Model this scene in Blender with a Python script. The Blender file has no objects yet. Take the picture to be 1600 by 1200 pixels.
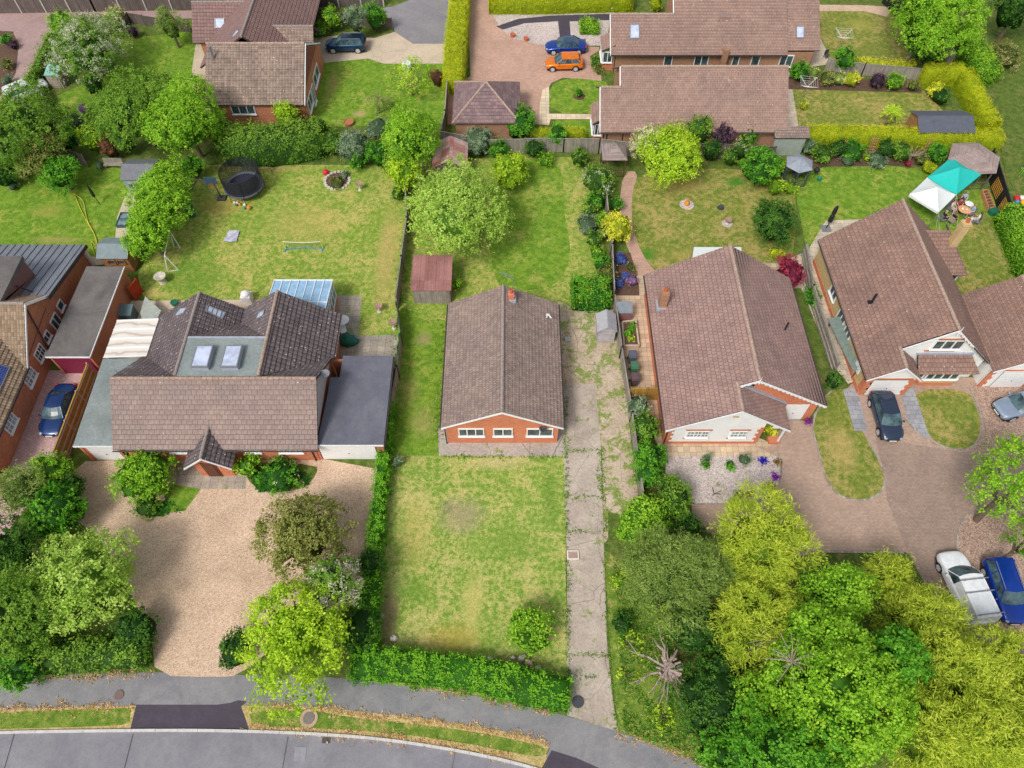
import bpy, math, random
import numpy as np
from mathutils import Vector, Matrix
rad = math.radians
random.seed(7); rng = np.random.default_rng(7)
scene = bpy.context.scene
COL = scene.collection

# ---------------------------------------------------------------- camera model
F = 1150.0; PITCH = rad(57); CAMH = 48.0
_c, _s = math.cos(PITCH), math.sin(PITCH)
def P(px, py, z=0.0):
    """world point at height z seen at photo coordinate px,py (survey of the site)"""
    u = (px-800)/F; v = (600-py)/F
    dx, dy, dz = u, _c+v*_s, -_s+v*_c
    t = (z-CAMH)/dz
    return (dx*t, dy*t, z)
def ppm(x, y, z):
    return F/(y*_c-(z-CAMH)*_s)

# ---------------------------------------------------------------- colours
def lin(c):
    c = c/255.0
    return c/12.92 if c <= .04045 else ((c+.055)/1.055)**2.4
def C(r, g, b, k=1.0):
    return (lin(r)*k, lin(g)*k, lin(b)*k, 1.0)

# ---------------------------------------------------------------- objects
ORG = {}
def tag(o, label=None, cat=None, group=None, kind=None):
    if label: o['label'] = label
    if cat: o['category'] = cat
    if group: o['group'] = group
    if kind: o['kind'] = kind
    return o
def thing(name, label, cat, loc=(0, 0, 0), rz=0.0, group=None):
    o = bpy.data.objects.new(name, None); COL.objects.link(o)
    o.empty_display_size = .3
    o.location = loc; o.rotation_euler = (0, 0, rz)
    ORG[o.name] = Vector((0, 0, 0)) if rz else Vector(loc)
    return tag(o, label, cat, group)
def children_of(o):
    return [c for c in bpy.data.objects if c.parent == o]
def copy_tree(o, parent=None, kids=None):
    if kids is None:
        kids = {}
        for c in bpy.data.objects:
            if c.parent: kids.setdefault(c.parent.name, []).append(c)
    c = o.copy(); COL.objects.link(c)
    if parent: c.parent = parent
    ORG[c.name] = ORG.get(o.name, Vector((0, 0, 0)))
    for ch in kids.get(o.name, []): copy_tree(ch, c, kids)
    return c

class MB:
    def __init__(s):
        s.v = []; s.f = []; s.m = []
    def face(s, pts, m=0):
        i = len(s.v); s.v.extend([tuple(p) for p in pts]); s.f.append(tuple(range(i, i+len(pts)))); s.m.append(m)
    def box(s, x0, x1, y0, y1, z0, z1, m=0):
        if x0 > x1: x0, x1 = x1, x0
        if y0 > y1: y0, y1 = y1, y0
        if z0 > z1: z0, z1 = z1, z0
        i = len(s.v)
        s.v += [(x0,y0,z0),(x1,y0,z0),(x1,y1,z0),(x0,y1,z0),(x0,y0,z1),(x1,y0,z1),(x1,y1,z1),(x0,y1,z1)]
        for f in ((0,3,2,1),(4,5,6,7),(0,1,5,4),(1,2,6,5),(2,3,7,6),(3,0,4,7)):
            s.f.append(tuple(i+k for k in f)); s.m.append(m)
        return s
    def obox(s, a, b, w, z0, z1, m=0, off=0.0):
        """box along ground line a->b with width w"""
        ax, ay = a[0], a[1]; bx, by = b[0], b[1]
        L = math.hypot(bx-ax, by-ay) or 1e-6
        nx, ny = -(by-ay)/L, (bx-ax)/L
        h = w/2; i = len(s.v)
        q = [(ax-nx*(h-off), ay-ny*(h-off)), (bx-nx*(h-off), by-ny*(h-off)), (bx+nx*(h+off), by+ny*(h+off)), (ax+nx*(h+off), ay+ny*(h+off))]
        z0a, z0b = z0 if isinstance(z0, tuple) else (z0, z0)
        z1a, z1b = z1 if isinstance(z1, tuple) else (z1, z1)
        zz0 = (z0a, z0b, z0b, z0a); zz1 = (z1a, z1b, z1b, z1a)
        s.v += [(q[k][0], q[k][1], zz0[k]) for k in range(4)]+[(q[k][0], q[k][1], zz1[k]) for k in range(4)]
        for f in ((0,3,2,1),(4,5,6,7),(0,1,5,4),(1,2,6,5),(2,3,7,6),(3,0,4,7)):
            s.f.append(tuple(i+k for k in f)); s.m.append(m)
        return s
    def tube(s, p0, p1, r0, r1=None, n=8, m=0, caps=True):
        r1 = r0 if r1 is None else r1
        p0 = Vector(p0); p1 = Vector(p1); d = (p1-p0)
        if d.length < 1e-6: return s
        d.normalize()
        a = d.cross(Vector((0, 0, 1)) if abs(d.z) < .95 else Vector((1, 0, 0))).normalized(); b = d.cross(a)
        i = len(s.v)
        for p, r in ((p0, r0), (p1, r1)):
            for k in range(n):
                t = 2*math.pi*k/n
                s.v.append(tuple(p+a*(r*math.cos(t))+b*(r*math.sin(t))))
        for k in range(n):
            k2 = (k+1) % n
            s.f.append((i+k, i+n+k, i+n+k2, i+k2)); s.m.append(m)
        if caps:
            s.f.append(tuple(i+k for k in range(n))); s.m.append(m)
            s.f.append(tuple(i+n+k for k in reversed(range(n)))); s.m.append(m)
        return s
    def path(s, pts, r, n=6, m=0, r1=None):
        for k in range(len(pts)-1):
            if r1 is None: s.tube(pts[k], pts[k+1], r, r, n, m)
            else:
                q = len(pts)-1
                s.tube(pts[k], pts[k+1], r+(r1-r)*k/q, r+(r1-r)*(k+1)/q, n, m)
        return s
    def prism(s, poly, z0, z1, m=0, top=True, bot=True):
        n = len(poly); A = sum(poly[i][0]*poly[(i+1) % n][1]-poly[(i+1) % n][0]*poly[i][1] for i in range(n))
        if A < 0: poly = poly[::-1]
        i = len(s.v)
        s.v += [(p[0], p[1], z0) for p in poly]+[(p[0], p[1], z1) for p in poly]
        for k in range(n):
            k2 = (k+1) % n
            s.f.append((i+k, i+k2, i+n+k2, i+n+k)); s.m.append(m)
        if top: s.f.append(tuple(i+n+k for k in range(n))); s.m.append(m)
        if bot: s.f.append(tuple(i+k for k in reversed(range(n)))); s.m.append(m)
        return s
    def lathe(s, c, prof, n=14, m=0, sx=1, sy=1):
        i = len(s.v)
        for r, z in prof:
            for k in range(n):
                t = 2*math.pi*k/n
                s.v.append((c[0]+r*sx*math.cos(t), c[1]+r*sy*math.sin(t), c[2]+z))
        for j in range(len(prof)-1):
            for k in range(n):
                k2 = (k+1) % n
                s.f.append((i+j*n+k, i+j*n+k2, i+(j+1)*n+k2, i+(j+1)*n+k)); s.m.append(m)
        s.f.append(tuple(i+k for k in reversed(range(n)))); s.m.append(m)
        s.f.append(tuple(i+(len(prof)-1)*n+k for k in range(n))); s.m.append(m)
        return s
    def ball(s, c, r, m=0, n=12, k=7, sz=1.0):
        return s.lathe((c[0], c[1], c[2]), [(max(r*math.sin(math.pi*j/k), .001), -r*sz*math.cos(math.pi*j/k)) for j in range(k+1)], n, m)
    def build(s, name, mats, parent=None, org=None, smooth=False, bevel=0.0):
        if not isinstance(mats, (list, tuple)): mats = [mats]
        if parent is not None: o0 = ORG.get(parent.name, Vector((0, 0, 0)))
        else: o0 = Vector(org) if org is not None else Vector((0, 0, 0))
        me = bpy.data.meshes.new(name)
        V = np.array(s.v, dtype=np.float64).reshape(-1, 3)
        Vl = V-np.array(o0)
        me.from_pydata(Vl.tolist(), [], s.f)
        for mt in mats: me.materials.append(mt)
        if len(mats) > 1: me.polygons.foreach_set('material_index', s.m)
        uvl = me.uv_layers.new(name='UVMap')
        uv = np.zeros((len(me.loops), 2)); li = 0
        for f in s.f:
            pts = V[list(f)]; n = np.zeros(3)
            for k in range(len(f)):
                a = pts[k]; b = pts[(k+1) % len(f)]
                n += np.array(((a[1]-b[1])*(a[2]+b[2]), (a[2]-b[2])*(a[0]+b[0]), (a[0]-b[0])*(a[1]+b[1])))
            L = np.linalg.norm(n)
            n = n/L if L > 1e-12 else np.array((0, 0, 1.))
            if abs(n[2]) > .995: t = np.array((1., 0, 0)); b_ = np.array((0, 1., 0))
            else:
                t = np.array((-n[1], n[0], 0)); t /= np.linalg.norm(t); b_ = np.cross(n, t)
            uv[li:li+len(f), 0] = pts@t; uv[li:li+len(f), 1] = pts@b_; li += len(f)
        uvl.data.foreach_set('uv', uv.ravel())
        if smooth: me.polygons.foreach_set('use_smooth', [True]*len(me.polygons))
        me.update()
        o = bpy.data.objects.new(name, me); COL.objects.link(o)
        ORG[o.name] = o0.copy()
        if parent is not None: o.parent = parent
        else: o.location = o0
        if bevel:
            md = o.modifiers.new('bev', 'BEVEL'); md.width = bevel; md.segments = 2; md.limit_method = 'ANGLE'
        return o

# sawtooth tile courses on a planar polygon -----------------------------------
def frame_of(poly):
    n = Vector((0, 0, 0))
    for k in range(len(poly)):
        a = poly[k]; b = poly[(k+1) % len(poly)]
        n += Vector(((a[1]-b[1])*(a[2]+b[2]), (a[2]-b[2])*(a[0]+b[0]), (a[0]-b[0])*(a[1]+b[1])))
    n.normalize()
    if n.z < 0: return frame_of(poly[::-1])
    t = Vector((-n.y, n.x, 0)).normalized(); b = n.cross(t)
    return poly, n, t, b
def clip(poly, sgn, lim):
    out = []
    for k in range(len(poly)):
        a = poly[k]; b = poly[(k+1) % len(poly)]
        da = sgn*(a[1]-lim); db = sgn*(b[1]-lim)
        if da >= 0: out.append(a)
        if (da > 0 > db) or (da < 0 < db):
            t = da/(da-db); out.append((a[0]+(b[0]-a[0])*t, a[1]+(b[1]-a[1])*t))
    return out
def tiles(mb, poly, h=.33, lift=.035, m=0):
    poly, n, t, b = frame_of([Vector(p) for p in poly])
    d = Vector(poly[0]).dot(n)
    q = [(Vector(p).dot(t), Vector(p).dot(b)) for p in poly]
    v0 = min(a[1] for a in q); v1 = max(a[1] for a in q)
    k = math.floor(v0/h)
    def up(u, v, o): return tuple(t*u+b*v+n*(d+o))
    while k*h < v1:
        a = max(k*h, v0); e = min((k+1)*h, v1)
        if e-a > .01:
            c = clip(clip(q, 1, a), -1, e)
            if len(c) > 2:
                mb.face([up(u, v, lift*(1-(v-k*h)/h)+.004) for u, v in c], m)
                for i in range(len(c)):
                    p, r = c[i], c[(i+1) % len(c)]
                    if abs(p[1]-a) < 1e-5 and abs(r[1]-a) < 1e-5 and abs(p[0]-r[0]) > .01:
                        L = lift*(1-(a-k*h)/h)+.004
                        mb.face([up(r[0], a, -.01), up(r[0], a, L), up(p[0], a, L), up(p[0], a, -.01)], m)
        k += 1
def slab(mb, poly, th=.12, m=0, drop=.0):
    poly, n, t, b = frame_of([Vector(p) for p in poly])
    top = [p-n*drop for p in poly]; bot = [p-n*(th+drop) for p in poly]
    mb.face(top, m); mb.face(bot[::-1], m)
    for i in range(len(poly)):
        j = (i+1) % len(poly)
        mb.face([bot[i], bot[j], top[j], top[i]], m)
def ridge_caps(mb, a, b, r=.11, L=.42, m=0):
    a = Vector(a); b = Vector(b); d = b-a; n = max(1, round(d.length/L)); d /= n
    for k in range(n):
        mb.tube(a+d*k, a+d*(k+.97), r*random.uniform(.95, 1.02), r*1.1, 8, m)
# ---------------------------------------------------------------- materials
MATS = {}
def newmat(name):
    m = bpy.data.materials.new(name); m.use_nodes = True
    nt = m.node_tree; nt.nodes.clear()
    out = nt.nodes.new('ShaderNodeOutputMaterial'); bs = nt.nodes.new('ShaderNodeBsdfPrincipled')
    nt.links.new(bs.outputs[0], out.inputs[0])
    return m, nt, bs, out
def N(nt, t, **kw):
    n = nt.nodes.new(t)
    for k, v in kw.items(): setattr(n, k, v)
    return n
def setin(n, **kw):
    for k, v in kw.items(): n.inputs[k.replace('_', ' ')].default_value = v
def noise(nt, vec, scale, detail=4, rough=.6, dist=0.0):
    n = N(nt, 'ShaderNodeTexNoise'); n.inputs['Scale'].default_value = scale; n.inputs['Detail'].default_value = detail
    n.inputs['Roughness'].default_value = rough; n.inputs['Distortion'].default_value = dist
    if vec is not None: nt.links.new(vec, n.inputs['Vector'])
    return n.outputs['Fac']
def ramp(nt, fac, stops):
    r = N(nt, 'ShaderNodeValToRGB'); e = r.color_ramp.elements
    while len(e) < len(stops): e.new(.5)
    for i, (p, c) in enumerate(stops):
        e[i].position = p; e[i].color = c if isinstance(c, tuple) else (c, c, c, 1)
    nt.links.new(fac, r.inputs[0]); return r.outputs[0]
def mix(nt, fac, a, b, mode='MIX'):
    m = N(nt, 'ShaderNodeMix', data_type='RGBA', blend_type=mode)
    for inp, v in ((m.inputs[0], fac), (m.inputs[6], a), (m.inputs[7], b)):
        if isinstance(v, (int, float)): inp.default_value = v
        elif isinstance(v, tuple): inp.default_value = v
        else: nt.links.new(v, inp)
    return m.outputs[2]
def bump(nt, bs, h, strength=.4, dist=.03, prev=None):
    b = N(nt, 'ShaderNodeBump'); b.inputs['Strength'].default_value = strength; b.inputs['Distance'].default_value = dist
    nt.links.new(h, b.inputs['Height'])
    if prev is not None: nt.links.new(prev, b.inputs['Normal'])
    nt.links.new(b.outputs[0], bs.inputs['Normal']); return b.outputs[0]
def coord(nt, kind='Object'):
    return N(nt, 'ShaderNodeTexCoord').outputs[kind]
def wpos(nt):
    return N(nt, 'ShaderNodeNewGeometry').outputs['Position']
def cached(fn):
    def w(name, *a, **k):
        if name not in MATS: MATS[name] = fn(name, *a, **k)
        return MATS[name]
    return w
@cached
def plain(name, col, rough=.6, metal=0.0, var=.12, scale=3.0, spec=.3, bmp=0.0):
    m, nt, bs, out = newmat(name)
    v = wpos(nt)
    f = noise(nt, v, scale, 5, .65)
    f2 = noise(nt, v, scale*9, 3, .6)
    lo = tuple(c*(1-var*1.6) for c in col[:3])+(1,); hi = tuple(min(1, c*(1+var)) for c in col[:3])+(1,)
    c = ramp(nt, f, [(.3, lo), (.7, hi)])
    c = mix(nt, .35*min(1, var*4), c, ramp(nt, f2, [(.3, lo), (.7, hi)]))
    nt.links.new(c, bs.inputs['Base Color'])
    setin(bs, Roughness=rough, Metallic=metal); bs.inputs['Specular IOR Level'].default_value = spec
    if bmp: bump(nt, bs, f2, bmp, .02)
    return m
@cached
def grass(name, g1, g2, dry, dryamt=.5, s=1.0, seed=0.0, bare=None, bareamt=.0, spots=()):
    m, nt, bs, out = newmat(name)
    mp = N(nt, 'ShaderNodeMapping'); mp.inputs['Location'].default_value = (seed*17.3, seed*9.1, seed)
    nt.links.new(wpos(nt), mp.inputs[0]); v = mp.outputs[0]
    big = noise(nt, v, .22*s, 6, .62, .6); mid = noise(nt, v, 1.3*s, 5, .7, .3); fine = noise(nt, v, 9, 4, .75); vf = noise(nt, v, 30, 2, .7)
    c = ramp(nt, mid, [(.4, g1), (.6, g2)])
    add = N(nt, 'ShaderNodeMath', operation='ADD'); nt.links.new(big, add.inputs[0])
    sc = N(nt, 'ShaderNodeMath', operation='MULTIPLY'); nt.links.new(mid, sc.inputs[0]); sc.inputs[1].default_value = .8
    nt.links.new(sc.outputs[0], add.inputs[1])
    t = 1.0-dryamt*.52
    t += .28
    sc2 = N(nt, 'ShaderNodeMath', operation='MULTIPLY_ADD'); nt.links.new(fine, sc2.inputs[0]); sc2.inputs[1].default_value = .35; nt.links.new(add.outputs[0], sc2.inputs[2])
    dv = N(nt, 'ShaderNodeMath', operation='MULTIPLY'); nt.links.new(sc2.outputs[0], dv.inputs[0]); dv.inputs[1].default_value = .6; t = (t+.17)*.6
    df = ramp(nt, dv.outputs[0], [(max(0, t-.07), 0.0), (min(1, t+.08), .9)])
    c = mix(nt, df, c, dry)
    if bare:
        b = noise(nt, v, .6, 6, .7, .8)
        c = mix(nt, ramp(nt, b, [(1-bareamt*.5-.05, 0.0), (1-bareamt*.5+.02, 1.0)]), c, bare)
    if spots:
        dn = N(nt, 'ShaderNodeTexNoise'); dn.inputs['Scale'].default_value = 1.1; dn.inputs['Detail'].default_value = 6; dn.inputs['Roughness'].default_value = .75; nt.links.new(v, dn.inputs['Vector'])
        wp = mix(nt, 1.0, wpos(nt), dn.outputs['Color'], 'ADD')
        for px_, py_, sx, sy, col, amt in spots:
            x_, y_, _ = P(px_, py_)
            m1 = N(nt, 'ShaderNodeMapping', vector_type='POINT'); nt.links.new(wp, m1.inputs[0]); m1.inputs['Location'].default_value = (-(x_+.5)/sx, -(y_+.5)/sy, 0); m1.inputs['Scale'].default_value = (1/sx, 1/sy, 0)
            ln = N(nt, 'ShaderNodeVectorMath', operation='LENGTH'); nt.links.new(m1.outputs[0], ln.inputs[0])
            mm = N(nt, 'ShaderNodeMath', operation='MULTIPLY_ADD'); nt.links.new(fine, mm.inputs[0]); mm.inputs[1].default_value = .9; nt.links.new(ln.outputs['Value'], mm.inputs[2])
            m2 = N(nt, 'ShaderNodeMath', operation='MULTIPLY'); nt.links.new(mm.outputs[0], m2.inputs[0]); m2.inputs[1].default_value = .5
            c = mix(nt, ramp(nt, m2.outputs[0], [(.4, amt), (.76, 0.0)]), c, col)
    k = ramp(nt, fine, [(.28, (.6, .64, .55, 1)), (.5, (1.0, 1.0, 1.0, 1)), (.74, (1.38, 1.34, 1.25, 1))])
    c = mix(nt, .85, c, k, 'MULTIPLY')
    k2 = ramp(nt, vf, [(.3, (.65, .68, .6, 1)), (.7, (1.3, 1.3, 1.3, 1))])
    c = mix(nt, .7, c, k2, 'MULTIPLY')
    nt.links.new(c, bs.inputs['Base Color']); setin(bs, Roughness=.9); bs.inputs['Specular IOR Level'].default_value = .1
    bump(nt, bs, fine, .7, .08)
    return m
@cached
def gravel(name, a, b, c3, scale=14, weeds=0.0):
    m, nt, bs, out = newmat(name); v = wpos(nt)
    vo = N(nt, 'ShaderNodeTexVoronoi'); vo.inputs['Scale'].default_value = scale; nt.links.new(v, vo.inputs['Vector'])
    sep = N(nt, 'ShaderNodeSeparateColor'); nt.links.new(vo.outputs['Color'], sep.inputs[0])
    c = ramp(nt, sep.outputs[0], [(.05, b), (.45, a), (.8, c3)])
    big = noise(nt, v, .35, 5, .65, .5)
    c = mix(nt, .8, c, ramp(nt, big, [(.3, (.78, .76, .74, 1)), (.65, (1.1, 1.08, 1.06, 1))]), 'MULTIPLY')
    f = noise(nt, v, 5, 4, .7)
    c = mix(nt, .6, c, ramp(nt, f, [(.3, (.8, .8, .8, 1)), (.7, (1.12, 1.12, 1.12, 1))]), 'MULTIPLY')
    if weeds:
        w = noise(nt, v, .9, 6, .75, .5)
        c = mix(nt, ramp(nt, w, [(1-weeds*.45, 0.0), (1-weeds*.45+.12, .75)]), c, C(120, 130, 60))
    nt.links.new(c, bs.inputs['Base Color']); setin(bs, Roughness=.9); bs.inputs['Specular IOR Level'].default_value = .15
    bump(nt, bs, vo.outputs['Distance'], .5, .03)
    return m
@cached
def concrete(name, a, b, weeds=0.0, crack=.5, stain=.5, slab_w=0, slab_h=0, joint=(.1, .1, .08, 1), seed=0):
    m, nt, bs, out = newmat(name)
    mp = N(nt, 'ShaderNodeMapping'); mp.inputs['Location'].default_value = (seed*7.7, seed*3.1, 0)
    nt.links.new(wpos(nt), mp.inputs[0]); v = mp.outputs[0]
    n1 = noise(nt, v, .5, 7, .7, .4); n2 = noise(nt, v, 6, 5, .75); n3 = noise(nt, v, 28, 2, .6)
    c = ramp(nt, n1, [(.3, b), (.65, a)])
    c = mix(nt, stain, c, ramp(nt, n2, [(.25, (.6, .58, .55, 1)), (.6, (1.08, 1.08, 1.08, 1))]), 'MULTIPLY')
    c = mix(nt, .5, c, ramp(nt, n3, [(.3, (.8, .8, .8, 1)), (.7, (1.15, 1.15, 1.15, 1))]), 'MULTIPLY')
    if slab_w:
        br = N(nt, 'ShaderNodeTexBrick'); br.offset = 0.5 if slab_h < slab_w else 0.0
        nt.links.new(v, br.inputs['Vector'])
        br.inputs['Scale'].default_value = 1; br.inputs['Brick Width'].default_value = slab_w; br.inputs['Row Height'].default_value = slab_h
        br.inputs['Mortar Size'].default_value = .018; br.inputs['Mortar Smooth'].default_value = .6
        br.inputs['Color1'].default_value = (.82, .82, .84, 1); br.inputs['Color2'].default_value = (1.12, 1.1, 1.06, 1); br.inputs['Mortar'].default_value = (.5, .5, .45, 1)
        c = mix(nt, 1, c, br.outputs['Color'], 'MULTIPLY')
    if crack:
        dn = N(nt, 'ShaderNodeTexNoise'); dn.inputs['Scale'].default_value = 1.2; dn.inputs['Detail'].default_value = 5; nt.links.new(v, dn.inputs['Vector'])
        wv = mix(nt, .18, v, dn.outputs['Color'], 'ADD')
        vo = N(nt, 'ShaderNodeTexVoronoi', feature='DISTANCE_TO_EDGE'); vo.inputs['Scale'].default_value = .33; nt.links.new(wv, vo.inputs['Vector'])
        cr = ramp(nt, vo.outputs['Distance'], [(0.0, .8), (.012*crack+.002, 0.0)])
        c = mix(nt, cr, c, C(90, 84, 66))
    if weeds:
        w = noise(nt, v, .8, 8, .8, .2)
        f = ramp(nt, w, [(.62-weeds*.12, 0.0), (.66-weeds*.12, .9)])
        gcol = ramp(nt, n2, [(.3, C(85, 120, 30)), (.7, C(150, 160, 80))])
        c = mix(nt, f, c, gcol)
    nt.links.new(c, bs.inputs['Base Color']); setin(bs, Roughness=.85); bs.inputs['Specular IOR Level'].default_value = .2
    bump(nt, bs, n2, .25, .02)
    return m
@cached
def asphalt(name, a, b, streak=.3):
    m, nt, bs, out = newmat(name); v = wpos(nt)
    n1 = noise(nt, v, .35, 6, .7, .6); n2 = noise(nt, v, 3, 5, .7); n3 = noise(nt, v, 35, 2, .7)
    c = ramp(nt, n1, [(.3, a), (.7, b)])
    c = mix(nt, .5, c, ramp(nt, n2, [(.3, (.78, .78, .78, 1)), (.7, (1.12, 1.12, 1.1, 1))]), 'MULTIPLY')
    c = mix(nt, .8, c, ramp(nt, n3, [(.3, (.65, .65, .66, 1)), (.7, (1.35, 1.33, 1.3, 1))]), 'MULTIPLY')
    nt.links.new(c, bs.inputs['Base Color']); setin(bs, Roughness=.85); bs.inputs['Specular IOR Level'].default_value = .25
    bump(nt, bs, n3, .3, .01)
    return m
@cached
def blocks(name, a, b, w=.2, h=.1, rot=0.0, mort=(.45, .42, .4, 1), patch=None):
    m, nt, bs, out = newmat(name)
    mp = N(nt, 'ShaderNodeMapping'); mp.inputs['Rotation'].default_value = (0, 0, rot); nt.links.new(wpos(nt), mp.inputs[0]); v = mp.outputs[0]
    br = N(nt, 'ShaderNodeTexBrick'); nt.links.new(v, br.inputs['Vector'])
    br.inputs['Scale'].default_value = 1; br.inputs['Brick Width'].default_value = w; br.inputs['Row Height'].default_value = h
    br.inputs['Mortar Size'].default_value = .012; br.inputs['Mortar Smooth'].default_value = .8
    br.inputs['Color1'].default_value = a; br.inputs['Color2'].default_value = b
    br.inputs['Mortar'].default_value = tuple(a[i]*mort[i] for i in range(3))+(1,)
    n1 = noise(nt, v, .4, 6, .7, .5); n2 = noise(nt, v, 7, 4, .7)
    c = mix(nt, .8, br.outputs['Color'], ramp(nt, n1, [(.3, (.78, .78, .78, 1)), (.7, (1.14, 1.12, 1.1, 1))]), 'MULTIPLY')
    c = mix(nt, .6, c, ramp(nt, n2, [(.3, (.75, .75, .75, 1)), (.7, (1.15, 1.15, 1.15, 1))]), 'MULTIPLY')
    nt.links.new(c, bs.inputs['Base Color']); setin(bs, Roughness=.85); bs.inputs['Specular IOR Level'].default_value = .2
    bump(nt, bs, br.outputs['Fac'], -.25, .01)
    return m
@cached
def brick(name, a, b, mort=C(190, 170, 150)):
    m, nt, bs, out = newmat(name); uv = coord(nt, 'UV')
    br = N(nt, 'ShaderNodeTexBrick'); nt.links.new(uv, br.inputs['Vector'])
    br.inputs['Scale'].default_value = 1; br.inputs['Brick Width'].default_value = .225; br.inputs['Row Height'].default_value = .075
    br.inputs['Mortar Size'].default_value = .006; br.inputs['Mortar Smooth'].default_value = .4; br.inputs['Bias'].default_value = -.1
    br.inputs['Color1'].default_value = a; br.inputs['Color2'].default_value = b; br.inputs['Mortar'].default_value = mort
    n1 = noise(nt, wpos(nt), .8, 5, .7); n2 = noise(nt, wpos(nt), 8, 3, .7)
    c = mix(nt, .6, br.outputs['Color'], ramp(nt, n1, [(.3, (.75, .75, .78, 1)), (.7, (1.12, 1.1, 1.08, 1))]), 'MULTIPLY')
    c = mix(nt, .5, c, ramp(nt, n2, [(.3, (.75, .75, .75, 1)), (.7, (1.15, 1.15, 1.15, 1))]), 'MULTIPLY')
    nt.links.new(c, bs.inputs['Base Color']); setin(bs, Roughness=.85); bs.inputs['Specular IOR Level'].default_value = .15
    bump(nt, bs, br.outputs['Fac'], -.3, .01)
    return m
@cached
def tile(name, a, b, w=.3, h=.33, off=.5, mort=.35, lichen=0.0, lich_col=C(225, 215, 205), orange=0.0, stain=.5, roll=False, msz=.016):
    m, nt, bs, out = newmat(name); uv = coord(nt, 'UV'); v = wpos(nt)
    br = N(nt, 'ShaderNodeTexBrick'); br.offset = off; nt.links.new(uv, br.inputs['Vector'])
    br.inputs['Scale'].default_value = 1; br.inputs['Brick Width'].default_value = w; br.inputs['Row Height'].default_value = h
    br.inputs['Mortar Size'].default_value = msz; br.inputs['Mortar Smooth'].default_value = .5; br.inputs['Bias'].default_value = 0
    br.inputs['Color1'].default_value = a; br.inputs['Color2'].default_value = b
    br.inputs['Mortar'].default_value = tuple(a[i]*mort for i in range(3))+(1,)
    n1 = noise(nt, v, .45, 6, .7, .5); n2 = noise(nt, v, 5, 5, .75); n3 = noise(nt, v, 22, 2, .6)
    c = mix(nt, stain, br.outputs['Color'], ramp(nt, n1, [(.28, (.62, .62, .66, 1)), (.68, (1.18, 1.14, 1.1, 1))]), 'MULTIPLY')
    c = mix(nt, .6, c, ramp(nt, n2, [(.28, (.66, .66, .68, 1)), (.7, (1.2, 1.2, 1.18, 1))]), 'MULTIPLY')
    c = mix(nt, .5, c, ramp(nt, n3, [(.3, (.75, .75, .75, 1)), (.7, (1.25, 1.25, 1.25, 1))]), 'MULTIPLY')
    if lichen:
        vo = N(nt, 'ShaderNodeTexVoronoi'); vo.inputs['Scale'].default_value = 4.2; nt.links.new(v, vo.inputs['Vector'])
        rad_ = ramp(nt, vo.outputs['Distance'], [(.12, 1.0), (.2, 0.0)])
        sep = N(nt, 'ShaderNodeSeparateColor'); nt.links.new(vo.outputs['Color'], sep.inputs[0])
        sel = ramp(nt, sep.outputs[1], [(1-lichen, 0.0), (1-lichen+.02, 1.0)])
        c = mix(nt, mix(nt, 1, rad_, sel, 'MULTIPLY'), c, lich_col)
    if orange:
        n4 = noise(nt, v, 1.1, 6, .75, .4)
        c = mix(nt, ramp(nt, n4, [(.68-orange*.12, 0.0), (.74-orange*.12, .8)]), c, C(190, 130, 60))
    nt.links.new(c, bs.inputs['Base Color']); setin(bs, Roughness=.85); bs.inputs['Specular IOR Level'].default_value = .2
    if roll:
        wv = N(nt, 'ShaderNodeTexWave', wave_type='BANDS', bands_direction='X'); wv.inputs['Scale'].default_value = math.pi/(w*5)*.5
        nt.links.new(uv, wv.inputs['Vector'])
        nb = bump(nt, bs, wv.outputs['Fac'], .6, .05)
        bump(nt, bs, br.outputs['Fac'], -.4, .02, nb)
    else: bump(nt, bs, br.outputs['Fac'], -.5, .02)
    return m
@cached
def wood(name, a, b, board=.12, along='V', rough=.85):
    """boards running along UV v (vertical) or u"""
    m, nt, bs, out = newmat(name); uv = coord(nt, 'UV')
    mp = N(nt, 'ShaderNodeMapping'); nt.links.new(uv, mp.inputs[0])
    mp.inputs['Scale'].default_value = (14, .8, 1) if along == 'V' else (.8, 14, 1)
    g = noise(nt, mp.outputs[0], 1, 4, .7)
    br = N(nt, 'ShaderNodeTexBrick'); br.offset = 0
    if along == 'V':
        mp2 = N(nt, 'ShaderNodeMapping'); mp2.inputs['Rotation'].default_value = (0, 0, math.pi/2); nt.links.new(uv, mp2.inputs[0]); nt.links.new(mp2.outputs[0], br.inputs['Vector'])
    else: nt.links.new(uv, br.inputs['Vector'])
    br.inputs['Scale'].default_value = 1; br.inputs['Brick Width'].default_value = 40; br.inputs['Row Height'].default_value = board
    br.inputs['Mortar Size'].default_value = .008; br.inputs['Color1'].default_value = (.8, .8, .8, 1); br.inputs['Color2'].default_value = (1.15, 1.15, 1.15, 1); br.inputs['Mortar'].default_value = (.35, .35, .35, 1)
    c = ramp(nt, g, [(.3, a), (.7, b)])
    c = mix(nt, .9, c, br.outputs['Color'], 'MULTIPLY')
    n1 = noise(nt, wpos(nt), 1.5, 5, .7)
    c = mix(nt, .7, c, ramp(nt, n1, [(.3, (.7, .7, .7, 1)), (.7, (1.15, 1.15, 1.15, 1))]), 'MULTIPLY')
    nt.links.new(c, bs.inputs['Base Color']); setin(bs, Roughness=rough); bs.inputs['Specular IOR Level'].default_value = .15
    bump(nt, bs, br.outputs['Fac'], -.4, .01)
    return m
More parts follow.
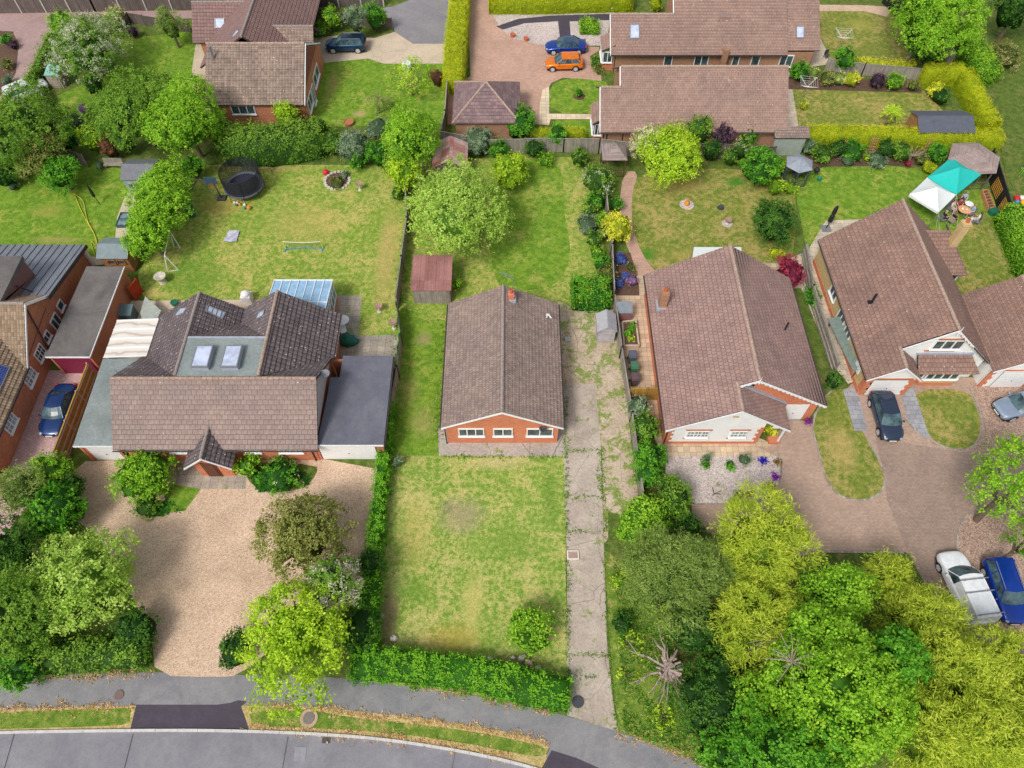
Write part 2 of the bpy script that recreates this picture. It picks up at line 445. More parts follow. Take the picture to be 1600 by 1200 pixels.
@cached
def glass(name, col=C(60, 75, 80), rough=.06, blotch=.5, sp=.9):
    m, nt, bs, out = newmat(name)
    n = noise(nt, wpos(nt), 1.6, 3, .6)
    lo = tuple(x*(1-blotch) for x in col[:3])+(1,); hi = tuple(min(1, x*(1+blotch)) for x in col[:3])+(1,)
    nt.links.new(ramp(nt, n, [(.35, lo), (.65, hi)]), bs.inputs['Base Color'])
    setin(bs, Roughness=rough); bs.inputs['Specular IOR Level'].default_value = sp
    return m
@cached
def paint(name, col, metal=.35, rough=.28):
    m, nt, bs, out = newmat(name)
    n = noise(nt, wpos(nt), 2.5, 4, .7)
    c = ramp(nt, n, [(.3, tuple(x*.85 for x in col[:3])+(1,)), (.7, tuple(min(1, x*1.1) for x in col[:3])+(1,))])
    nt.links.new(c, bs.inputs['Base Color'])
    if min(col[:3]) > .6: metal = 0
    setin(bs, Roughness=rough, Metallic=metal); bs.inputs['Coat Weight'].default_value = .6; bs.inputs['Coat Roughness'].default_value = .08
    return m
@cached
def leafmat(name='leaf', trans=.3):
    m, nt, bs, out = newmat(name)
    at = N(nt, 'ShaderNodeAttribute'); at.attribute_name = 'Col'
    c = at.outputs['Color']
    nt.links.new(c, bs.inputs['Base Color']); setin(bs, Roughness=.65); bs.inputs['Specular IOR Level'].default_value = .18
    tr = N(nt, 'ShaderNodeBsdfTranslucent'); nt.links.new(mix(nt, 1, c, (1.15, 1.2, .7, 1), 'MULTIPLY'), tr.inputs[0])
    ms = N(nt, 'ShaderNodeMixShader'); ms.inputs[0].default_value = trans
    nt.links.new(bs.outputs[0], ms.inputs[1]); nt.links.new(tr.outputs[0], ms.inputs[2]); nt.links.new(ms.outputs[0], out.inputs[0])
    return m
@cached
def netmat(name, col, alpha=.45, scale=0):
    m, nt, bs, out = newmat(name)
    bs.inputs['Base Color'].default_value = col; setin(bs, Roughness=.8)
    tr = N(nt, 'ShaderNodeBsdfTransparent'); ms = N(nt, 'ShaderNodeMixShader')
    f = noise(nt, wpos(nt), 6, 3, .6)
    r = ramp(nt, f, [(.3, max(0, alpha-.12)), (.7, min(1, alpha+.12))])
    nt.links.new(r, ms.inputs[0]); nt.links.new(tr.outputs[0], ms.inputs[1]); nt.links.new(bs.outputs[0], ms.inputs[2]); nt.links.new(ms.outputs[0], out.inputs[0])
    return m

WHITE = plain('white_upvc', C(240, 240, 240), .4, var=.05)
WHITEWALL = plain('white_render', C(242, 242, 240), .8, var=.06, scale=1.2)
BLACK = plain('black_plastic', C(42, 42, 46), .5, var=.2)
DARKGREY = plain('dark_grey', C(75, 76, 82), .6)
GREYM = plain('grey_metal', C(150, 152, 158), .4, .4)
RUBBER = plain('rubber', C(38, 38, 40), .8)
FASCIA = plain('dark_fascia', C(72, 64, 64), .6)
SOIL = plain('soil', C(105, 82, 68), .95, var=.35, scale=4, bmp=.5)
BARK = plain('bark', C(120, 105, 88), .95, var=.4, scale=7, bmp=.6)
BARKP = plain('pale_bark', C(175, 155, 145), .95, var=.3, scale=7, bmp=.6)
GLASSD = glass('window_glass', C(70, 84, 88))
GLASSL = glass('skylight_glass', C(190, 200, 222), .08, .2)
CARGLASS = glass('car_glass', C(70, 92, 98), .25, .6, .35)
BRICKR = brick('red_brick', C(182, 106, 78), C(190, 118, 84), C(180, 150, 125))
BRICKO = brick('orange_brick', C(205, 118, 84), C(222, 136, 98), C(205, 165, 140))
BRICKD = brick('dark_red_brick', C(186, 112, 82), C(204, 132, 98), C(185, 155, 130))
BRICKB = brick('buff_brick', C(205, 178, 125), C(218, 192, 140), C(200, 180, 140))
BRICKT = brick('tan_brick', C(165, 122, 95), C(182, 138, 108), C(170, 145, 125))
FENCEG = wood('weathered_fence', C(135, 128, 118), C(178, 170, 158))
FENCED = wood('dark_fence', C(95, 85, 82), C(130, 118, 112))
FENCEB = wood('new_brown_fence', C(158, 120, 52), C(196, 156, 82))
LEAF = leafmat('leaf')
# ---------------------------------------------------------------- foliage
def L3(r, g, b, k=1.0): return np.array([lin(r)*k, lin(g)*k, lin(b)*k])
def raw_mesh(name, V, Fq, Ccol, mat, parent=None, org=None):
    o0 = ORG.get(parent.name, Vector((0, 0, 0))) if parent is not None else Vector(org if org is not None else (0, 0, 0))
    me = bpy.data.meshes.new(name)
    V = np.asarray(V, dtype=np.float32)-np.array(o0, dtype=np.float32)
    me.vertices.add(len(V)); me.vertices.foreach_set('co', V.ravel())
    nf = len(Fq); me.loops.add(nf*4); me.loops.foreach_set('vertex_index', np.asarray(Fq, dtype=np.int32).ravel())
    me.polygons.add(nf); me.polygons.foreach_set('loop_start', np.arange(0, nf*4, 4, dtype=np.int32))
    me.polygons.foreach_set('loop_total', np.full(nf, 4, dtype=np.int32))
    ca = me.color_attributes.new('Col', 'FLOAT_COLOR', 'POINT')
    cc = np.ones((len(V), 4), dtype=np.float32); cc[:, :3] = np.clip(Ccol, 0, 1); ca.data.foreach_set('color', cc.ravel())
    me.materials.append(mat); me.update(calc_edges=True)
    o = bpy.data.objects.new(name, me); COL.objects.link(o); ORG[o.name] = o0.copy()
    if parent is not None: o.parent = parent
    else: o.location = o0
    return o
def unit(a): return a/np.maximum(np.linalg.norm(a, axis=-1, keepdims=True), 1e-9)
def leafquads(p, nrm, along, ln, wd, cols):
    n = len(p); along = unit(along-nrm*np.sum(along*nrm, 1, keepdims=True)); side = np.cross(nrm, along)
    ln = ln[:, None]; wd = wd[:, None]
    V = np.stack([p+along*ln, p+side*wd, p-along*ln, p-side*wd], 1).reshape(-1, 3)
    Fq = np.arange(n*4).reshape(n, 4)
    return V, Fq, np.repeat(cols, 4, 0)
STY = {  # light, mid, dark, leaf half length, aspect, clump radius, density (leaves per m2), mode
 'bright': dict(l=(165,202,58), m=(118,165,38), d=(58,98,22), s=.13, a=.6, cr=.42, n=52),
 'lime':   dict(l=(196,216,62), m=(150,182,40), d=(84,118,24), s=.13, a=.6, cr=.45, n=48),
 'pale':   dict(l=(188,208,108), m=(150,180,70), d=(88,122,42), s=.13, a=.6, cr=.42, n=50),
 'mid':    dict(l=(140,172,62), m=(98,138,42), d=(45,75,24), s=.13, a=.6, cr=.38, n=50),
 'green':  dict(l=(120,175,48), m=(78,140,34), d=(35,75,20), s=.13, a=.65, cr=.34, n=52),
 'deep':   dict(l=(88,132,56), m=(56,98,38), d=(26,50,20), s=.12, a=.6, cr=.34, n=52),
 'olive':  dict(l=(158,162,82), m=(118,126,56), d=(62,74,32), s=.12, a=.6, cr=.38, n=52),
 'grey':   dict(l=(165,182,150), m=(120,142,108), d=(64,84,58), s=.12, a=.4, cr=.34, n=50),
 'yellow': dict(l=(232,222,90), m=(200,200,48), d=(125,138,30), s=.11, a=.6, cr=.3, n=55),
 'cream':  dict(l=(235,228,180), m=(195,200,120), d=(98,120,55), s=.1, a=.6, cr=.3, n=55),
 'gold':   dict(l=(218,216,48), m=(184,190,28), d=(112,128,20), s=.085, a=.5, cr=.22, n=80),
 'hedge':  dict(l=(135,188,48), m=(95,155,32), d=(42,88,18), s=.095, a=.65, cr=.25, n=75),
 'purple': dict(l=(120,88,108), m=(86,62,80), d=(45,34,44), s=.11, a=.55, cr=.3, n=55),
 'red':    dict(l=(185,75,100), m=(150,48,72), d=(88,26,44), s=.11, a=.5, cr=.3, n=55),
 'copper': dict(l=(168,110,82), m=(130,82,58), d=(72,52,36), s=.11, a=.55, cr=.3, n=50),
 'blue':   dict(l=(120,135,215), m=(88,100,190), d=(56,74,120), s=.08, a=.5, cr=.18, n=85),
 'mauve':  dict(l=(200,150,200), m=(165,115,170), d=(100,85,110), s=.08, a=.5, cr=.2, n=85),
 'feather': dict(l=(206,210,66), m=(160,172,42), d=(88,104,22), s=.2, a=.17, cr=.5, n=62, mode='feather'),
 'conifer': dict(l=(150,172,90), m=(106,134,58), d=(50,72,32), s=.17, a=.2, cr=.45, n=62, mode='feather'),
 'spiky':  dict(l=(150,160,90), m=(110,130,60), d=(60,75,35), s=.2, a=.12, cr=.4, n=40, mode='feather'),
}
LS = .62
for _k, _v in STY.items():
    _v['s'] *= LS; _v['n'] *= 2.3
    _v['l'] = tuple(min(255, c*1.06+4) for c in _v['l']); _v['m'] = tuple(min(255, c*1.1+4) for c in _v['m']); _v['d'] = tuple(min(255, c*1.28+4) for c in _v['d'])
for _k, _q in (('deep', ((104,148,56), (72,118,40), (40,78,28))), ('olive', ((176,178,98), (142,148,74), (88,100,48))), ('conifer', ((168,188,98), (128,156,70), (78,104,46))), ('feather', ((216,224,84), (174,194,58), (104,134,36)))): STY[_k].update(l=_q[0], m=_q[1], d=_q[2])
STY['gold']['s'] *= .75; STY['gold']['n'] *= 1.5; STY['feather']['s'] *= 1.05
def sph(n, seedrng):
    a = seedrng.normal(size=(n, 3)); return unit(a)
def add_leaves(parts, blobs, sty, dens=1.0, r=None, flower=None, low=-.35):
    st = STY[sty]; B = np.array(blobs, dtype=float)
    area = B[:, 3]*B[:, 4]+B[:, 3]*B[:, 5]+B[:, 4]*B[:, 5]; tot = area.sum()*4.0*.65
    nl = int(tot*st['n']*dens*.5); k = 22; nc = max(8, nl//k)
    bi = r.choice(len(B), nc, p=area/area.sum()); d = sph(nc, r)
    d[:, 2] = np.where(d[:, 2] < low, -d[:, 2]*.6, d[:, 2]); d = unit(d)
    fr = 1.08-.42*r.random(nc)**1.6
    pc = B[bi, :3]+d*B[bi, 3:6]*fr[:, None]
    keep = np.ones(nc, bool)
    for j in range(len(B)):
        q = np.sum(((pc-B[j, :3])/B[j, 3:6])**2, 1); keep &= ~((q < .5) & (bi != j))
    pc = pc[keep]; d = d[keep]; bi = bi[keep]; nc = len(pc); cv = r.beta(2, 2, nc)
    # broad clumpiness: some zones are lighter
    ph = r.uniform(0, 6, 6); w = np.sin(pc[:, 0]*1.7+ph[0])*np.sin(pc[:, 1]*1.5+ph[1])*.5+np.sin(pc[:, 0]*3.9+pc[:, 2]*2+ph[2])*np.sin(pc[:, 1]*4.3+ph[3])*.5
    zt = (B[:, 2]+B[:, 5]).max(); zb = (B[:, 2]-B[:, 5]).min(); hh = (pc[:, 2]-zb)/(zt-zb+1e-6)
    cv = np.clip(.46*cv+.2*(w+.5)+.28*hh+.55*(fr[keep]-.82), 0, 1)  # inner and lower clumps darker: depth shading put into the leaf colour
    p = np.repeat(pc, k, 0); dd = np.repeat(d, k, 0); c = np.repeat(cv, k)
    p = p+r.normal(size=p.shape)*(st['cr']*.36*np.repeat(r.uniform(.6, 1.35, nc), k))[:, None]
    n = len(p)
    if st.get('mode') == 'feather':
        cd = np.repeat(unit(d*np.array([1, 1, .4])+np.array([0, 0, .25])+r.normal(size=d.shape)*.45), k, 0)
        al = unit(cd+r.normal(size=p.shape)*.35); nr = unit(np.cross(al, unit(r.normal(size=p.shape)))); nr[:, 2] = np.abs(nr[:, 2])+.35; nr = unit(nr)
    else:
        nr = unit(dd*.7+r.normal(size=p.shape)*.6+np.array([0, 0, .45])); al = unit(r.normal(size=p.shape))
    s = st['s']*r.uniform(.5, 1.45, n)
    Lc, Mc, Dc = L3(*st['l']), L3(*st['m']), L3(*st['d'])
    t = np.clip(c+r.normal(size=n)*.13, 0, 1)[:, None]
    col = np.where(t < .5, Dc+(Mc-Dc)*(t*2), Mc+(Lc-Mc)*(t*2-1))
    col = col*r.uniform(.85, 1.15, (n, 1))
    if flower is not None:
        fc, famt = flower; m = (r.random(nc) < famt*(hh > .25)*np.clip(.8+w, .2, 1.6)); m = np.repeat(m, k) & (r.random(n) < .75)
        col[m] = L3(*fc)*r.uniform(.8, 1.05, (m.sum(), 1)); p[m] += dd[m]*.06; s[m] *= .7
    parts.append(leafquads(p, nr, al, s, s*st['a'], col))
def ellipsoid(c, rr, n=12, k=8, rr_noise=.08, r=None):
    V = []; 
    for j in range(k+1):
        th = math.pi*j/k
        for i in range(n):
            ph = 2*math.pi*i/n; q = 1+r.normal()*rr_noise if 0 < j < k else 1
            V.append((c[0]+rr[0]*q*math.sin(th)*math.cos(ph), c[1]+rr[1]*q*math.sin(th)*math.sin(ph), c[2]+rr[2]*q*math.cos(th)))
    Fq = [(j*n+i, (j+1)*n+i, (j+1)*n+(i+1) % n, j*n+(i+1) % n) for j in range(k) for i in range(n)]
    return np.array(V), np.array(Fq)
def merge(parts):
    Vs, Fs, Cs = [], [], []; o = 0
    for V, Fq, Cc in parts:
        Vs.append(V); Fs.append(Fq+o); Cs.append(Cc); o += len(V)
    return np.concatenate(Vs), np.concatenate(Fs), np.concatenate(Cs)
def plant(name, label, cat, px, py, hw, h, sty, vw=1.0, group=None, zc=None, nb=None, core=True, dens=1.0,
          flower=None, trunk=None, trunkmat=None, flat=.5, world=None, rx=None, extra=None, seed=None, partname=None, spread=.55, low=-.35):
    """tree or shrub whose crown centre is at photo px,py; hw is the crown half width in photo px"""
    sd = seed if seed is not None else int(px*7+py*13) % 99991
    r = np.random.default_rng(sd); rnd = random.Random(sd)
    tree = trunk if trunk is not None else h > 4.2
    rz = h*flat if not tree else h*.44
    zc = zc if zc is not None else h-rz
    x, y, _ = P(px, py, zc) if world is None else (world[0], world[1], 0)
    R_ = rx if rx else hw/ppm(x, y, zc)
    _d = math.hypot(y, CAMH-zc); _sn, _cs = (CAMH-zc)/_d, y/_d
    rx_, ry_ = R_, vw*min(1.35*R_, max(.85*R_, math.sqrt(max(.01, R_*R_-(rz*_cs)**2))/_sn))
    root = thing(name, label, cat, (x, y, 0), 0, group)
    nb = nb or (5 if R_ < 1.2 else 9 if R_ < 2.2 else 14 if R_ < 4 else 20)
    qs = .72 if tree else .8; blobs = [(x, y, zc, rx_*qs, ry_*qs, rz*.88)]
    if not tree: spread = spread*.88
    for i in range(nb):
        a = 2*math.pi*(i+rnd.random()*.7)/nb; q = spread*rnd.uniform(.7, 1.3); s = rnd.uniform(.26, .48); e = rnd.uniform(-.4, .7)
        blobs.append((x+rx_*q*math.cos(a)*math.cos(e*.8), y+ry_*q*math.sin(a)*math.cos(e*.8), zc+rz*.6*e, rx_*s, ry_*s, rz*s*1.15))
    if nb > 8:
        for i in range(nb//3):
            a = rnd.uniform(0, 6.28); q = rnd.uniform(0, .45); s = rnd.uniform(.28, .42)
            blobs.append((x+rx_*q*math.cos(a), y+ry_*q*math.sin(a), zc+rz*rnd.uniform(.45, .62), rx_*s, ry_*s, rz*s))
    if extra: blobs += [(x+e[0], y+e[1], e[2], e[3], e[4], e[5]) for e in extra]
    parts = []
    add_leaves(parts, blobs, sty, dens*((1.45 if tree else 1.3) if core else 1), r, flower, low)
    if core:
        dk = L3(*STY[sty]['d'])*.9  # core and inner leaves get darkened colour, painted shade inside the crown
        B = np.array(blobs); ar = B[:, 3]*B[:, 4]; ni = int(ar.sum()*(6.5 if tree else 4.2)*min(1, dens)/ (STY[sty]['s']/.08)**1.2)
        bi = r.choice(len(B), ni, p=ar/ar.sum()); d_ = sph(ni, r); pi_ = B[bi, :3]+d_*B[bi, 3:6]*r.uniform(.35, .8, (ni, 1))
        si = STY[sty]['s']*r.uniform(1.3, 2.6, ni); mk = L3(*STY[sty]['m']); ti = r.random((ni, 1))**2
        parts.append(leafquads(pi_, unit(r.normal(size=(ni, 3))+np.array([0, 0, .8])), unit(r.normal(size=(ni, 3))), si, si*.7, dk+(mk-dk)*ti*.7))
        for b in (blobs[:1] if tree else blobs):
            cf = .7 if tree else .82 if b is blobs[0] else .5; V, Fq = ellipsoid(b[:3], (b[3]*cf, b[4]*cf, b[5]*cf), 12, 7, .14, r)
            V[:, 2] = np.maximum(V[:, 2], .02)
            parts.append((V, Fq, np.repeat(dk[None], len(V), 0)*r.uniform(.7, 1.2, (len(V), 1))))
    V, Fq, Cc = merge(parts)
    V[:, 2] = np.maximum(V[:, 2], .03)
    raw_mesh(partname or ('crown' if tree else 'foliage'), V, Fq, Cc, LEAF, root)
    tb = MB(); tm = trunkmat or BARK
    if tree:
        tr = .1+.03*h*.5; p0 = Vector((x, y, -.05)); p1 = Vector((x+rnd.uniform(-.2, .2), y+rnd.uniform(-.2, .2), zc*.55))
        tb.tube(p0, p1, tr, tr*.7, 9)
        for i in range(7):
            a = i*.9+rnd.random(); q = p1+Vector((math.cos(a)*rx_*.35, math.sin(a)*ry_*.35, zc*.35)); tb.tube(p1, q, tr*.5, tr*.3, 6)
            q2 = q+Vector((math.cos(a+.3)*rx_*.35, math.sin(a+.3)*ry_*.35, rz*.4)); tb.tube(q, q2, tr*.3, tr*.1, 5)
        tb.build('trunk', tm, root)
    else:
        for i in range(4):
            a = i*1.57+rnd.random(); tb.tube((x, y, 0), (x+math.cos(a)*rx_*.5, y+math.sin(a)*ry_*.5, h*.6), .04, .015, 5)
        tb.build('stem', tm, root)
    return root
def hedge(name, label, pts, w, h, sty, rough=.12, group=None, dens=1.0, cat='hedge', z0=0.0, flower=None, world=False, taper=.9):
    """hedge along ground pixel polyline pts (heights and widths in metres)"""
    G = [(p[0], p[1]) for p in pts] if world else [P(*p)[:2] for p in pts]
    r = np.random.default_rng(int(abs(G[0][0]*31+G[0][1]*17)) % 9999)
    root = thing(name, label, cat, (G[0][0], G[0][1], z0), 0, group)
    parts = []; dk = L3(*STY[sty]['d'])*.8; st = STY[sty]  # hedge core darkened, its inner shade painted in
    W_ = w if isinstance(w, (list, tuple)) else [w]*len(G); H_ = h if isinstance(h, (list, tuple)) else [h]*len(G)
    # resample
    Q = []; 
    for k in range(len(G)-1):
        a, b = G[k], G[k+1]; L = math.hypot(b[0]-a[0], b[1]-a[1]); n = max(1, int(L/.6))
        for i in range(n+(k == len(G)-2)):
            t = i/n; Q.append((a[0]+(b[0]-a[0])*t, a[1]+(b[1]-a[1])*t, W_[k]+(W_[k+1]-W_[k])*t, H_[k]+(H_[k+1]-H_[k])*t))
    n = len(Q); prof = [(-.46, 0), (-.5, .35), (-.5*taper, .93), (-.3*taper, 1), (.3*taper, 1), (.5*taper, .93), (.5, .35), (.46, 0)]
    V = []
    nrm = []
    for i in range(n):
        a = Q[max(0, i-1)]; b = Q[min(n-1, i+1)]; dx, dy = b[0]-a[0], b[1]-a[1]; L = math.hypot(dx, dy); nx, ny = -dy/L, dx/L
        nrm.append((nx, ny))
        for u, vv in prof:
            j = 1+r.normal()*.03
            V.append((Q[i][0]+nx*u*Q[i][2]*j*.93, Q[i][1]+ny*u*Q[i][2]*j*.93, z0+vv*Q[i][3]*.97*(1+r.normal()*.012)))
    m = len(prof); Fq = [(i*m+k, i*m+k+1, (i+1)*m+k+1, (i+1)*m+k) for i in range(n-1) for k in range(m-1)]
    Fq += [(e*m+k, e*m+k+1, e*m+m-2-k, e*m+m-1-k) for e in (0, n-1) for k in range(3)]
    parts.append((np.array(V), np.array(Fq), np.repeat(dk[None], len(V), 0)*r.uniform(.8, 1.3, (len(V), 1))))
    # leaves over top and sides
    L = sum(math.hypot(Q[i+1][0]-Q[i][0], Q[i+1][1]-Q[i][1]) for i in range(n-1)); A = L*(np.mean([q[2] for q in Q])+2*np.mean([q[3] for q in Q]))+4
    nc = int(A*st['n']*dens/12*1.0); k = 12
    ii = r.uniform(0, n-1.001, nc); i0 = ii.astype(int); f = ii-i0; Qa = np.array(Q)
    q = Qa[i0]*(1-f[:, None])+Qa[i0+1]*f[:, None]; nn = np.array(nrm)[i0]
    side = r.random(nc); wt = q[:, 2]/(q[:, 2]+1.6*q[:, 3]); top = side < wt
    u = np.where(top, r.uniform(-.47, .47, nc)*taper, np.where(r.random(nc) < .5, -.5, .5)); vv = np.where(top, 1.0, r.uniform(0.02, 1, nc) ** .8)
    u = np.where(top, u, u*(1-(1-taper)*vv))
    wav = np.sin(q[:, 0]*1.3)*np.sin(q[:, 1]*1.7+1)*.5+np.sin(q[:, 0]*4.1+q[:, 1]*3.7)*.5
    pc = np.stack([q[:, 0]+nn[:, 0]*u*q[:, 2], q[:, 1]+nn[:, 1]*u*q[:, 2], z0+vv*q[:, 3]], 1)+r.normal(size=(nc, 3))*rough*.6+np.stack([0*wav, 0*wav, wav*rough*.8*vv], 1)
    nd = np.where(top[:, None], np.array([0, 0, 1.]), np.stack([nn[:, 0]*np.sign(u), nn[:, 1]*np.sign(u), np.full(nc, .3)], 1))
    e = r.random(nc) < .06  # ends
    cv = np.clip(.28*r.random(nc)+.12*(wav+.6)+.3*vv+.25*top, 0, 1)  # top leaves lighter, sides darker downwards: light and shade painted into colour
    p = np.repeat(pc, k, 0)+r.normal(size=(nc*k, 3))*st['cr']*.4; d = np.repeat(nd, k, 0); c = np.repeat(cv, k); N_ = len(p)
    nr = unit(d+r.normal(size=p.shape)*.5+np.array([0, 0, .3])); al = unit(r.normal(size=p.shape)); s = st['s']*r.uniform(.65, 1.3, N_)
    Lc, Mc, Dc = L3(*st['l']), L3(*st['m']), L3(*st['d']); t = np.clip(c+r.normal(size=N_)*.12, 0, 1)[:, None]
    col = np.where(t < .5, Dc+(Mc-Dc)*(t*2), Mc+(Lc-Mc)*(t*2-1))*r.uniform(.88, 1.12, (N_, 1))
    if flower is not None:
        mk = r.random(N_) < flower[1]; col[mk] = L3(*flower[0])
    p[:, 2] = np.maximum(p[:, 2], z0+.02)
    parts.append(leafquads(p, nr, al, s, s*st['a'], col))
    # end caps
    for e_, sg in ((0, -1), (n-1, 1)):
        q0 = Q[e_]; nx, ny = nrm[e_]; tx, ty = ny*sg, -nx*sg; m_ = int(q0[2]*q0[3]*st['n']*dens)
        uu = r.uniform(-.48, .48, m_); vz = r.uniform(0, 1, m_)
        p = np.stack([q0[0]+nx*uu*q0[2]+tx*.08, q0[1]+ny*uu*q0[2]+ty*.08, z0+vz*q0[3]], 1)+r.normal(size=(m_, 3))*rough*.5
        nr = unit(np.array([tx, ty, .4])+r.normal(size=p.shape)*.5); t = np.clip(.25+.45*vz+r.normal(size=m_)*.12, 0, 1)[:, None]  # end leaves lighten upwards, the same painted shading
        col = np.where(t < .5, Dc+(Mc-Dc)*(t*2), Mc+(Lc-Mc)*(t*2-1)); s = st['s']*r.uniform(.65, 1.3, m_)
        parts.append(leafquads(p, nr, unit(r.normal(size=p.shape)), s, s*st['a'], col))
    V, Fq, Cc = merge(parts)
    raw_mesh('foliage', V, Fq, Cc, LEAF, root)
    return root
def tufts(name, label, cat, polys, per_m, size, sty_cols, spread=.12, area=None, n_area=0, kind='stuff', z=.02, seed=3):
    """grass tufts strewn along ground polylines: nobody could count them"""
    r = np.random.default_rng(seed); pts = []
    for pl in polys:
        G = [P(*p)[:2] for p in pl]
        for k in range(len(G)-1):
            a, b = np.array(G[k]), np.array(G[k+1]); L = np.linalg.norm(b-a); m = int(L*per_m)
            t = r.random(m)[:, None]; q = a+(b-a)*t; g = np.sin(q[:, :1]*2.3+q[:, 1:]*1.9)+r.normal(size=(m, 1))*.6
            q = q+r.normal(size=(m, 2))*spread*(1+.5*g); pts.append(q[(g[:, 0] > -.7)])
    for (poly, m) in (area or []):
        G = np.array([P(*p)[:2] for p in poly]); lo, hi = G.min(0), G.max(0); q = r.uniform(lo, hi, (m*3, 2))
        ins = np.zeros(len(q), bool); j = len(G)-1
        for i in range(len(G)):
            xi, yi = G[i]; xj, yj = G[j]
            cnd = ((yi > q[:, 1]) != (yj > q[:, 1])) & (q[:, 0] < (xj-xi)*(q[:, 1]-yi)/(yj-yi+1e-12)+xi); ins ^= cnd; j = i
        q = q[ins]; w = np.sin(q[:, 0]*1.1+2)*np.sin(q[:, 1]*.9)+np.sin(q[:, 0]*2.7+q[:, 1]*2.1)*.6+r.normal(size=len(q))*.5
        q = q[w > 0][:m]; pts.append(q)
    q = np.concatenate(pts); n = len(q); p = np.concatenate([q, np.full((n, 1), z)], 1); k = 4
    p = np.repeat(p, k, 0)+np.concatenate([r.normal(size=(n*k, 2))*size*.7, np.abs(r.normal(size=(n*k, 1)))*size*.35], 1)
    nr = unit(r.normal(size=p.shape)*.6+np.array([0, 0, .8])); al = unit(r.normal(size=p.shape)); s = size*r.uniform(.5, 1.3, n*k)
    cc = np.array([L3(*c) for c in sty_cols]); g = r.integers(0, len(cc), n); col = np.repeat(cc[g], k, 0)*r.uniform(.75, 1.25, (n*k, 1))
    V, Fq, Cc = leafquads(p, nr, al, s, s*.35, col)
    o = raw_mesh(name, V, Fq, Cc, LEAF, None, (0, 0, 0)); return tag(o, label, cat, kind=kind)
# ---------------------------------------------------------------- the ground
G_CENTRE = grass('grass_centre', C(116, 150, 56), C(162, 176, 90), C(204, 190, 124), .56, 2.3, 1, C(182, 162, 130), .1, [(722, 805, 1.9, 1.6, C(172, 150, 128), .6), (700, 790, .8, .7, C(100, 96, 84), .3), (738, 945, .8, 2.6, C(206, 190, 118), .6), (705, 1000, 2.2, 1.2, C(196, 160, 84), .5), (650, 835, 1.5, 3.0, C(196, 178, 104), .4), (780, 722, 2.6, .7, C(206, 190, 140), .6), (608, 960, .8, 3.0, C(142, 118, 96), .75), (625, 1010, 1.8, 1.0, C(120, 110, 80), .4), (655, 700, .9, 2.0, C(196, 176, 116), .3), (860, 780, .6, 3.0, C(92, 134, 46), .5), (800, 850, 2.2, 1.6, C(104, 142, 50), .4), (640, 920, 1.5, 1.2, C(88, 136, 44), .4), (815, 1035, 2.0, .7, C(120, 104, 78), .6)])
G_LUSH = grass('grass_lush', C(98, 136, 42), C(134, 162, 58), C(176, 170, 92), .4, 1.7, 2, None, 0, [(663, 530, .7, .8, C(178, 150, 122), .55), (520, 130, .8, 3, C(176, 164, 100), .6), (562, 178, .8, .8, C(206, 170, 130), .6), (640, 610, 1, 2, C(170, 158, 100), .4), (75, 330, 2, 1, C(168, 160, 84), .5), (90, 375, 3, .5, C(176, 160, 100), .6), (660, 660, 1.2, 1.5, C(172, 158, 104), .5)])
G_BACK = grass('grass_back', C(116, 148, 54), C(158, 170, 80), C(200, 182, 112), .54, 2.0, 3, C(184, 160, 122), .06, [(835, 385, 1.8, .9, C(186, 164, 138), .8), (800, 402, .9, .7, C(176, 140, 114), .7), (605, 400, 1.2, 7, C(196, 168, 112), .6), (400, 262, 5, .8, C(184, 150, 108), .7), (480, 350, 4, 3, C(182, 168, 96), .5), (700, 455, 1.0, 1.0, C(176, 152, 120), .6), (855, 290, 1.2, 3, C(186, 176, 112), .5), (350, 320, 3, 1.5, C(190, 158, 92), .5), (300, 430, 3, 3, C(86, 132, 40), .5)])
G_OLIVE = grass('grass_olive', C(110, 128, 54), C(144, 148, 70), C(184, 162, 104), .58, 1.7, 4, None, 0, [(1150, 285, 1.2, .8, C(76, 134, 44), .9), (1012, 398, .8, .9, C(80, 136, 42), .9), (1060, 290, 3, 1, C(188, 160, 96), .6), (1090, 400, 3, 1, C(190, 168, 100), .5), (1320, 700, 1, 2, C(190, 166, 108), .6), (1460, 150, 1.5, .8, C(168, 130, 100), .7), (1345, 40, 2, 1.5, C(176, 166, 88), .5), (1590, 400, 2, 4, C(188, 170, 112), .4)])
G_STRIP = grass('grass_strip', C(96, 126, 44), C(134, 150, 66), C(200, 172, 122), .38, 1.6, 5)
G_ROUGH = grass('grass_rough', C(84, 104, 46), C(108, 126, 56), C(138, 128, 84), .4, 1.4, 6)  # darkish rough grass and soil, base ground and undergrowth
G_DRY = grass('grass_dry', C(176, 158, 100), C(206, 180, 130), C(218, 190, 150), .5, 2, 7)
GRAV = gravel('pink_gravel', C(210, 182, 156), C(184, 154, 128), C(228, 202, 178), 22, .4)
GRAV2 = gravel('grey_gravel', C(200, 186, 180), C(168, 154, 150), C(220, 208, 204), 16)
GRAV3 = gravel('brown_gravel', C(172, 144, 128), C(138, 112, 100), C(196, 170, 154), 16)
CONC = concrete('drive_concrete', C(200, 186, 172), C(166, 152, 140), weeds=.42, crack=.25, stain=.8)
CONCW = concrete('broken_concrete', C(208, 190, 168), C(176, 154, 134), weeds=1.0, crack=.4, stain=.95, seed=2)
CONCP = concrete('path_concrete', C(192, 182, 172), C(164, 154, 146), weeds=.5, crack=.6, stain=.9, seed=3)
CONCL = concrete('light_concrete', C(214, 196, 172), C(194, 178, 156), weeds=0, crack=.12, stain=.5, seed=4)
PATIO = concrete('patio_slabs', C(186, 174, 160), C(150, 142, 134), weeds=.3, crack=0, stain=.9, slab_w=.6, slab_h=.6)
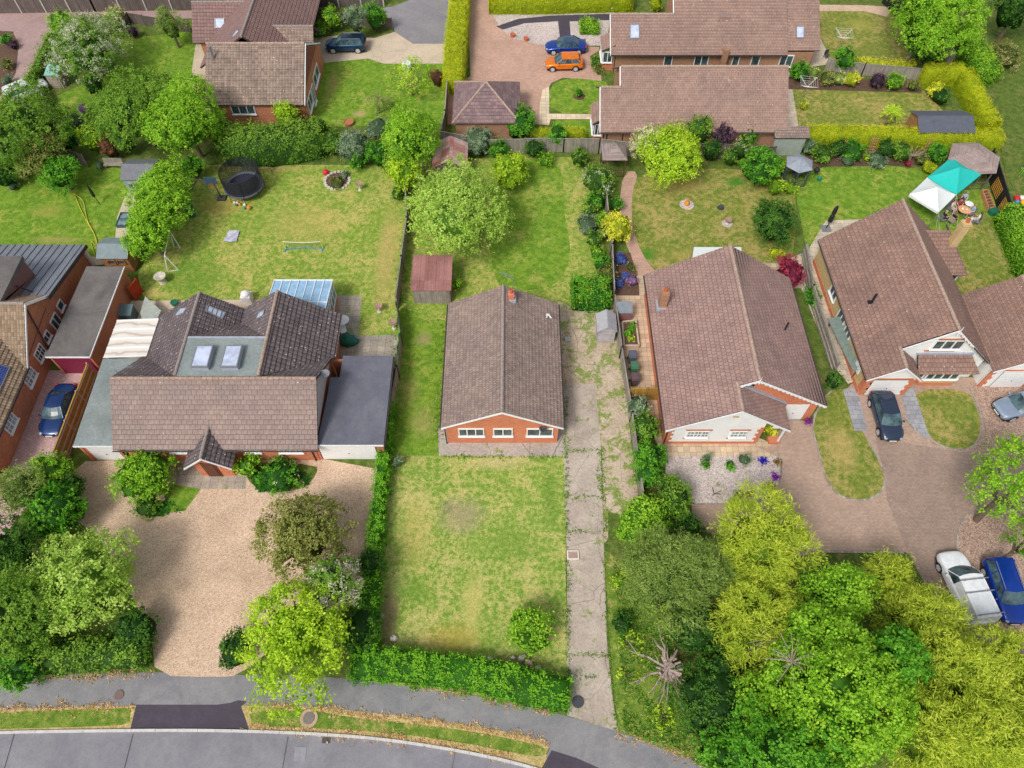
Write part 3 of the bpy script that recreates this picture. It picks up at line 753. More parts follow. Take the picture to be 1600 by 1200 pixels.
TANPATH = concrete('tan_slabs', C(214, 192, 164), C(194, 172, 148), crack=0, stain=.4, slab_w=.45, slab_h=.45)
CREAM = concrete('cream_slabs', C(232, 214, 184), C(218, 200, 172), crack=0, stain=.3, slab_w=.5, slab_h=.5)
SLATE = concrete('slate_slabs', C(176, 176, 182), C(150, 152, 160), crack=0, stain=.5, slab_w=.55, slab_h=.4)
SAND = concrete('sandstone_slabs', C(222, 208, 184), C(196, 182, 170), crack=0, stain=.5, slab_w=.7, slab_h=.5)
ROAD = asphalt('road_asphalt', C(124, 122, 130), C(148, 146, 152))
FOOT = asphalt('footway_asphalt', C(120, 120, 126), C(152, 150, 150))
TARNEW = asphalt('new_tarmac', C(72, 66, 76), C(88, 80, 92))
TARTOP = asphalt('drive_tarmac', C(128, 126, 132), C(152, 148, 150))
BP = blocks('block_paving', C(196, 170, 152), C(180, 154, 138), patch=1)
BPD = blocks('dark_block_paving', C(176, 154, 140), C(160, 138, 126))
BPP = blocks('pink_block_paving', C(212, 178, 176), C(196, 160, 158), .25, .2, rad(25))
BPO = blocks('orange_block_paving', C(206, 170, 150), C(194, 158, 140), .25, .2)
BPT = blocks('rose_block_paving', C(190, 162, 158), C(178, 150, 146))
KERB = plain('kerb_concrete', C(205, 202, 200), .8, var=.12, bmp=.3)
SETT = blocks('setts', C(190, 180, 168), C(150, 140, 130), .22, .5, 0, (.3, .28, .25, 1))
LV = [0]
def patch(name, mat, pix, z=None, world=False, struct=True, label=None, cat=None):
    if z is None: LV[0] += 1; z = .0009*LV[0]+.004
    pts = [(p[0], p[1]) for p in pix] if world else [P(*p)[:2] for p in pix]
    A = sum(pts[i][0]*pts[(i+1) % len(pts)][1]-pts[(i+1) % len(pts)][0]*pts[i][1] for i in range(len(pts)))
    if A < 0: pts = pts[::-1]
    mb = MB(); mb.face([(p[0], p[1], z) for p in pts]); o = mb.build(name, mat)
    if struct: o['kind'] = 'structure'
    return o
def smooth(pts, it=2, closed=True):
    for _ in range(it):
        out = []; n = len(pts)
        for i in range(n if closed else n-1):
            a, b = pts[i], pts[(i+1) % n]
            out += [(a[0]*.75+b[0]*.25, a[1]*.75+b[1]*.25), (a[0]*.25+b[0]*.75, a[1]*.25+b[1]*.75)]
        if not closed: out = [pts[0]]+out+[pts[-1]]
        pts = out
    return pts
def edging(name, pix, w=.12, h=.03, mat=None, z=0.045, world=False, closed=False, label=None, cat=None):
    pts = [(p[0], p[1]) for p in pix] if world else [P(*p)[:2] for p in pix]
    if closed: pts.append(pts[0])
    mb = MB()
    for a, b in zip(pts[:-1], pts[1:]):
        L = math.hypot(b[0]-a[0], b[1]-a[1]); n = max(1, int(L/(.9 if name == 'kerb' else .3)))
        for i in range(n):
            t0, t1 = i/n, (i+(.985 if name == 'kerb' else .93))/n
            hh = h*random.uniform(.85, 1.1)
            mb.obox((a[0]+(b[0]-a[0])*t0, a[1]+(b[1]-a[1])*t0), (a[0]+(b[0]-a[0])*t1, a[1]+(b[1]-a[1])*t1), w*random.uniform(.97, 1.03), z, z+hh)
    o = mb.build(name, mat or KERB)
    if label: tag(o, label, cat)
    else: o['kind'] = 'structure'
    return o
patch('ground', G_ROUGH, [(-600, -450), (600, -450), (600, 700), (-600, 700)], z=0, world=True)
# --- street
kerbline = smooth([(-120, 1150), (0, 1144.5), (150, 1142), (300, 1141), (400, 1143), (500, 1147), (600, 1155), (700, 1170), (790, 1188), (860, 1208), (950, 1245), (1100, 1330)], 2, False)
road = kerbline+[(1000, 1345), (400, 1345)]
kw = [P(*p)[:2] for p in kerbline]
patch('road', ROAD, [(x, y-.02) for x, y in kw]+[(40, -30), (-60, -30)], world=True)
edging('kerb', [(x, y) for x, y in kw], .16, .10, KERB, 0, world=True)
foot_up = smooth([(-120, 1082), (0, 1067), (60, 1056), (160, 1052), (240, 1050), (330, 1052), (400, 1056), (470, 1055), (560, 1062), (650, 1072), (740, 1086), (860, 1112), (890, 1120), (965, 1142), (1010, 1160), (1060, 1178), (1120, 1206), (1200, 1250)], 1, False)
foot_dn = smooth([(1150, 1330), (1040, 1290), (950, 1246), (900, 1214), (850, 1190), (862, 1162), (800, 1145), (720, 1131), (640, 1120), (560, 1112), (500, 1104), (385, 1102), (210, 1102), (0, 1108), (-120, 1115)], 1, False)
wu = [P(*p)[:2] for p in foot_up]; wd = [P(*p)[:2] for p in foot_dn]
patch('verge_dry_edge', G_DRY, [(x, y+.15) for x, y in wd[::-1]][:len(wd)]+[(x, y+.06) for x, y in kw[::-1]], world=True)
patch('verge', G_STRIP, [P(*p)[:2] for p in [(-120, 1122), (0, 1114), (60, 1110), (150, 1108), (205, 1106), (203, 1128), (190, 1133), (120, 1136), (0, 1139), (-120, 1143)]], world=True)
patch('verge', G_STRIP, [P(*p)[:2] for p in smooth([(388, 1110), (470, 1109), (483, 1108), (540, 1120), (640, 1130), (740, 1143), (800, 1155), (856, 1168), (850, 1184), (800, 1176), (720, 1160), (620, 1146), (500, 1138), (395, 1134)], 1)], world=True)
patch('footpath', FOOT, wu+wd, world=True)
patch('vehicle_crossing', TARNEW, [(213, 1101), (340, 1101), (360, 1098), (372, 1094), (386, 1096), (377, 1104), (390, 1141), (203, 1141)])
patch('vehicle_crossing', TARNEW, [(862, 1172), (900, 1184), (950, 1206), (985, 1228), (930, 1224), (846, 1201)])
# --- centre plot
patch('front_lawn', G_CENTRE, [(618, 660), (690, 660), (690, 712), (885, 712), (884, 900), (888, 1060), (885, 1105), (540, 1060), (575, 1000), (590, 900), (605, 740)])
patch('side_lawn', G_LUSH, [(612, 480), (700, 480), (692, 690), (685, 712), (612, 712), (620, 600)])
patch('back_lawn', G_BACK, [(640, 250), (905, 245), (935, 330), (958, 480), (905, 480), (880, 500), (690, 500), (625, 480), (635, 380)])
patch('back_lawn_rough', G_LUSH, smooth([(880, 250), (800, 250), (760, 330), (770, 440), (800, 455), (870, 450), (895, 400), (880, 330)], 2))
patch('side_yard', CONCW, [(872, 470), (905, 486), (962, 484), (972, 560), (985, 680), (998, 778), (975, 800), (960, 830), (944, 850), (940, 700), (884, 700)])
patch('driveway', CONC, [(878, 600), (930, 600), (939, 700), (944, 860), (948, 1000), (957, 1090), (966, 1143), (886, 1118), (886, 900), (881, 712)])
patch('house_apron', CONCP, [(684, 668), (700, 668), (700, 600), (890, 600), (884, 712), (858, 714), (686, 712)])
# --- left front gravel
patch('gravel_drive', GRAV, smooth([(112, 722), (200, 718), (596, 715), (590, 790), (578, 860), (545, 960), (430, 1010), (372, 1056), (340, 1058), (243, 1056), (238, 1000), (170, 850), (100, 800)], 1))
patch('slab_path', PATIO, [(275, 722), (385, 745), (384, 764), (318, 764), (275, 762)])
patch('flower_bed', G_ROUGH, smooth([(380, 728), (400, 722), (495, 726), (496, 740), (478, 762), (440, 770), (405, 766), (385, 748)], 1))
patch('small_lawn', G_LUSH, [(212, 770), (270, 757), (314, 764), (290, 798), (230, 806)])
patch('neighbour_drive', BPP, [(75, 579), (139, 579), (130, 640), (108, 716), (88, 716), (60, 770), (0, 845), (-90, 960), (-150, 960), (-150, 700), (20, 716)])
# --- left back gardens
patch('back_garden_lawn', G_BACK, [(225, 465), (215, 430), (240, 380), (300, 300), (320, 258), (600, 258), (640, 300), (636, 400), (622, 480), (616, 530), (560, 525), (530, 468), (400, 470), (250, 470)])
patch('patio', PATIO, [(525, 462), (566, 462), (560, 525), (622, 523), (614, 600), (500, 600), (505, 470)])
patch('yard', CONCL, [(150, 470), (240, 470), (420, 468), (430, 500), (250, 560), (150, 560)])
patch('far_left_lawn', G_LUSH, [(-160, 255), (120, 250), (210, 255), (200, 300), (185, 400), (120, 405), (-160, 405)])
patch('slab_path', CONCL, [(198, 300), (212, 300), (202, 380), (190, 402), (190, 410), (150, 415), (118, 420), (118, 402), (178, 400), (183, 340)])
# --- right house plot
patch('garden_lawn', G_OLIVE, smooth([(985, 270), (1100, 262), (1240, 270), (1245, 350), (1235, 420), (1240, 460), (1020, 440), (990, 372), (982, 330)], 1))
patch('garden_lawn_green', G_LUSH, smooth([(1236, 262), (1440, 258), (1560, 300), (1600, 380), (1590, 450), (1500, 460), (1280, 460), (1262, 400), (1250, 340)], 1))
patch('olive_lawn', G_OLIVE, [(1495, 350), (1545, 335), (1590, 450), (1495, 470)])
patch('garden_path', BPO, smooth([(974, 268), (998, 268), (988, 300), (986, 335), (993, 375), (1012, 412), (1030, 430), (1004, 450), (990, 410), (974, 372), (966, 330)], 1))
patch('side_passage', TANPATH, [(958, 440), (1080, 411), (1280, 411), (1280, 450), (1020, 455), (1030, 560), (1044, 692), (1030, 700), (1000, 640), (975, 600)])
patch('planting_bed', SOIL, [(952, 395), (985, 395), (998, 445), (999, 462), (958, 462)])
patch('gravel_garden', GRAV2, smooth([(1040, 705), (1212, 705), (1221, 735), (1216, 762), (1200, 778), (1170, 787), (1085, 787), (1050, 760), (1040, 740)], 0))
patch('front_path', TANPATH, [(1038, 690), (1185, 684), (1214, 697), (1214, 713), (1042, 713)])
court = [(1180, 697), (1200, 700), (1228, 655), (1276, 660), (1330, 600), (1420, 590), (1660, 590), (1760, 640), (1760, 1080), (1480, 1010), (1440, 930), (1415, 862), (1085, 862), (1080, 788), (1170, 787), (1203, 778), (1221, 745), (1222, 718)]
patch('courtyard', BP, court)
patch('courtyard_road', BPD, [(1378, 640), (1398, 690), (1500, 706), (1760, 700), (1760, 1080), (1480, 1010), (1418, 862), (1385, 780), (1382, 745), (1368, 690)])
isl1 = smooth([(1292, 612), (1322, 606), (1333, 640), (1352, 685), (1372, 716), (1383, 745), (1380, 765), (1362, 780), (1336, 783), (1306, 773), (1288, 745), (1277, 700), (1266, 662)], 1)
isl2 = smooth([(1428, 609), (1512, 608), (1527, 640), (1533, 668), (1525, 692), (1508, 703), (1478, 699), (1452, 684), (1436, 640)], 1)
patch('front_lawn', G_OLIVE, isl1); patch('front_lawn', G_OLIVE, isl2)
edging('lawn_edging', isl1[6:]+isl1[:1], .13, .03, SETT); 
edging('lawn_edging', smooth([(1400, 640), (1420, 662), (1440, 684), (1470, 699), (1508, 705), (1530, 692), (1536, 668), (1529, 640), (1516, 608)], 1, False), .13, .03, SETT)
patch('slate_path', SLATE, [(1317, 609), (1338, 604), (1355, 673), (1335, 674)]); patch('slate_path', SLATE, [(1406, 612), (1427, 606), (1452, 684), (1436, 679), (1418, 656)])
patch('gravel_bay', GRAV3, [(1514, 600), (1760, 594), (1760, 702), (1600, 706), (1560, 700), (1512, 706), (1531, 693), (1535, 668), (1527, 634)])
bay = smooth([(1760, 790), (1560, 795), (1516, 801), (1500, 818), (1494, 850), (1500, 900), (1530, 1010), (1760, 1050)], 1)
patch('gravel_bay', GRAV3, bay)
edging('bay_edging', smooth([(1560, 795), (1516, 801), (1500, 818), (1494, 850), (1498, 880)], 1, False), .12, .03, SETT)
edging('court_edging', [(1262, 862), (1412, 864)], .14, .03, SETT)
edging('gravel_edging', smooth([(1214, 697), (1221, 735), (1216, 762), (1200, 778), (1170, 787), (1085, 788)], 1, False), .1, .03, SETT)
patch('side_lane', SAND, [(1232, 405), (1262, 392), (1290, 345), (1350, 343), (1320, 390), (1300, 460), (1350, 590), (1325, 600), (1300, 570), (1260, 470)])
patch('shrub_ground', G_ROUGH, [(950, 800), (1262, 865), (1420, 865), (1500, 1020), (1760, 1100), (1760, 1300), (1130, 1206), (966, 1143), (950, 950)])
patch('rough_grass', G_STRIP, [(945, 860), (1000, 900), (1020, 1000), (1120, 1190), (1060, 1178), (966, 1143), (952, 1000)])
patch('cobble_strip', GRAV3, [(1090, 862), (1262, 862), (1262, 868), (1100, 880)])
# --- top plots
patch('service_drive', BPT, [(-200, 19), (310, 17), (460, 14), (470, 24), (310, 29), (130, 34), (95, 50), (75, 60), (58, 125), (30, 160), (-20, 160), (22, 50), (-60, 45), (-200, 42)])
patch('side_bed', SOIL, [(-200, 42), (20, 50), (30, 70), (25, 115), (5, 150), (-200, 160)])
patch('top_left_lawn', G_LUSH, [(190, 62), (308, 48), (316, 110), (300, 180), (100, 220), (90, 150), (180, 110)])
patch('house_path', CONCL, [(306, 70), (322, 70), (330, 185), (310, 180), (300, 110)])
patch('top_lawn', G_LUSH, [(484, 98), (585, 90), (600, 100), (700, 98), (700, 195), (490, 200)])
patch('car_drive', CONCL, [(484, 60), (530, 56), (585, 60), (618, 50), (645, 68), (704, 68), (704, 100), (600, 100), (575, 92), (484, 101)])
patch('tarmac_drive', TARTOP, [(598, 13), (615, 10), (680, -14), (720, -30), (715, 0), (704, 69), (645, 69), (618, 51)])
patch('close_drive', BPO, smooth([(730, -30), (752, -30), (765, 6), (775, 30), (800, 60), (840, 70), (900, 72), (936, 74), (940, 128), (880, 122), (862, 130), (848, 150), (846, 195), (700, 195), (700, 140), (735, 120)], 0))
patch('gravel_bed', GRAV2, smooth([(768, 22), (955, 20), (955, 72), (890, 72), (840, 70), (800, 60), (782, 44)], 0))
patch('dark_path', TARNEW, smooth([(775, 42), (810, 30), (860, 25), (955, 22), (955, 32), (890, 34), (892, 60), (875, 62), (872, 34), (820, 37), (786, 47)], 0))
patch('bed_edge_lawn', G_ROUGH, [(922, 88), (942, 76), (946, 118), (934, 118), (924, 106)])
patch('round_lawn', G_LUSH, smooth([(858, 136), (880, 124), (910, 123), (958, 130), (945, 178), (858, 178)], 1))
patch('cream_path', CREAM, smooth([(848, 140), (858, 136), (858, 178), (930, 179), (930, 187), (860, 187), (858, 196), (842, 195), (844, 160)], 0))
patch('strip_lawn', G_LUSH, [(868, 188), (930, 188), (930, 215), (868, 215)])
patch('top_right_lawn', G_OLIVE, [(1280, 18), (1400, 16), (1425, 60), (1440, 100), (1290, 104), (1281, 60)])
patch('gravel_path', GRAV, [(1280, 8), (1355, 9), (1395, 12), (1385, 27), (1350, 18), (1280, 18)])
patch('mid_right_lawn', G_OLIVE, [(1232, 138), (1330, 134), (1440, 140), (1500, 200), (1400, 206), (1250, 205)])
patch('house_terrace', SAND, [(1281, 60), (1302, 100), (1262, 106), (1232, 104), (1250, 215), (1222, 240), (1205, 230), (1205, 84)])
patch('far_right_lawn', G_ROUGH, [(1500, 0), (1760, -40), (1760, 420), (1600, 420), (1560, 215), (1500, 90)])
patch('hedge_bed', SOIL, [(1250, 222), (1440, 222), (1450, 258), (1265, 262)])
patch('hedge_bed', SOIL, [(1225, 120), (1440, 128), (1440, 146), (1230, 140)])

for a, b in (((207, 1148), (190, 1215)), ((449, 1152), (438, 1215)), ((710, 1176), (703, 1215)), ((22, 1146), (2, 1215))):
    A, B = P(*a), P(*b); patch('road_joint', FOOT, [(A[0]-.03, A[1]), (A[0]+.03, A[1]), (B[0]+.03, B[1]), (B[0]-.03, B[1])], world=True)
# ---------------------------------------------------------------- houses
def _ray(px, py):
    u = (px-800)/F; v = (600-py)/F
    return (u, _c+v*_s, -_s+v*_c)
def WY(Y, px, py):
    r = _ray(px, py); t = Y/r[1]; return (r[0]*t, CAMH+r[2]*t)
def WX(X, px, py):
    r = _ray(px, py); t = X/r[0]; return (r[1]*t, CAMH+r[2]*t)
def window(root, a, b, z0, z1, n=2, sill=True, frame=None, pane=None, name='window', bars=0, door=False):
    """window on a wall, a->b runs so that the outside is on its right-hand side"""
    L = math.hypot(b[0]-a[0], b[1]-a[1]); t = ((b[0]-a[0])/L, (b[1]-a[1])/L); nx, ny = t[1], -t[0]
    def pt(u, o): return (a[0]+t[0]*u+nx*o, a[1]+t[1]*u+ny*o)
    fr = MB(); w = .075
    def bar(u0, u1, za, zb, d=.09):
        fr.prism([pt(u0, .0), pt(u1, .0), pt(u1, d), pt(u0, d)], za, zb)
    bar(0, L, z0, z0+w); bar(0, L, z1-w, z1); bar(0, w, z0+w, z1-w, .088); bar(L-w, L, z0+w, z1-w, .088)
    for k in range(1, n): bar(L*k/n-w*.5, L*k/n+w*.5, z0+w, z1-w, .086)
    for k in range(bars): zz = z0+(z1-z0)*(k+1)/(bars+1); bar(w, L-w, zz-.018, zz+.018, .07)
    if bars:
        for k in range(n):
            uu = L*(k+.5)/n; bar(uu-.018, uu+.018, z0+w, z1-w, .068)
    if sill: bar(-.06, L+.06, z0-.06, z0-.002, .16)
    f = fr.build(name, frame or WHITE, root)
    g = MB(); p0 = pt(w*.5, .035); p1 = pt(L-w*.5, .035)
    g.face([(p0[0], p0[1], z0+w*.5), (p1[0], p1[1], z0+w*.5), (p1[0], p1[1], z1-w*.5), (p0[0], p0[1], z1-w*.5)])
    g.build('pane', pane or GLASSD, f)
    return f
def win_px(root, ax, W_, x0, y0, x1, y1, n=2, **k):
    """window measured from its corners in the photo, on the wall plane ax=W_ ('y' faces the street, 'x' faces right)"""
    if ax == 'y':
        a = WY(W_, x0, y0); b = WY(W_, x1, y1); return window(root, (min(a[0], b[0]), W_), (max(a[0], b[0]), W_), min(a[1], b[1]), max(a[1], b[1]), n, **k)
    a = WX(W_, x0, y0); b = WX(W_, x1, y1)
    return window(root, (W_, min(a[0], b[0])), (W_, max(a[0], b[0])), min(a[1], b[1]), max(a[1], b[1]), n, **k)
def gdoor(root, a, b, z0, z1, mat, name='garage_door', ribs=9, handle=True):
    L = math.hypot(b[0]-a[0], b[1]-a[1]); t = ((b[0]-a[0])/L, (b[1]-a[1])/L); nx, ny = t[1], -t[0]
    def pt(u, o): return (a[0]+t[0]*u+nx*o, a[1]+t[1]*u+ny*o)
    m = MB(); hh = (z1-z0)/ribs
    for k in range(ribs):
        m.prism([pt(0, 0), pt(L, 0), pt(L, .045), pt(0, .045)], z0+k*hh+.012, z0+(k+1)*hh-.006)
    m.prism([pt(0, 0), pt(L, 0), pt(L, .03), pt(0, .03)], z0, z1)
    d = m.build(name, mat, root)
    if handle:
        h = MB(); p = pt(L*.5, .06); h.ball((p[0], p[1], z0+(z1-z0)*.42), .045); h.build('handle', BLACK, d)
    return d
def frame_strip(root, a, b, z, mat, w=.16, d=.05, name='fascia'):
    m = MB(); L = math.hypot(b[0]-a[0], b[1]-a[1]); t = ((b[0]-a[0])/L, (b[1]-a[1])/L); nx, ny = t[1], -t[0]
    m.prism([(a[0], a[1]), (b[0], b[1]), (b[0]+nx*d, b[1]+ny*d), (a[0]+nx*d, a[1]+ny*d)], z-w, z)
    return m.build(name, mat, root)
def gable_wall(mb, axis, at, x0, x1, c, ze, zr, th=.2, zel=None, z0=0, zer=None):
    """pentagon wall in the plane axis=at, thickness th inward (+)"""
    zl = zel if zel is not None else ze; zq = zer if zer is not None else ze
    pts = [(x0, z0), (x1, z0), (x1, zq), (c, zr), (x0, zl)]
    for o, fl in ((0, False), (th, True)):
        P3 = [((p[0], at+o, p[1]) if axis == 'y' else (at+o, p[0], p[1])) for p in pts]
        if fl: P3 = P3[::-1]
        mb.face(P3)
    n = len(pts)
    for i in range(n):
        a, b = pts[i], pts[(i+1) % n]
        q = [(a[0], at, a[1]), (a[0], at+th, a[1]), (b[0], at+th, b[1]), (b[0], at, b[1])] if axis == 'y' else [(at, a[0], a[1]), (at+th, a[0], a[1]), (at+th, b[0], b[1]), (at, b[0], b[1])]
        mb.face(q)
def barge(root, axis, at, x0, x1, c, zl, zr, zre, mat, w=.2, d=.05, name='bargeboard', scallop=False):
    m = MB()
    for (xa, za, xb, zb) in ((x0, zl, c, zr), (c, zr, x1, zre)):
        n = 1
        if scallop: n = max(3, int(abs(xb-xa)/.35))
        for k in range(n):
            t0, t1 = k/n, (k+1)/n
            A = (xa+(xb-xa)*t0, za+(zb-za)*t0); B = (xa+(xb-xa)*t1, za+(zb-za)*t1)
            q = [(A[0], A[1]-w), (B[0], B[1]-w), (B[0], B[1]), (A[0], A[1])]
            if scallop: q = [(A[0], A[1]-w*.7), ((A[0]+B[0])/2, (A[1]+B[1])/2-w*1.3), (B[0], B[1]-w*.7), (B[0], B[1]), (A[0], A[1])]
            f3 = [(p[0], at, p[1]) if axis == 'y' else (at, p[0], p[1]) for p in q]
            g3 = [(p[0], at+d, p[1]) if axis == 'y' else (at+d, p[0], p[1]) for p in q]
            m.face(f3); m.face(g3[::-1])
            L_ = len(q)
            for i in range(L_): m.face([g3[i], f3[i], f3[(i+1) % L_], g3[(i+1) % L_]])
    return m.build(name, mat, root)
def slopes(root, polys, mat, ridges=(), h=.33, lift=.035, name='roof', rmat=None, under=None, rr=.12):
    m = MB()
    for p in polys: tiles(m, p, h, lift*1.5, 0); slab(m, p, .12, 1, .012)
    r = m.build(name, [mat, under or FASCIA], root)
    if ridges:
        for a, b in ridges: q = MB(); ridge_caps(q, a, b, rr); q.build('ridge_tiles', rmat or mat, r)
    return r
def roof_y(x0, x1, c, y0, y1, ze, zr, ze2=None):
    e2 = ze if ze2 is None else ze2
    return [[(x0, y0, ze), (c, y0, zr), (c, y1, zr), (x0, y1, ze)], [(c, y0, zr), (x1, y0, e2), (x1, y1, e2), (c, y1, zr)]]
def roof_x(y0, y1, c, x0, x1, ze, zr, ze2=None):
    e2 = ze if ze2 is None else ze2
    return [[(x0, y0, ze), (x1, y0, ze), (x1, c, zr), (x0, c, zr)], [(x0, c, zr), (x1, c, zr), (x1, y1, e2), (x0, y1, e2)]]
def on_slope(mb_fn, plane_pt, n): pass
def skylight(root, quad, n, mat=None, name='skylight', fr=None, lift=.11):
    """roof window: quad of 4 world points on the slope, n its normal"""
    n = Vector(n).normalized(); q = [Vector(p) for p in quad]; c = sum(q, Vector())/4
    m = MB()
    for i in range(4):
        a, b = q[i], q[(i+1) % 4]; ai, bi = a+(c-a)*.13, b+(c-b)*.13
        m.face([a+n*lift, b+n*lift, bi+n*lift, ai+n*lift]); m.face([a-n*.05, b-n*.05, b+n*lift, a+n*lift]); m.face([ai+n*lift, bi+n*lift, bi-n*.05, ai-n*.05])
    f = m.build(name, fr or GREYM, root)
    g = MB(); g.face([p+(c-p)*.1+n*(lift*.55) for p in q]); g.build('pane', mat or GLASSL, f)
    return f
def plane_hit(px, py, p0, n):
    r = Vector(_ray(px, py)); o = Vector((0, 0, CAMH)); n = Vector(n); t = (Vector(p0)-o).dot(n)/r.dot(n); return o+r*t
def sky_px(root, pix, p0, n, **k): return skylight(root, [plane_hit(x, y, p0, n) for x, y in pix], n, **k)
def downpipe(root, x, y, z0, z1, mat=None, r=.045, name='downpipe'):
    return MB().tube((x, y, z0), (x, y, z1), r, r, 8).build(name, mat or BLACK, root)
def gutter(root, a, b, mat=None, r=.06, name='gutter'):
    return MB().tube(a, b, r, r, 6).build(name, mat or FASCIA, root)
def chimney(root, x, y, z0, z1, w, d, mat, pot=True, flash=None):
    m = MB().box(x-w/2, x+w/2, y-d/2, y+d/2, z0, z1); m.box(x-w/2-.04, x+w/2+.04, y-d/2-.04, y+d/2+.04, z1-.22, z1-.12)
    c = m.build('chimney', mat, root)
    if pot: MB().lathe((x, y, z1), [(.15, 0), (.13, .05), (.12, .3), (.145, .33), (.1, .34), (.09, .2)], 12).build('chimney_pot', POT, c)
    if flash: MB().prism([(x-w/2-.15, y-d/2-.15), (x+w/2+.15, y-d/2-.15), (x+w/2+.15, y+d/2+.1), (x-w/2-.15, y+d/2+.1)], flash[0], flash[1]).build('flashing', LEAD, c)
    return c
def aerial(root, x, y, z, h=1.2, n=9, ang=.3):
    m = MB().tube((x, y, z), (x, y, z+h), .025, .02, 5); dx, dy = math.cos(ang), math.sin(ang)
    m.tube((x-dx*.1, y-dy*.1, z+h), (x+dx*1.2, y+dy*1.2, z+h), .018, .018, 5)
    for k in range(n):
        t = .15+k*.12; l = .28-.012*k
        m.tube((x+dx*t-dy*l, y+dy*t+dx*l, z+h), (x+dx*t+dy*l, y+dy*t-dx*l, z+h), .011, .011, 4)
    return m.build('aerial', GREYM, root)
POT = plain('terracotta', C(190, 105, 70), .8, var=.15)
LEAD = plain('lead', C(172, 176, 190), .55, .1, var=.15)
T_H1 = tile('tile_bungalow', C(166, 146, 136), C(142, 124, 116), .19, .28, .5, .38, lichen=.12, lich_col=C(190, 175, 160), stain=.6)
T_H2F = tile('tile_front_chalet', C(160, 141, 133), C(149, 130, 123), .38, .34, .5, .42, lichen=.05, stain=.45, msz=.02)
T_H2R = tile('tile_lichened', C(124, 113, 114), C(108, 98, 101), .36, .34, 0, .3, lichen=.42, stain=.8, orange=.35, roll=True, msz=.028)
T_H4 = tile('tile_pink_flat', C(170, 141, 132), C(156, 128, 121), .3, .33, .5, .36, stain=.6, lichen=.05, msz=.02)
T_H5 = tile('tile_brown_flat', C(158, 128, 115), C(144, 116, 106), .33, .33, .5, .38, stain=.6, orange=.08, lichen=.05, msz=.018)
T_H6 = tile('tile_roman', C(168, 148, 134), C(140, 122, 112), .3, .36, 0, .4, lichen=.1, stain=.6, roll=True)
T_H6R = tile('tile_redbrown', C(148, 120, 114), C(136, 108, 104), .33, .36, 0, .55, stain=.2, roll=True)
T_H3 = tile('tile_tan_roman', C(168, 146, 122), C(134, 114, 96), .22, .3, 0, .45, lichen=.15, stain=.5, roll=True)
T_H9 = tile('tile_top_pink', C(168, 140, 127), C(153, 127, 117), .33, .34, .5, .42, stain=.5, lichen=.05, msz=.018)
T_PYR = tile('tile_pyramid', C(150, 126, 126), C(124, 104, 106), .4, .33, .5, .45, stain=.5)
RIDGEG = plain('ridge_grey', C(160, 146, 140), .85, var=.35, scale=8)
RIDGEL = plain('ridge_lichen', C(182, 158, 142), .9, var=.5, scale=9)
FELT = asphalt('flat_felt_dark', C(88, 86, 88), C(126, 120, 116))
FELTB = asphalt('flat_felt_blue', C(92, 94, 106), C(118, 119, 130))
FELTG = concrete('flat_felt_green', C(148, 158, 156), C(122, 132, 132), crack=0, stain=.7, seed=6)
ZINC = plain('zinc_sheet', C(138, 142, 152), .45, .25, var=.12, scale=1.5)
MAROON = plain('maroon_door', C(128, 38, 66), .45, var=.06)

# === the brick bungalow in the middle
h1 = thing('bungalow', 'small orange brick bungalow with a mottled brown tiled gable roof beside the cracked concrete drive', 'house', (-.7, 31.5, 0))
m = MB(); gable_wall(m, 'y', 25.98, -4.72, 3.32, -.68, 2.42, 4.42); gable_wall(m, 'y', 36.7, -4.72, 3.32, -.68, 2.42, 4.42)
m.box(-4.72, -4.52, 26.2, 36.7, 0, 2.42); m.box(3.12, 3.32, 26.2, 36.7, 0, 2.42); m.build('wall', BRICKO, h1)
slopes(h1, roof_y(-5.05, 3.66, -.68, 25.82, 37.15, 2.5, 4.68), T_H1, [((-.68, 25.8, 4.72), (-.68, 37.15, 4.72))], .28, .03, rmat=RIDGEG)
barge(h1, 'y', 25.76, -5.05, 3.66, -.68, 2.52, 4.7, 2.52, WHITE, .16)
for x0, x1, n in ((-3.85, -2.0, 3), (-1.35, .05, 2), (1.05, 2.95, 2)): window(h1, (x0, 25.98), (x1, 25.98), 1.12, 2.2, n)
gutter(h1, (3.72, 25.9, 2.42), (3.72, 37.1, 2.42)); gutter(h1, (-5.11, 25.9, 2.42), (-5.11, 37.1, 2.42)); downpipe(h1, -4.8, 25.93, 0, 2.35)
chimney(h1, -.05, 36.1, 4.2, 5.1, .42, .42, BRICKO, True, (4.28, 4.5)); aerial(h1, .05, 36.6, 4.5, 1.7, 8, 2.6)
MB().path([(2.7, 35.3, 3.1), (2.7, 35.3, 3.5), (2.85, 35.1, 3.62), (3.0, 35.0, 3.4)], .06, 8).build('vent_pipe', WHITE, h1)
MB().lathe((2.2, 25.75, 2.45), [(.02, 0), (.22, .03), (.28, .1), (.27, .11), (.02, .04)], 14).build('satellite_dish', DARKGREY, h1)

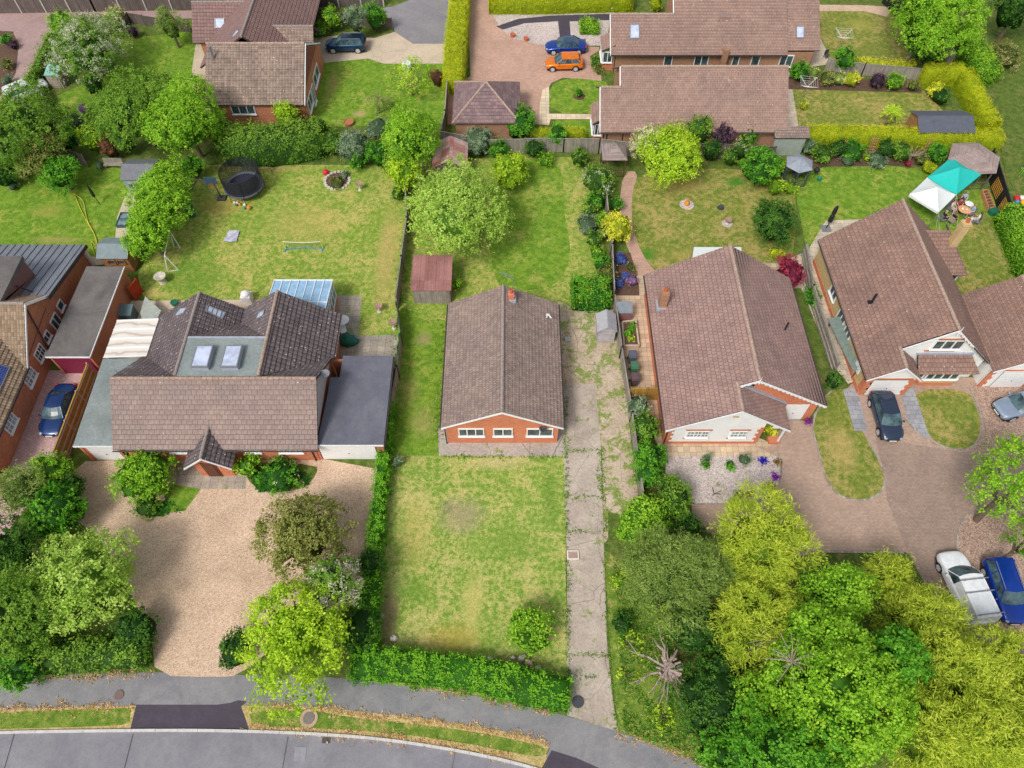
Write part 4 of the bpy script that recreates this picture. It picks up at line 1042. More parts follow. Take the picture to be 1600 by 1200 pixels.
# === the large chalet house left
h2 = thing('chalet_house', 'wide chalet house with tiled front slope, twin rear gables and a gabled brick porch', 'house', (-20.5, 29, 0))
m = MB(); gable_wall(m, 'x', -13.98, 24.6, 31.8, 28.1, 2.35, 5.2); gable_wall(m, 'x', -27.5, 24.6, 31.8, 28.1, 2.35, 5.2)
m.box(-27.3, -13.98, 24.55, 24.75, 0, 2.38); m.box(-13.95, -13.75, 31.7, 35.6, 0, 2.5); m.box(-27.2, -27.0, 31.9, 35.4, 0, 2.5)
gable_wall(m, 'y', 35.3, -27.1, -19.8, -23.4, 2.5, 5.3); gable_wall(m, 'y', 35.45, -21.7, -13.75, -17.6, 2.5, 5.3)
m.build('wall', BRICKO, h2)
g = MB(); gable_wall(g, 'x', -13.77, 24.5, 31.9, 28.1, 2.5, 5.25, .03, z0=2.45); g.build('hung_cladding', plain('grey_cladding', C(186, 178, 176), .8, var=.1), h2)
slopes(h2, [roof_x(24.1, 32.0, 28.1, -27.85, -13.55, 2.42, 5.45)[0]], T_H2F, [((-27.85, 28.1, 5.47), (-13.55, 28.1, 5.47))], .34, .045, 'front_roof', rmat=plain('ridge_orange', C(172, 146, 130), .9, var=.35, scale=5))
for a_, b_ in ((-27.85, -23.4), (-17.6, -13.55)): slopes(h2, [[(a_, 28.15, 5.43), (b_, 28.15, 5.43), (b_, 32, 2.5), (a_, 32.0, 2.5)]], T_H2R, (), .34, .04, 'back_slope')
slopes(h2, [[(-23.4, 28.2, 5.5), (-23.4, 35.8, 5.5), (-27.55, 35.8, 2.55), (-27.55, 31.95, 2.55)], roof_y(-27.55, -19.2, -23.4, 28.2, 35.8, 2.55, 5.5)[1]], T_H2R, [((-23.4, 28.3, 5.52), (-23.4, 35.8, 5.52))], .34, .04, 'left_wing_roof', rmat=RIDGEG)
slopes(h2, [roof_y(-21.9, -13.3, -17.6, 28.2, 35.95, 2.55, 5.5)[0], [(-17.6, 28.2, 5.5), (-13.3, 31.9, 2.55), (-13.3, 35.95, 2.55), (-17.6, 35.95, 5.5)]], T_H2R, [((-17.6, 28.3, 5.52), (-17.6, 35.95, 5.52))], .34, .04, 'right_wing_roof', rmat=RIDGEL)
m = MB(); m.box(-23.32, -17.68, 28.25, 31.55, 5.2, 5.5); m.build('flat_roof', FELTG, h2)
slopes(h2, [[(-23.3, 31.58, 5.45), (-17.7, 31.58, 5.45), (-17.9, 34.4, 3.5), (-23.1, 34.4, 3.5)]], T_H2R, (), .34, .04, 'valley_slope')
MB().box(-23.3, -17.7, 31.5, 31.66, 5.44, 5.54).build('deck_edging', LEAD, h2)
for x0 in (-22.25, -20.2):
    q = MB(); q.box(x0, x0+1.15, 28.75, 30.55, 5.5, 5.85); u = q.build('rooflight', LEAD, h2)
    skylight(u, [(x0-.02, 28.7, 5.9), (x0+1.17, 28.7, 5.9), (x0+1.17, 30.6, 5.9), (x0-.02, 30.6, 5.9)], (0, 0, 1), name='rooflight_frame', fr=GREYM, lift=.06)
nl = Vector((-2.95, 0, 4.15)).normalized(); nr_ = Vector((2.95, 0, 4.15)).normalized()
sky_px(h2, [(273, 496), (282, 483), (294, 481), (288, 490)], (-23.4, 30, 5.5), nl); sky_px(h2, [(320, 486), (347, 500), (353, 489), (322, 477)], (-23.4, 30, 5.5), nr_)
sky_px(h2, [(401, 500), (405, 490), (415, 484), (413, 493)], (-17.6, 30, 5.5), Vector((-2.95, 0, 4.3)).normalized())
# porch
pm = MB(); gable_wall(pm, 'y', 23.3, -22.3, -19.85, -21.15, 1.95, 3.0, .15); pm.box(-22.3, -22.15, 23.45, 24.55, 0, 1.95); pm.box(-20.0, -19.85, 23.45, 24.55, 0, 1.95)
pr = pm.build('porch', BRICKO, h2)
slopes(pr, roof_y(-22.85, -19.5, -21.15, 22.95, 26.9, 1.85, 3.35), T_H2R, [((-21.15, 22.95, 3.38), (-21.15, 26.7, 3.38))], .34, .03, 'porch_roof', rmat=RIDGEG)
barge(pr, 'y', 22.9, -22.85, -19.5, -21.15, 1.86, 3.35, 1.86, WHITE, .17)
d = MB().box(-21.75, -20.75, 23.24, 23.3, 0, 2.0); d.box(-21.6, -20.9, 23.2, 23.24, .2, 1.7); d.build('door', plain('brown_door', C(105, 62, 48), .5), h2)
MB().ball((-20.3, 23.2, 1.75), .1).build('wall_lamp', BLACK, h2)
for x0, x1, n in ((-24.4, -22.6, 4), (-19.0, -17.9, 3), (-16.6, -14.9, 4)): window(h2, (x0, 24.55), (x1, 24.55), 1.25, 2.1, n, bars=1)
gutter(h2, (-27.85, 24.02, 2.38), (-13.5, 24.02, 2.38)); downpipe(h2, -14.25, 24.48, 0, 2.3, FASCIA)
MB().tube((-13.9, 29.3, 4.5), (-13.4, 29.2, 4.5), .02).lathe((-13.3, 29.1, 4.45), [(.02, 0), (.3, .04), (.36, .1), (.35, .12), (.02, .05)], 16).build('satellite_dish', GREYM, h2)
aerial(h2, -27.6, 28.7, 4.8, .9, 9, .2)
# side wall parts, left and right garages
ga = thing('attached_garage', 'flat green-grey roofed garage with a white door against the left end of the chalet house', 'garage', (-29.3, 28, 0))
m = MB(); m.box(-30.6, -30.4, 24.55, 31.9, 0, 2.25); m.box(-30.4, -27.95, 24.6, 24.7, 2.12, 2.25); m.box(-30.4, -30.15, 24.6, 24.7, 0, 2.12); m.box(-28.1, -27.95, 24.6, 24.7, 0, 2.12); m.box(-30.4, -27.9, 31.7, 31.9, 0, 2.25); m.build('wall', BRICKO, ga)
m = MB(); m.prism([(-30.75, 24.42), (-27.9, 24.42), (-27.9, 31.9), (-30.9, 31.9)], 2.27, 2.42); m.build('flat_roof', FELTG, ga)
frame_strip(ga, (-30.75, 24.42), (-27.9, 24.42), 2.44, WHITE, .18); gdoor(ga, (-30.15, 24.62), (-28.1, 24.62), 0, 2.1, WHITE)
lt = thing('lean_to', 'lean-to canopy of stained white roofing sheets between the garage and the chalet house', 'lean-to', (-29, 33.6, 0))
m = MB()
for k in range(4): m.face([(-30.85, 31.95+k*.88, 2.5), (-27.5, 31.95+k*.88, 2.7), (-27.5, 32.8+k*.88, 2.7), (-30.85, 32.8+k*.88, 2.5)])
def stainmat():
    mt, nt, bs, out = newmat('stained_sheet'); v = wpos(nt)
    w = N(nt, 'ShaderNodeTexWave', wave_type='RINGS'); w.inputs['Scale'].default_value = .35; w.inputs['Distortion'].default_value = 6; w.inputs['Detail'].default_value = 3; nt.links.new(v, w.inputs['Vector'])
    c = ramp(nt, w.outputs['Fac'], [(.0, C(190, 176, 162)), (.12, C(216, 208, 198)), (.8, C(226, 220, 212))])
    nt.links.new(c, bs.inputs['Base Color']); setin(bs, Roughness=.6); return mt
m.build('roof_sheets', stainmat(), lt)
m = MB()
for k in range(5): m.obox((-30.85, 31.93+k*.88), (-27.5, 31.93+k*.88), .07, (2.5, 2.7), (2.55, 2.75))
for y in (32.1, 35.3): m.box(-30.8, -30.7, y, y+.1, 0, 2.48)
m.build('frame', WHITE, lt)
gb = thing('attached_garage', 'wide flat blue-grey roofed garage with a large white door right of the chalet house', 'garage', (-11.3, 28, 0))
m = MB(); m.box(-9.3, -9.1, 24.6, 32, 0, 2.2); m.box(-9.7, -9.3, 24.7, 24.85, 0, 2.25); m.box(-13.6, -9.3, 31.8, 32, 0, 2.2); m.box(-13.75, -9.7, 24.75, 24.85, 2.13, 2.25); m.build('wall', BRICKR, gb)
m = MB(); m.prism([(-13.7, 24.5), (-9.0, 24.5), (-9.0, 32.15), (-12.8, 32.15), (-12.8, 30.2), (-13.5, 30.2), (-13.5, 28.5)], 2.26, 2.42); m.build('flat_roof', FELTB, gb)
frame_strip(gb, (-13.7, 24.5), (-9.0, 24.5), 2.44, WHITE, .17); gdoor(gb, (-13.72, 24.68), (-9.72, 24.68), 0, 2.13, WHITE, ribs=10)
MB().box(-9.05, -8.9, 24.5, 32.1, 2.15, 2.35).build('gutter', FASCIA, gb)
# conservatory
cs = thing('conservatory', 'white framed conservatory with a pale blue glazed roof behind the chalet house', 'conservatory', (-17, 38, 0))
CONSG = glass('conservatory_glass', C(150, 190, 222), .1, .15)
m = MB(); m.box(-19.4, -14.6, 39.5, 39.6, 0, .6); m.box(-14.7, -14.6, 36, 39.5, 0, .6); m.box(-19.4, -19.3, 36, 39.5, 0, .6); m.build('dwarf_wall', BRICKO, cs)
m = MB()
for k in range(8):
    x = -19.35+k*.675; m.obox((x, 35.6), (x, 39.75), .055, (2.95, 2.3), (3.03, 2.38))
m.obox((-19.4, 39.75), (-14.55, 39.75), .1, 2.22, 2.36); m.obox((-19.4, 37.1), (-14.6, 37.1), .05, 2.73, 2.8)
for k in range(6): m.box(-14.66, -14.6, 36+k*.7-.03, 36+k*.7+.03, .6, 2.25+.12*(5-k)*.8)
for z in (.6, 1.75, 2.25): m.box(-14.68, -14.59, 36, 39.6, z, z+.07)
for k in range(7): m.box(-19.4+k*.79, -19.34+k*.79, 39.52, 39.6, .6, 2.25)
for z in (.6, 1.75, 2.2): m.box(-19.4, -14.6, 39.5, 39.61, z, z+.06)
m.build('frame', WHITE, cs)
m = MB(); m.face([(-19.38, 35.6, 2.97), (-14.6, 35.6, 2.97), (-14.6, 39.72, 2.31), (-19.38, 39.72, 2.31)]); m.build('glazed_roof', CONSG, cs)
m = MB(); m.face([(-14.64, 36, .6), (-14.64, 39.55, .6), (-14.64, 39.55, 2.3), (-14.64, 36, 2.8)]); m.face([(-14.65, 39.55, .6), (-19.35, 39.55, .6), (-19.35, 39.55, 2.3), (-14.65, 39.55, 2.3)]); m.build('side_glazing', glass('clear_side', C(110, 135, 150), .1), cs)

# === brick house at far left
h3 = thing('brick_house', 'red brick house at the left edge with solar panel and zinc clad rear roof', 'house', (-40, 32, 0))
m = MB(); X3 = -36.42
m.face([(X3, 22.6, 0), (X3, 43.4, 0), (X3, 43.4, 2.2), (X3, 36.9, 3.7), (X3, 34.7, 5.35), (X3, 30.9, 2.6), (X3, 22.6, 2.6)])
m.face([(X3, 22.6, 0), (X3, 22.6, 2.6), (-44, 22.6, 2.6), (-44, 22.6, 0)]); m.face([(X3, 43.4, 0), (-48, 43.4, 0), (-48, 43.4, 2.2), (X3, 43.4, 2.2)])
m.build('wall', BRICKD, h3)
slopes(h3, [[(-36.15, 30.7, 2.6), (-36.15, 34.7, 5.5), (-48, 34.7, 5.5), (-48, 30.7, 2.6)]], T_H3, [((-36.15, 34.72, 5.52), (-48, 34.72, 5.52))], .3, .035, rmat=RIDGEG)
slopes(h3, [[(-36.1, 22.3, 2.62), (-40.1, 22.3, 5.5), (-40.1, 35, 5.5), (-36.1, 31.0, 2.62)]], T_H3, [((-40.1, 22.3, 5.52), (-40.1, 34.5, 5.52))], .3, .035, 'front_wing_roof', rmat=RIDGEG)
slopes(h3, [[(-36.15, 36.9, 3.78), (-36.15, 34.7, 5.46), (-48, 34.7, 5.46), (-48, 36.9, 3.78)]], T_H3, (), .3, .03, 'back_slope')
m = MB(); m.face([(-35.95, 36.7, 3.86), (-35.95, 43.7, 2.3), (-50, 43.7, 2.3), (-50, 36.7, 3.86)][::-1]); m.face([(-35.95, 36.7, 3.6), (-35.95, 43.7, 2.05), (-35.95, 43.7, 2.3), (-35.95, 36.7, 3.86)]); m.face([(-35.95, 43.7, 2.05), (-50, 43.7, 2.05), (-50, 43.7, 2.3), (-35.95, 43.7, 2.3)])
z_ = m.build('zinc_roof', ZINC, h3)
m = MB()
for k in range(22):
    x = -36.3-k*.62; m.obox((x, 36.7), (x, 43.7), .04, (3.86, 2.3), (3.91, 2.35))
m.build('standing_seams', plain('zinc_seam', C(105, 108, 116), .5, .3), z_)
MB().obox((-35.93, 36.7), (-35.93, 43.7), .05, (3.55, 2.0), (3.9, 2.34)).build('fascia', FASCIA, h3)
m = MB(); m.obox((-36.13, 34.7), (-36.13, 36.9), .07, (5.25, 3.58), (5.52, 3.84)); m.obox((-36.13, 30.75), (-36.13, 34.7), .07, (2.42, 5.3), (2.6, 5.5)); m.box(-36.4, -36.15, 43.35, 43.6, 0, 2.1); m.build('bargeboard', WHITE, h3)
m = MB(); m.box(-50, -38.15, 34.9, 39.6, 5.0, 5.35); m.build('dormer_roof', FELT, h3)
m = MB(); m.face([(-38.25, 35.0, 5.0), (-38.25, 39.5, 5.0), (-38.25, 39.5, 3.25), (-38.25, 36.9, 3.8), (-38.25, 35.0, 5.2)][::-1]); m.face([(-38.25, 39.5, 5.0), (-38.25, 39.5, 3.2), (-50, 39.5, 3.2), (-50, 39.5, 5)]); m.build('dormer_cheek', plain('brown_cladding', C(128, 92, 88), .8), h3)
MB().tube((-38.2, 37.2, 4.6), (-37.4, 37.3, 3.75), .05, .05, 8).build('downpipe', BLACK, h3)
win3 = [((34, 571), (57, 596)), ((3, 642), (24, 662)), ((50, 538), (70, 560)), ((64, 516), (77, 534)), ((87, 466), (100, 484))]
for (a, b) in win3:
    ya = WX(X3, *a)[0]; yb = WX(X3, *b)[0]; pass
for y0, y1, z0, z1, n in ((30.0, 31.4, 1.15, 2.15, 2), (26.0, 27.4, 1.15, 2.15, 2), (32.3, 33.5, 1.2, 2.25, 2), (34.0, 34.9, 1.35, 2.1, 2), (37.2, 38.0, 1.3, 2.1, 1), (35.6, 36.7, .1, 2.05, 2)):
    window(h3, (X3, y0), (X3, y1), z0, z1, n, bars=1 if y0 < 33 else 0, pane=glass('net_curtain_glass', C(150, 165, 172), .15, .3) if y0 < 32 else GLASSD)
MB().path([(-36.3, 34.7, 4.9), (-36.3, 33.9, 1.9), (-36.3, 33.5, .1)], .055, 8).build('downpipe', FASCIA, h3)
MB().path([(-36.33, 31.9, 2.7), (-36.33, 36.2, 3.1), (-36.33, 36.2, 3.15)], .02, 5).build('cable', FASCIA, h3)
gutter(h3, (-36.02, 22.3, 2.58), (-36.02, 30.9, 2.58), BLACK); downpipe(h3, -36.3, 23.2, 0, 2.5)
SOLAR = brick('solar_cells', C(28, 42, 110), C(36, 52, 130), C(150, 158, 190))
nsl = Vector((2.88, 0, 4.0)).normalized(); m = MB(); mf = MB()
for k in range(2):
    for j in range(2):
        x0, x1 = -36.9-j*1.0, -37.85-j*1.0; y0 = 27.1+k*1.72; 
        zf = lambda x: 2.62+(-36.1-x)*.72+.12
        m.face([(x0, y0, zf(x0)), (x0, y0+1.65, zf(x0)), (x1, y0+1.65, zf(x1)), (x1, y0, zf(x1))])
        for a, b in (((x0, y0), (x0, y0+1.65)), ((x1, y0), (x1, y0+1.65))): mf.obox(a, b, .05, zf(a[0])-.08, zf(a[0])+.02)
        for yy in (y0, y0+1.65): mf.obox((x0, yy), (x1, yy), .05, (zf(x0)-.08, zf(x1)-.08), (zf(x0)+.02, zf(x1)+.02))
def solarmat():
    mt, nt, bs, out = newmat('solar_panel'); uv = coord(nt, 'UV')
    br = N(nt, 'ShaderNodeTexBrick'); br.offset = 0; nt.links.new(uv, br.inputs['Vector']); br.inputs['Scale'].default_value = 1; br.inputs['Brick Width'].default_value = .165; br.inputs['Row Height'].default_value = .165
    br.inputs['Mortar Size'].default_value = .008; br.inputs['Color1'].default_value = C(32, 46, 112); br.inputs['Color2'].default_value = C(40, 58, 130); br.inputs['Mortar'].default_value = C(120, 135, 180)
    nt.links.new(br.outputs['Color'], bs.inputs['Base Color']); setin(bs, Roughness=.2); return mt
sp = m.build('solar_panel', solarmat(), h3); mf.build('frame', GREYM, sp)
# detached garage
g3 = thing('brick_garage', 'long flat felt roofed brick garage with a maroon door beside the far left house', 'garage', (-33.6, 36.5, 0))
m = MB(); m.box(-32.1, -31.95, 32.1, 40.9, 0, 2.3); m.box(-35.1, -34.95, 32.1, 40.9, 0, 2.3); m.box(-34.95, -32.1, 32.15, 32.25, 2.12, 2.35); m.box(-34.95, -32.1, 40.75, 40.9, 0, 2.3); m.build('wall', BRICKR, g3)
m = MB(); m.prism([(-35.25, 32.0), (-31.9, 32.0), (-31.9, 41.05), (-35.0, 41.1)], 2.36, 2.5); m.build('flat_roof', FELT, g3)
frame_strip(g3, (-35.25, 32.0), (-31.9, 32.0), 2.52, WHITE, .14); frame_strip(g3, (-31.9, 32.0), (-31.9, 41.05), 2.52, WHITE, .1, name='side_fascia')
gdoor(g3, (-34.95, 32.2), (-32.15, 32.2), 0, 2.12, MAROON, ribs=7, handle=False)

# === white gabled bungalow right
h4 = thing('white_gabled_bungalow', 'large bungalow with a pink-brown tiled roof, white rendered front gable and single white garage door', 'house', (17, 33, 0))
m = MB(); m.face([(11.25, 25.92, .35), (17.95, 25.92, .35), (17.95, 25.92, 3.45), (15.7, 25.92, 4.95), (11.25, 25.92, 2.5)]); m.face([(17.95, 25.92, .35), (17.95, 28, .35), (17.95, 28, 2.3), (17.95, 25.92, 2.3)])
m.build('front_gable_wall', WHITEWALL, h4)
m = MB(); m.box(11.24, 17.97, 25.9, 26.1, 0, .35); m.box(17.8, 17.97, 26.1, 28, 0, .35); m.build('plinth', BRICKO, h4)
for x, s in ((11.22, 1), (17.98, -1)):
    m = MB()
    for k in range(7): w = .42 if k % 2 else .25; m.box(x, x+s*w, 25.885, 25.95, .35+k*.3, .65+k*.3) if .35+k*.3 < 2.4 else None
    m.build('quoins', BRICKO, h4)
m = MB(); m.box(11.1, 11.25, 25.95, 40, 0, 2.35); m.box(17.95, 22.2, 28.05, 28.1, 2.1, 2.35); m.box(17.95, 20.05, 28.05, 28.2, 0, 2.1); m.box(21.75, 22.35, 28.0, 28.2, 0, 2.3); m.box(22.2, 22.35, 28.2, 39.5, 0, 2.3)
m.face([(17.0, 28.02, 2.3), (22.5, 28.02, 2.3), (22.5, 28.02, 2.45), (17.0, 28.02, 5.7)]); m.face([(11.2, 39.8, 0), (11.2, 39.8, 2.4), (17, 39.8, 5.7), (22.4, 39.8, 2.4), (22.4, 39.8, 0)])
m.build('brick_wall', BRICKO, h4)
slopes(h4, [[(10.88, 25.7, 2.4), (15.68, 25.7, 5.07), (15.68, 28.1, 5.07), (17.0, 28.1, 5.82), (17.0, 40.3, 5.82), (10.85, 40.3, 2.4)],
            [(17.0, 27.7, 5.82), (22.78, 27.7, 2.4), (22.6, 39.9, 2.4), (17.0, 40.3, 5.82)],
            [(15.7, 25.7, 5.07), (19.8, 25.7, 2.36), (19.8, 28.0, 2.36), (15.7, 28.0, 5.07)],
            [(15.7, 27.7, 5.095), (17.0, 27.7, 5.82), (17.0, 28.1, 5.82), (15.7, 28.1, 5.095)]], T_H4,
       [((17.0, 27.7, 5.85), (17.0, 40.3, 5.85)), ((15.69, 25.7, 5.1), (15.69, 28.0, 5.1))], .33, .03, rmat=RIDGEL)
barge(h4, 'y', 25.62, 10.9, 19.8, 15.69, 2.42, 5.08, 2.38, WHITE, .2); barge(h4, 'y', 27.62, 15.8, 22.8, 17.0, 5.15, 5.84, 2.42, WHITE, .22, scallop=True)
MB().obox((15.9, 27.98), (19.9, 27.98), .3, (4.9, 2.45), (5.12, 2.55)).build('flashing', LEAD, h4)
MB().tube((17.0, 27.6, 5.5), (17.0, 27.6, 6.3), .05, .02, 6).build('finial', WHITE, h4)
gdoor(h4, (20.05, 28.03), (21.75, 28.03), 0, 2.1, WHITE)
for x0, x1, n in ((12.6, 14.2, 3), (15.75, 16.95, 2)):
    window(h4, (x0, 25.92), (x1, 25.92), 1.05, 1.95, n, bars=1, pane=glass('net_window', C(132, 144, 138), .2, .3))
    mm = MB().box(x0-.15, x1+.15, 25.86, 25.94, 2.02, 2.14); mm.box(x0-.15, x1+.15, 25.86, 25.94, .84, .93); mm.build('brick_trim', BRICKR, h4)
m = MB().box(19.5, 19.62, 25.95, 26.07, .3, 2.3); m.obox((18.6, 26.0), (19.7, 26.0), .1, 2.2, 2.36); m.build('porch_post', WHITE, h4)
MB().box(18.9, 19.7, 25.85, 26.5, 0, .3).build('porch_planter', BRICKO, h4)
chimney(h4, 11.75, 36.6, 2.6, 4.7, .6, .6, BRICKT, True, (2.8, 3.05))
m = MB().tube((20.6, 33.7, 3.4), (20.6, 33.7, 4.5), .07, .07, 8); m.build('vent_pipe', BLACK, h4)
gutter(h4, (10.8, 25.75, 2.34), (10.78, 40.2, 2.34)); gutter(h4, (22.86, 27.8, 2.34), (22.68, 39.8, 2.34)); downpipe(h4, 11.15, 25.84, .1, 2.3)
MB().box(15.35, 15.75, 25.88, 25.92, 3.85, 4.05).build('wall_plaque', BRICKB, h4)

# === tall roofed house far right
h5 = thing('tall_roofed_house', 'steep brown tiled house with a white gable above a tiled bay window', 'house', (31, 37, 0))
m = MB(); m.face([(26.6, 30.2, 0), (26.2, 43.8, 0), (26.2, 43.8, 2.5), (26.6, 30.2, 2.5)][::-1]); m.face([(26.6, 44.3, 0), (35.6, 44.6, 0), (35.6, 44.6, 2.5), (31.6, 44.5, 6.1), (26.6, 44.3, 2.5)][::-1])
m.build('side_wall', BRICKB, h5)
m = MB(); m.prism([(26.55, 30.3), (26.15, 43.8), (26.25, 43.8), (26.65, 30.3)], 0, .45)
for y0 in (30.2, 34.4): m.box(26.58-.03*(y0-30.2), 26.7, y0, y0+.5, .4, 2.4)
m.build('brick_band', BRICKO, h5)
m = MB(); m.face([(28.5, 31.85, 2.3), (35.6, 31.85, 0), (35.6, 31.85, 2.5), (31.75, 31.85, 6.1), (28.5, 31.85, 4.0)]); m.face([(26.75, 30.2, 2.1), (30.1, 30.2, 2.1), (30.1, 30.2, 2.4), (28.6, 30.2, 3.85), (26.75, 30.2, 2.5)]); m.face([(30.1, 30.2, 0), (30.1, 31.8, 0), (30.1, 31.8, 2.4), (30.1, 30.2, 2.4)])
m.face([(34.6, 31.84, 0), (35.7, 31.84, 0), (35.7, 31.84, 2.6), (34.6, 31.84, 2.6)])
m.build('gable_wall', WHITEWALL, h5)
for x, s in ((26.6, 1), (30.12, -1)):
    m = MB()
    for k in range(6): w = .42 if k % 2 else .28; m.box(x, x+s*w, 30.14, 30.25, k*.35, (k+1)*.35)
    m.build('quoins', BRICKO, h5)
slopes(h5, [[(26.3, 29.95, 2.4), (28.55, 29.95, 4.0), (28.55, 31.7, 4.0), (31.75, 31.7, 6.3), (31.5, 44.8, 6.3), (25.95, 44.2, 2.4)],
            [(31.75, 31.6, 6.3), (35.92, 31.5, 2.4), (35.9, 44.9, 2.4), (31.5, 44.8, 6.3)],
            [(28.57, 29.95, 4.0), (30.35, 29.95, 2.4), (30.35, 31.8, 2.4), (28.57, 31.8, 4.0)]], T_H5,
       [((31.75, 31.65, 6.34), (31.5, 44.8, 6.34)), ((28.56, 29.95, 4.03), (28.56, 31.8, 4.03))], .33, .03, rmat=RIDGEL)
barge(h5, 'y', 31.55, 28.6, 35.9, 31.75, 4.05, 6.32, 2.42, WHITE, .2, scallop=True); barge(h5, 'y', 29.88, 26.3, 30.35, 28.56, 2.42, 4.02, 2.42, WHITE, .16)
MB().tube((31.75, 31.5, 5.9), (31.75, 31.5, 6.8), .05, .02, 6).build('finial', WHITE, h5)
gdoor(h5, (27.1, 30.24), (29.85, 30.24), 0, 2.1, WHITE)
MB().box(27.0, 29.9, 30.12, 30.19, 2.12, 2.28).build('door_arch', BRICKR, h5)
slopes(h5, [[(30.3, 30.5, 2.35), (34.9, 30.5, 2.35), (34.3, 31.8, 3.15), (30.3, 31.8, 3.15)]], T_H5, (), .33, .03, 'bay_roof')
MB().obox((30.2, 31.78), (34.4, 31.78), .12, 3.1, 3.3).build('flashing', LEAD, h5)
m = MB(); m.prism([(31.0, 31.8), (31.4, 31.0), (34.0, 31.0), (34.4, 31.8)], 0, .45); b0 = m.build('bay_base', BRICKO, h5)
m = MB(); m.prism([(31.02, 31.8), (31.42, 31.02), (33.98, 31.02), (34.38, 31.8)], .45, .95); m.build('bay_wall', BRICKB, h5)
window(h5, (31.45, 31.0), (33.95, 31.0), .98, 2.25, 4); window(h5, (31.0, 31.78), (31.4, 31.02), .98, 2.25, 1); window(h5, (34.0, 31.02), (34.38, 31.7), .98, 2.25, 1)
window(h5, (30.9, 31.84), (33.1, 31.84), 3.75, 4.85, 3)
m = MB().box(31.0, 33.3, 31.76, 31.84, 4.9, 5.02); m.box(30.6, 32.8, 31.76, 31.84, 3.5, 3.6); m.build('brick_trim', BRICKR, h5)
for y0, y1, z0, z1, n in ((38.4, 39.7, 1.1, 2.15, 2), (35.9, 37.2, .1, 2.15, 2), (34.4, 35.5, 1.1, 2.1, 2)): window(h5, (26.6-.0294*(y1-30.2)-.01, y1), (26.6-.0294*(y0-30.2)-.01, y0), z0, z1, n)
for yy in (31.4, 31.9): MB().box(26.47, 26.57, yy, yy+.38, 1.0, 1.7).build('meter_box', WHITE, h5)
slopes(h5, [[(34.6, 40.2, 2.4), (37.2, 40.2, 2.4), (35.9, 43.5, 4.2), (33.6, 43.5, 4.2)], [(37.2, 40.2, 2.4), (37.4, 46.0, 2.4), (35.9, 43.5, 4.2)]], T_H5, (), .33, .03, 'sunroom_roof')
m = MB()
for x, y in ((36.8, 40.6), (36.8, 42.8), (36.8, 44.9), (35.9, 40.6)): m.box(x, x+.1, y, y+.1, 0, 2.35)
m.box(36.8, 36.9, 40.6, 45, 2.2, 2.35); m.build('sunroom_frame', WHITE, h5)
m = MB(); m.face([(36.85, 40.6, 0), (36.85, 45, 0), (36.85, 45, 2.2), (36.85, 40.6, 2.2)]); m.face([(35.9, 40.62, 0), (36.85, 40.62, 0), (36.85, 40.62, 2.2), (35.9, 40.62, 2.2)]); m.build('sunroom_glazing', GLASSD, h5)
chimney(h5, 36.15, 42.6, 1.0, 6.0, .62, .62, BRICKB, True, (3.0, 3.2))
q0 = plane_hit(1362, 472, (31.6, 38, 6.3), Vector((-3.9, 0, 5.5)).normalized()); MB().tube(q0, q0+Vector((0, 0, .95)), .09, .09, 8).box(q0.x-.3, q0.x+.1, q0.y-.15, q0.y+.15, q0.z-.05, q0.z+.05).build('vent_pipe', BLACK, h5)
gutter(h5, (26.24, 30.0, 2.34), (25.9, 44.1, 2.34)); gutter(h5, (35.98, 31.5, 2.34), (35.98, 40.0, 2.34))
h5b = thing('attached_garage', 'brown tiled garage block with white walls, right of the tall roofed house', 'garage', (39.5, 34.3, 0))
slopes(h5b, roof_y(35.95, 43.2, 39.5, 30.7, 38.1, 2.4, 4.75), T_H5, [((39.5, 30.7, 4.78), (39.5, 38.1, 4.78))], .33, .03, rmat=RIDGEL)
m = MB(); gable_wall(m, 'y', 30.95, 36.1, 43, 39.5, 2.35, 4.55); m.box(36.1, 36.3, 31.2, 37.8, 0, 2.3); m.build('wall', WHITEWALL, h5b)
m = MB()
for k in range(6): w = .45 if k % 2 else .3; m.box(36.06, 36.06+w, 30.9, 31.0, k*.35, (k+1)*.35)
m.box(39.4, 40.0, 30.9, 31.0, 0, .9); m.box(37, 39.4, 30.88, 30.96, 2.2, 2.32); m.build('quoins', BRICKO, h5b)
gdoor(h5b, (37.0, 30.92), (39.4, 30.92), 0, 2.15, WHITE); barge(h5b, 'y', 30.63, 35.95, 43.2, 39.5, 2.42, 4.77, 2.42, WHITE, .14)

# === top left house
h6 = thing('l_shaped_house', 'L-shaped brick house with a grid-tiled roof and a red-brown rear wing behind the left gardens', 'house', (-25.5, 65, 0))
m = MB(); gable_wall(m, 'x', -20.5, 62.6, 72.2, 67.4, 2.4, 5.3); m.box(-29.7, -20.5, 62.5, 62.6, 0, 2.4); m.box(-29.8, -29.7, 62.5, 85, 0, 2.4); m.box(-33, -30, 72.7, 72.8, 0, 2.4); m.build('wall', BRICKD, h6)
g = MB(); gable_wall(g, 'x', -20.28, 64.2, 70.6, 67.4, 3.3, 5.25, .03, z0=3.2); g.build('hung_tiles', plain('hung_tile_red', C(140, 82, 72), .85, var=.2), h6)
slopes(h6, roof_x(62.15, 72.65, 67.4, -30.05, -20.4, 2.42, 5.6), T_H6, [((-30.05, 67.4, 5.63), (-20.4, 67.4, 5.63))], .36, .04, rmat=RIDGEL)
slopes(h6, roof_y(-31.6, -21.2, -26.4, 67.5, 86, 2.9, 6.3), T_H6R, [((-26.4, 67.4, 6.33), (-26.4, 86, 6.33))], .36, .03, 'wing_roof', rmat=RIDGEG)
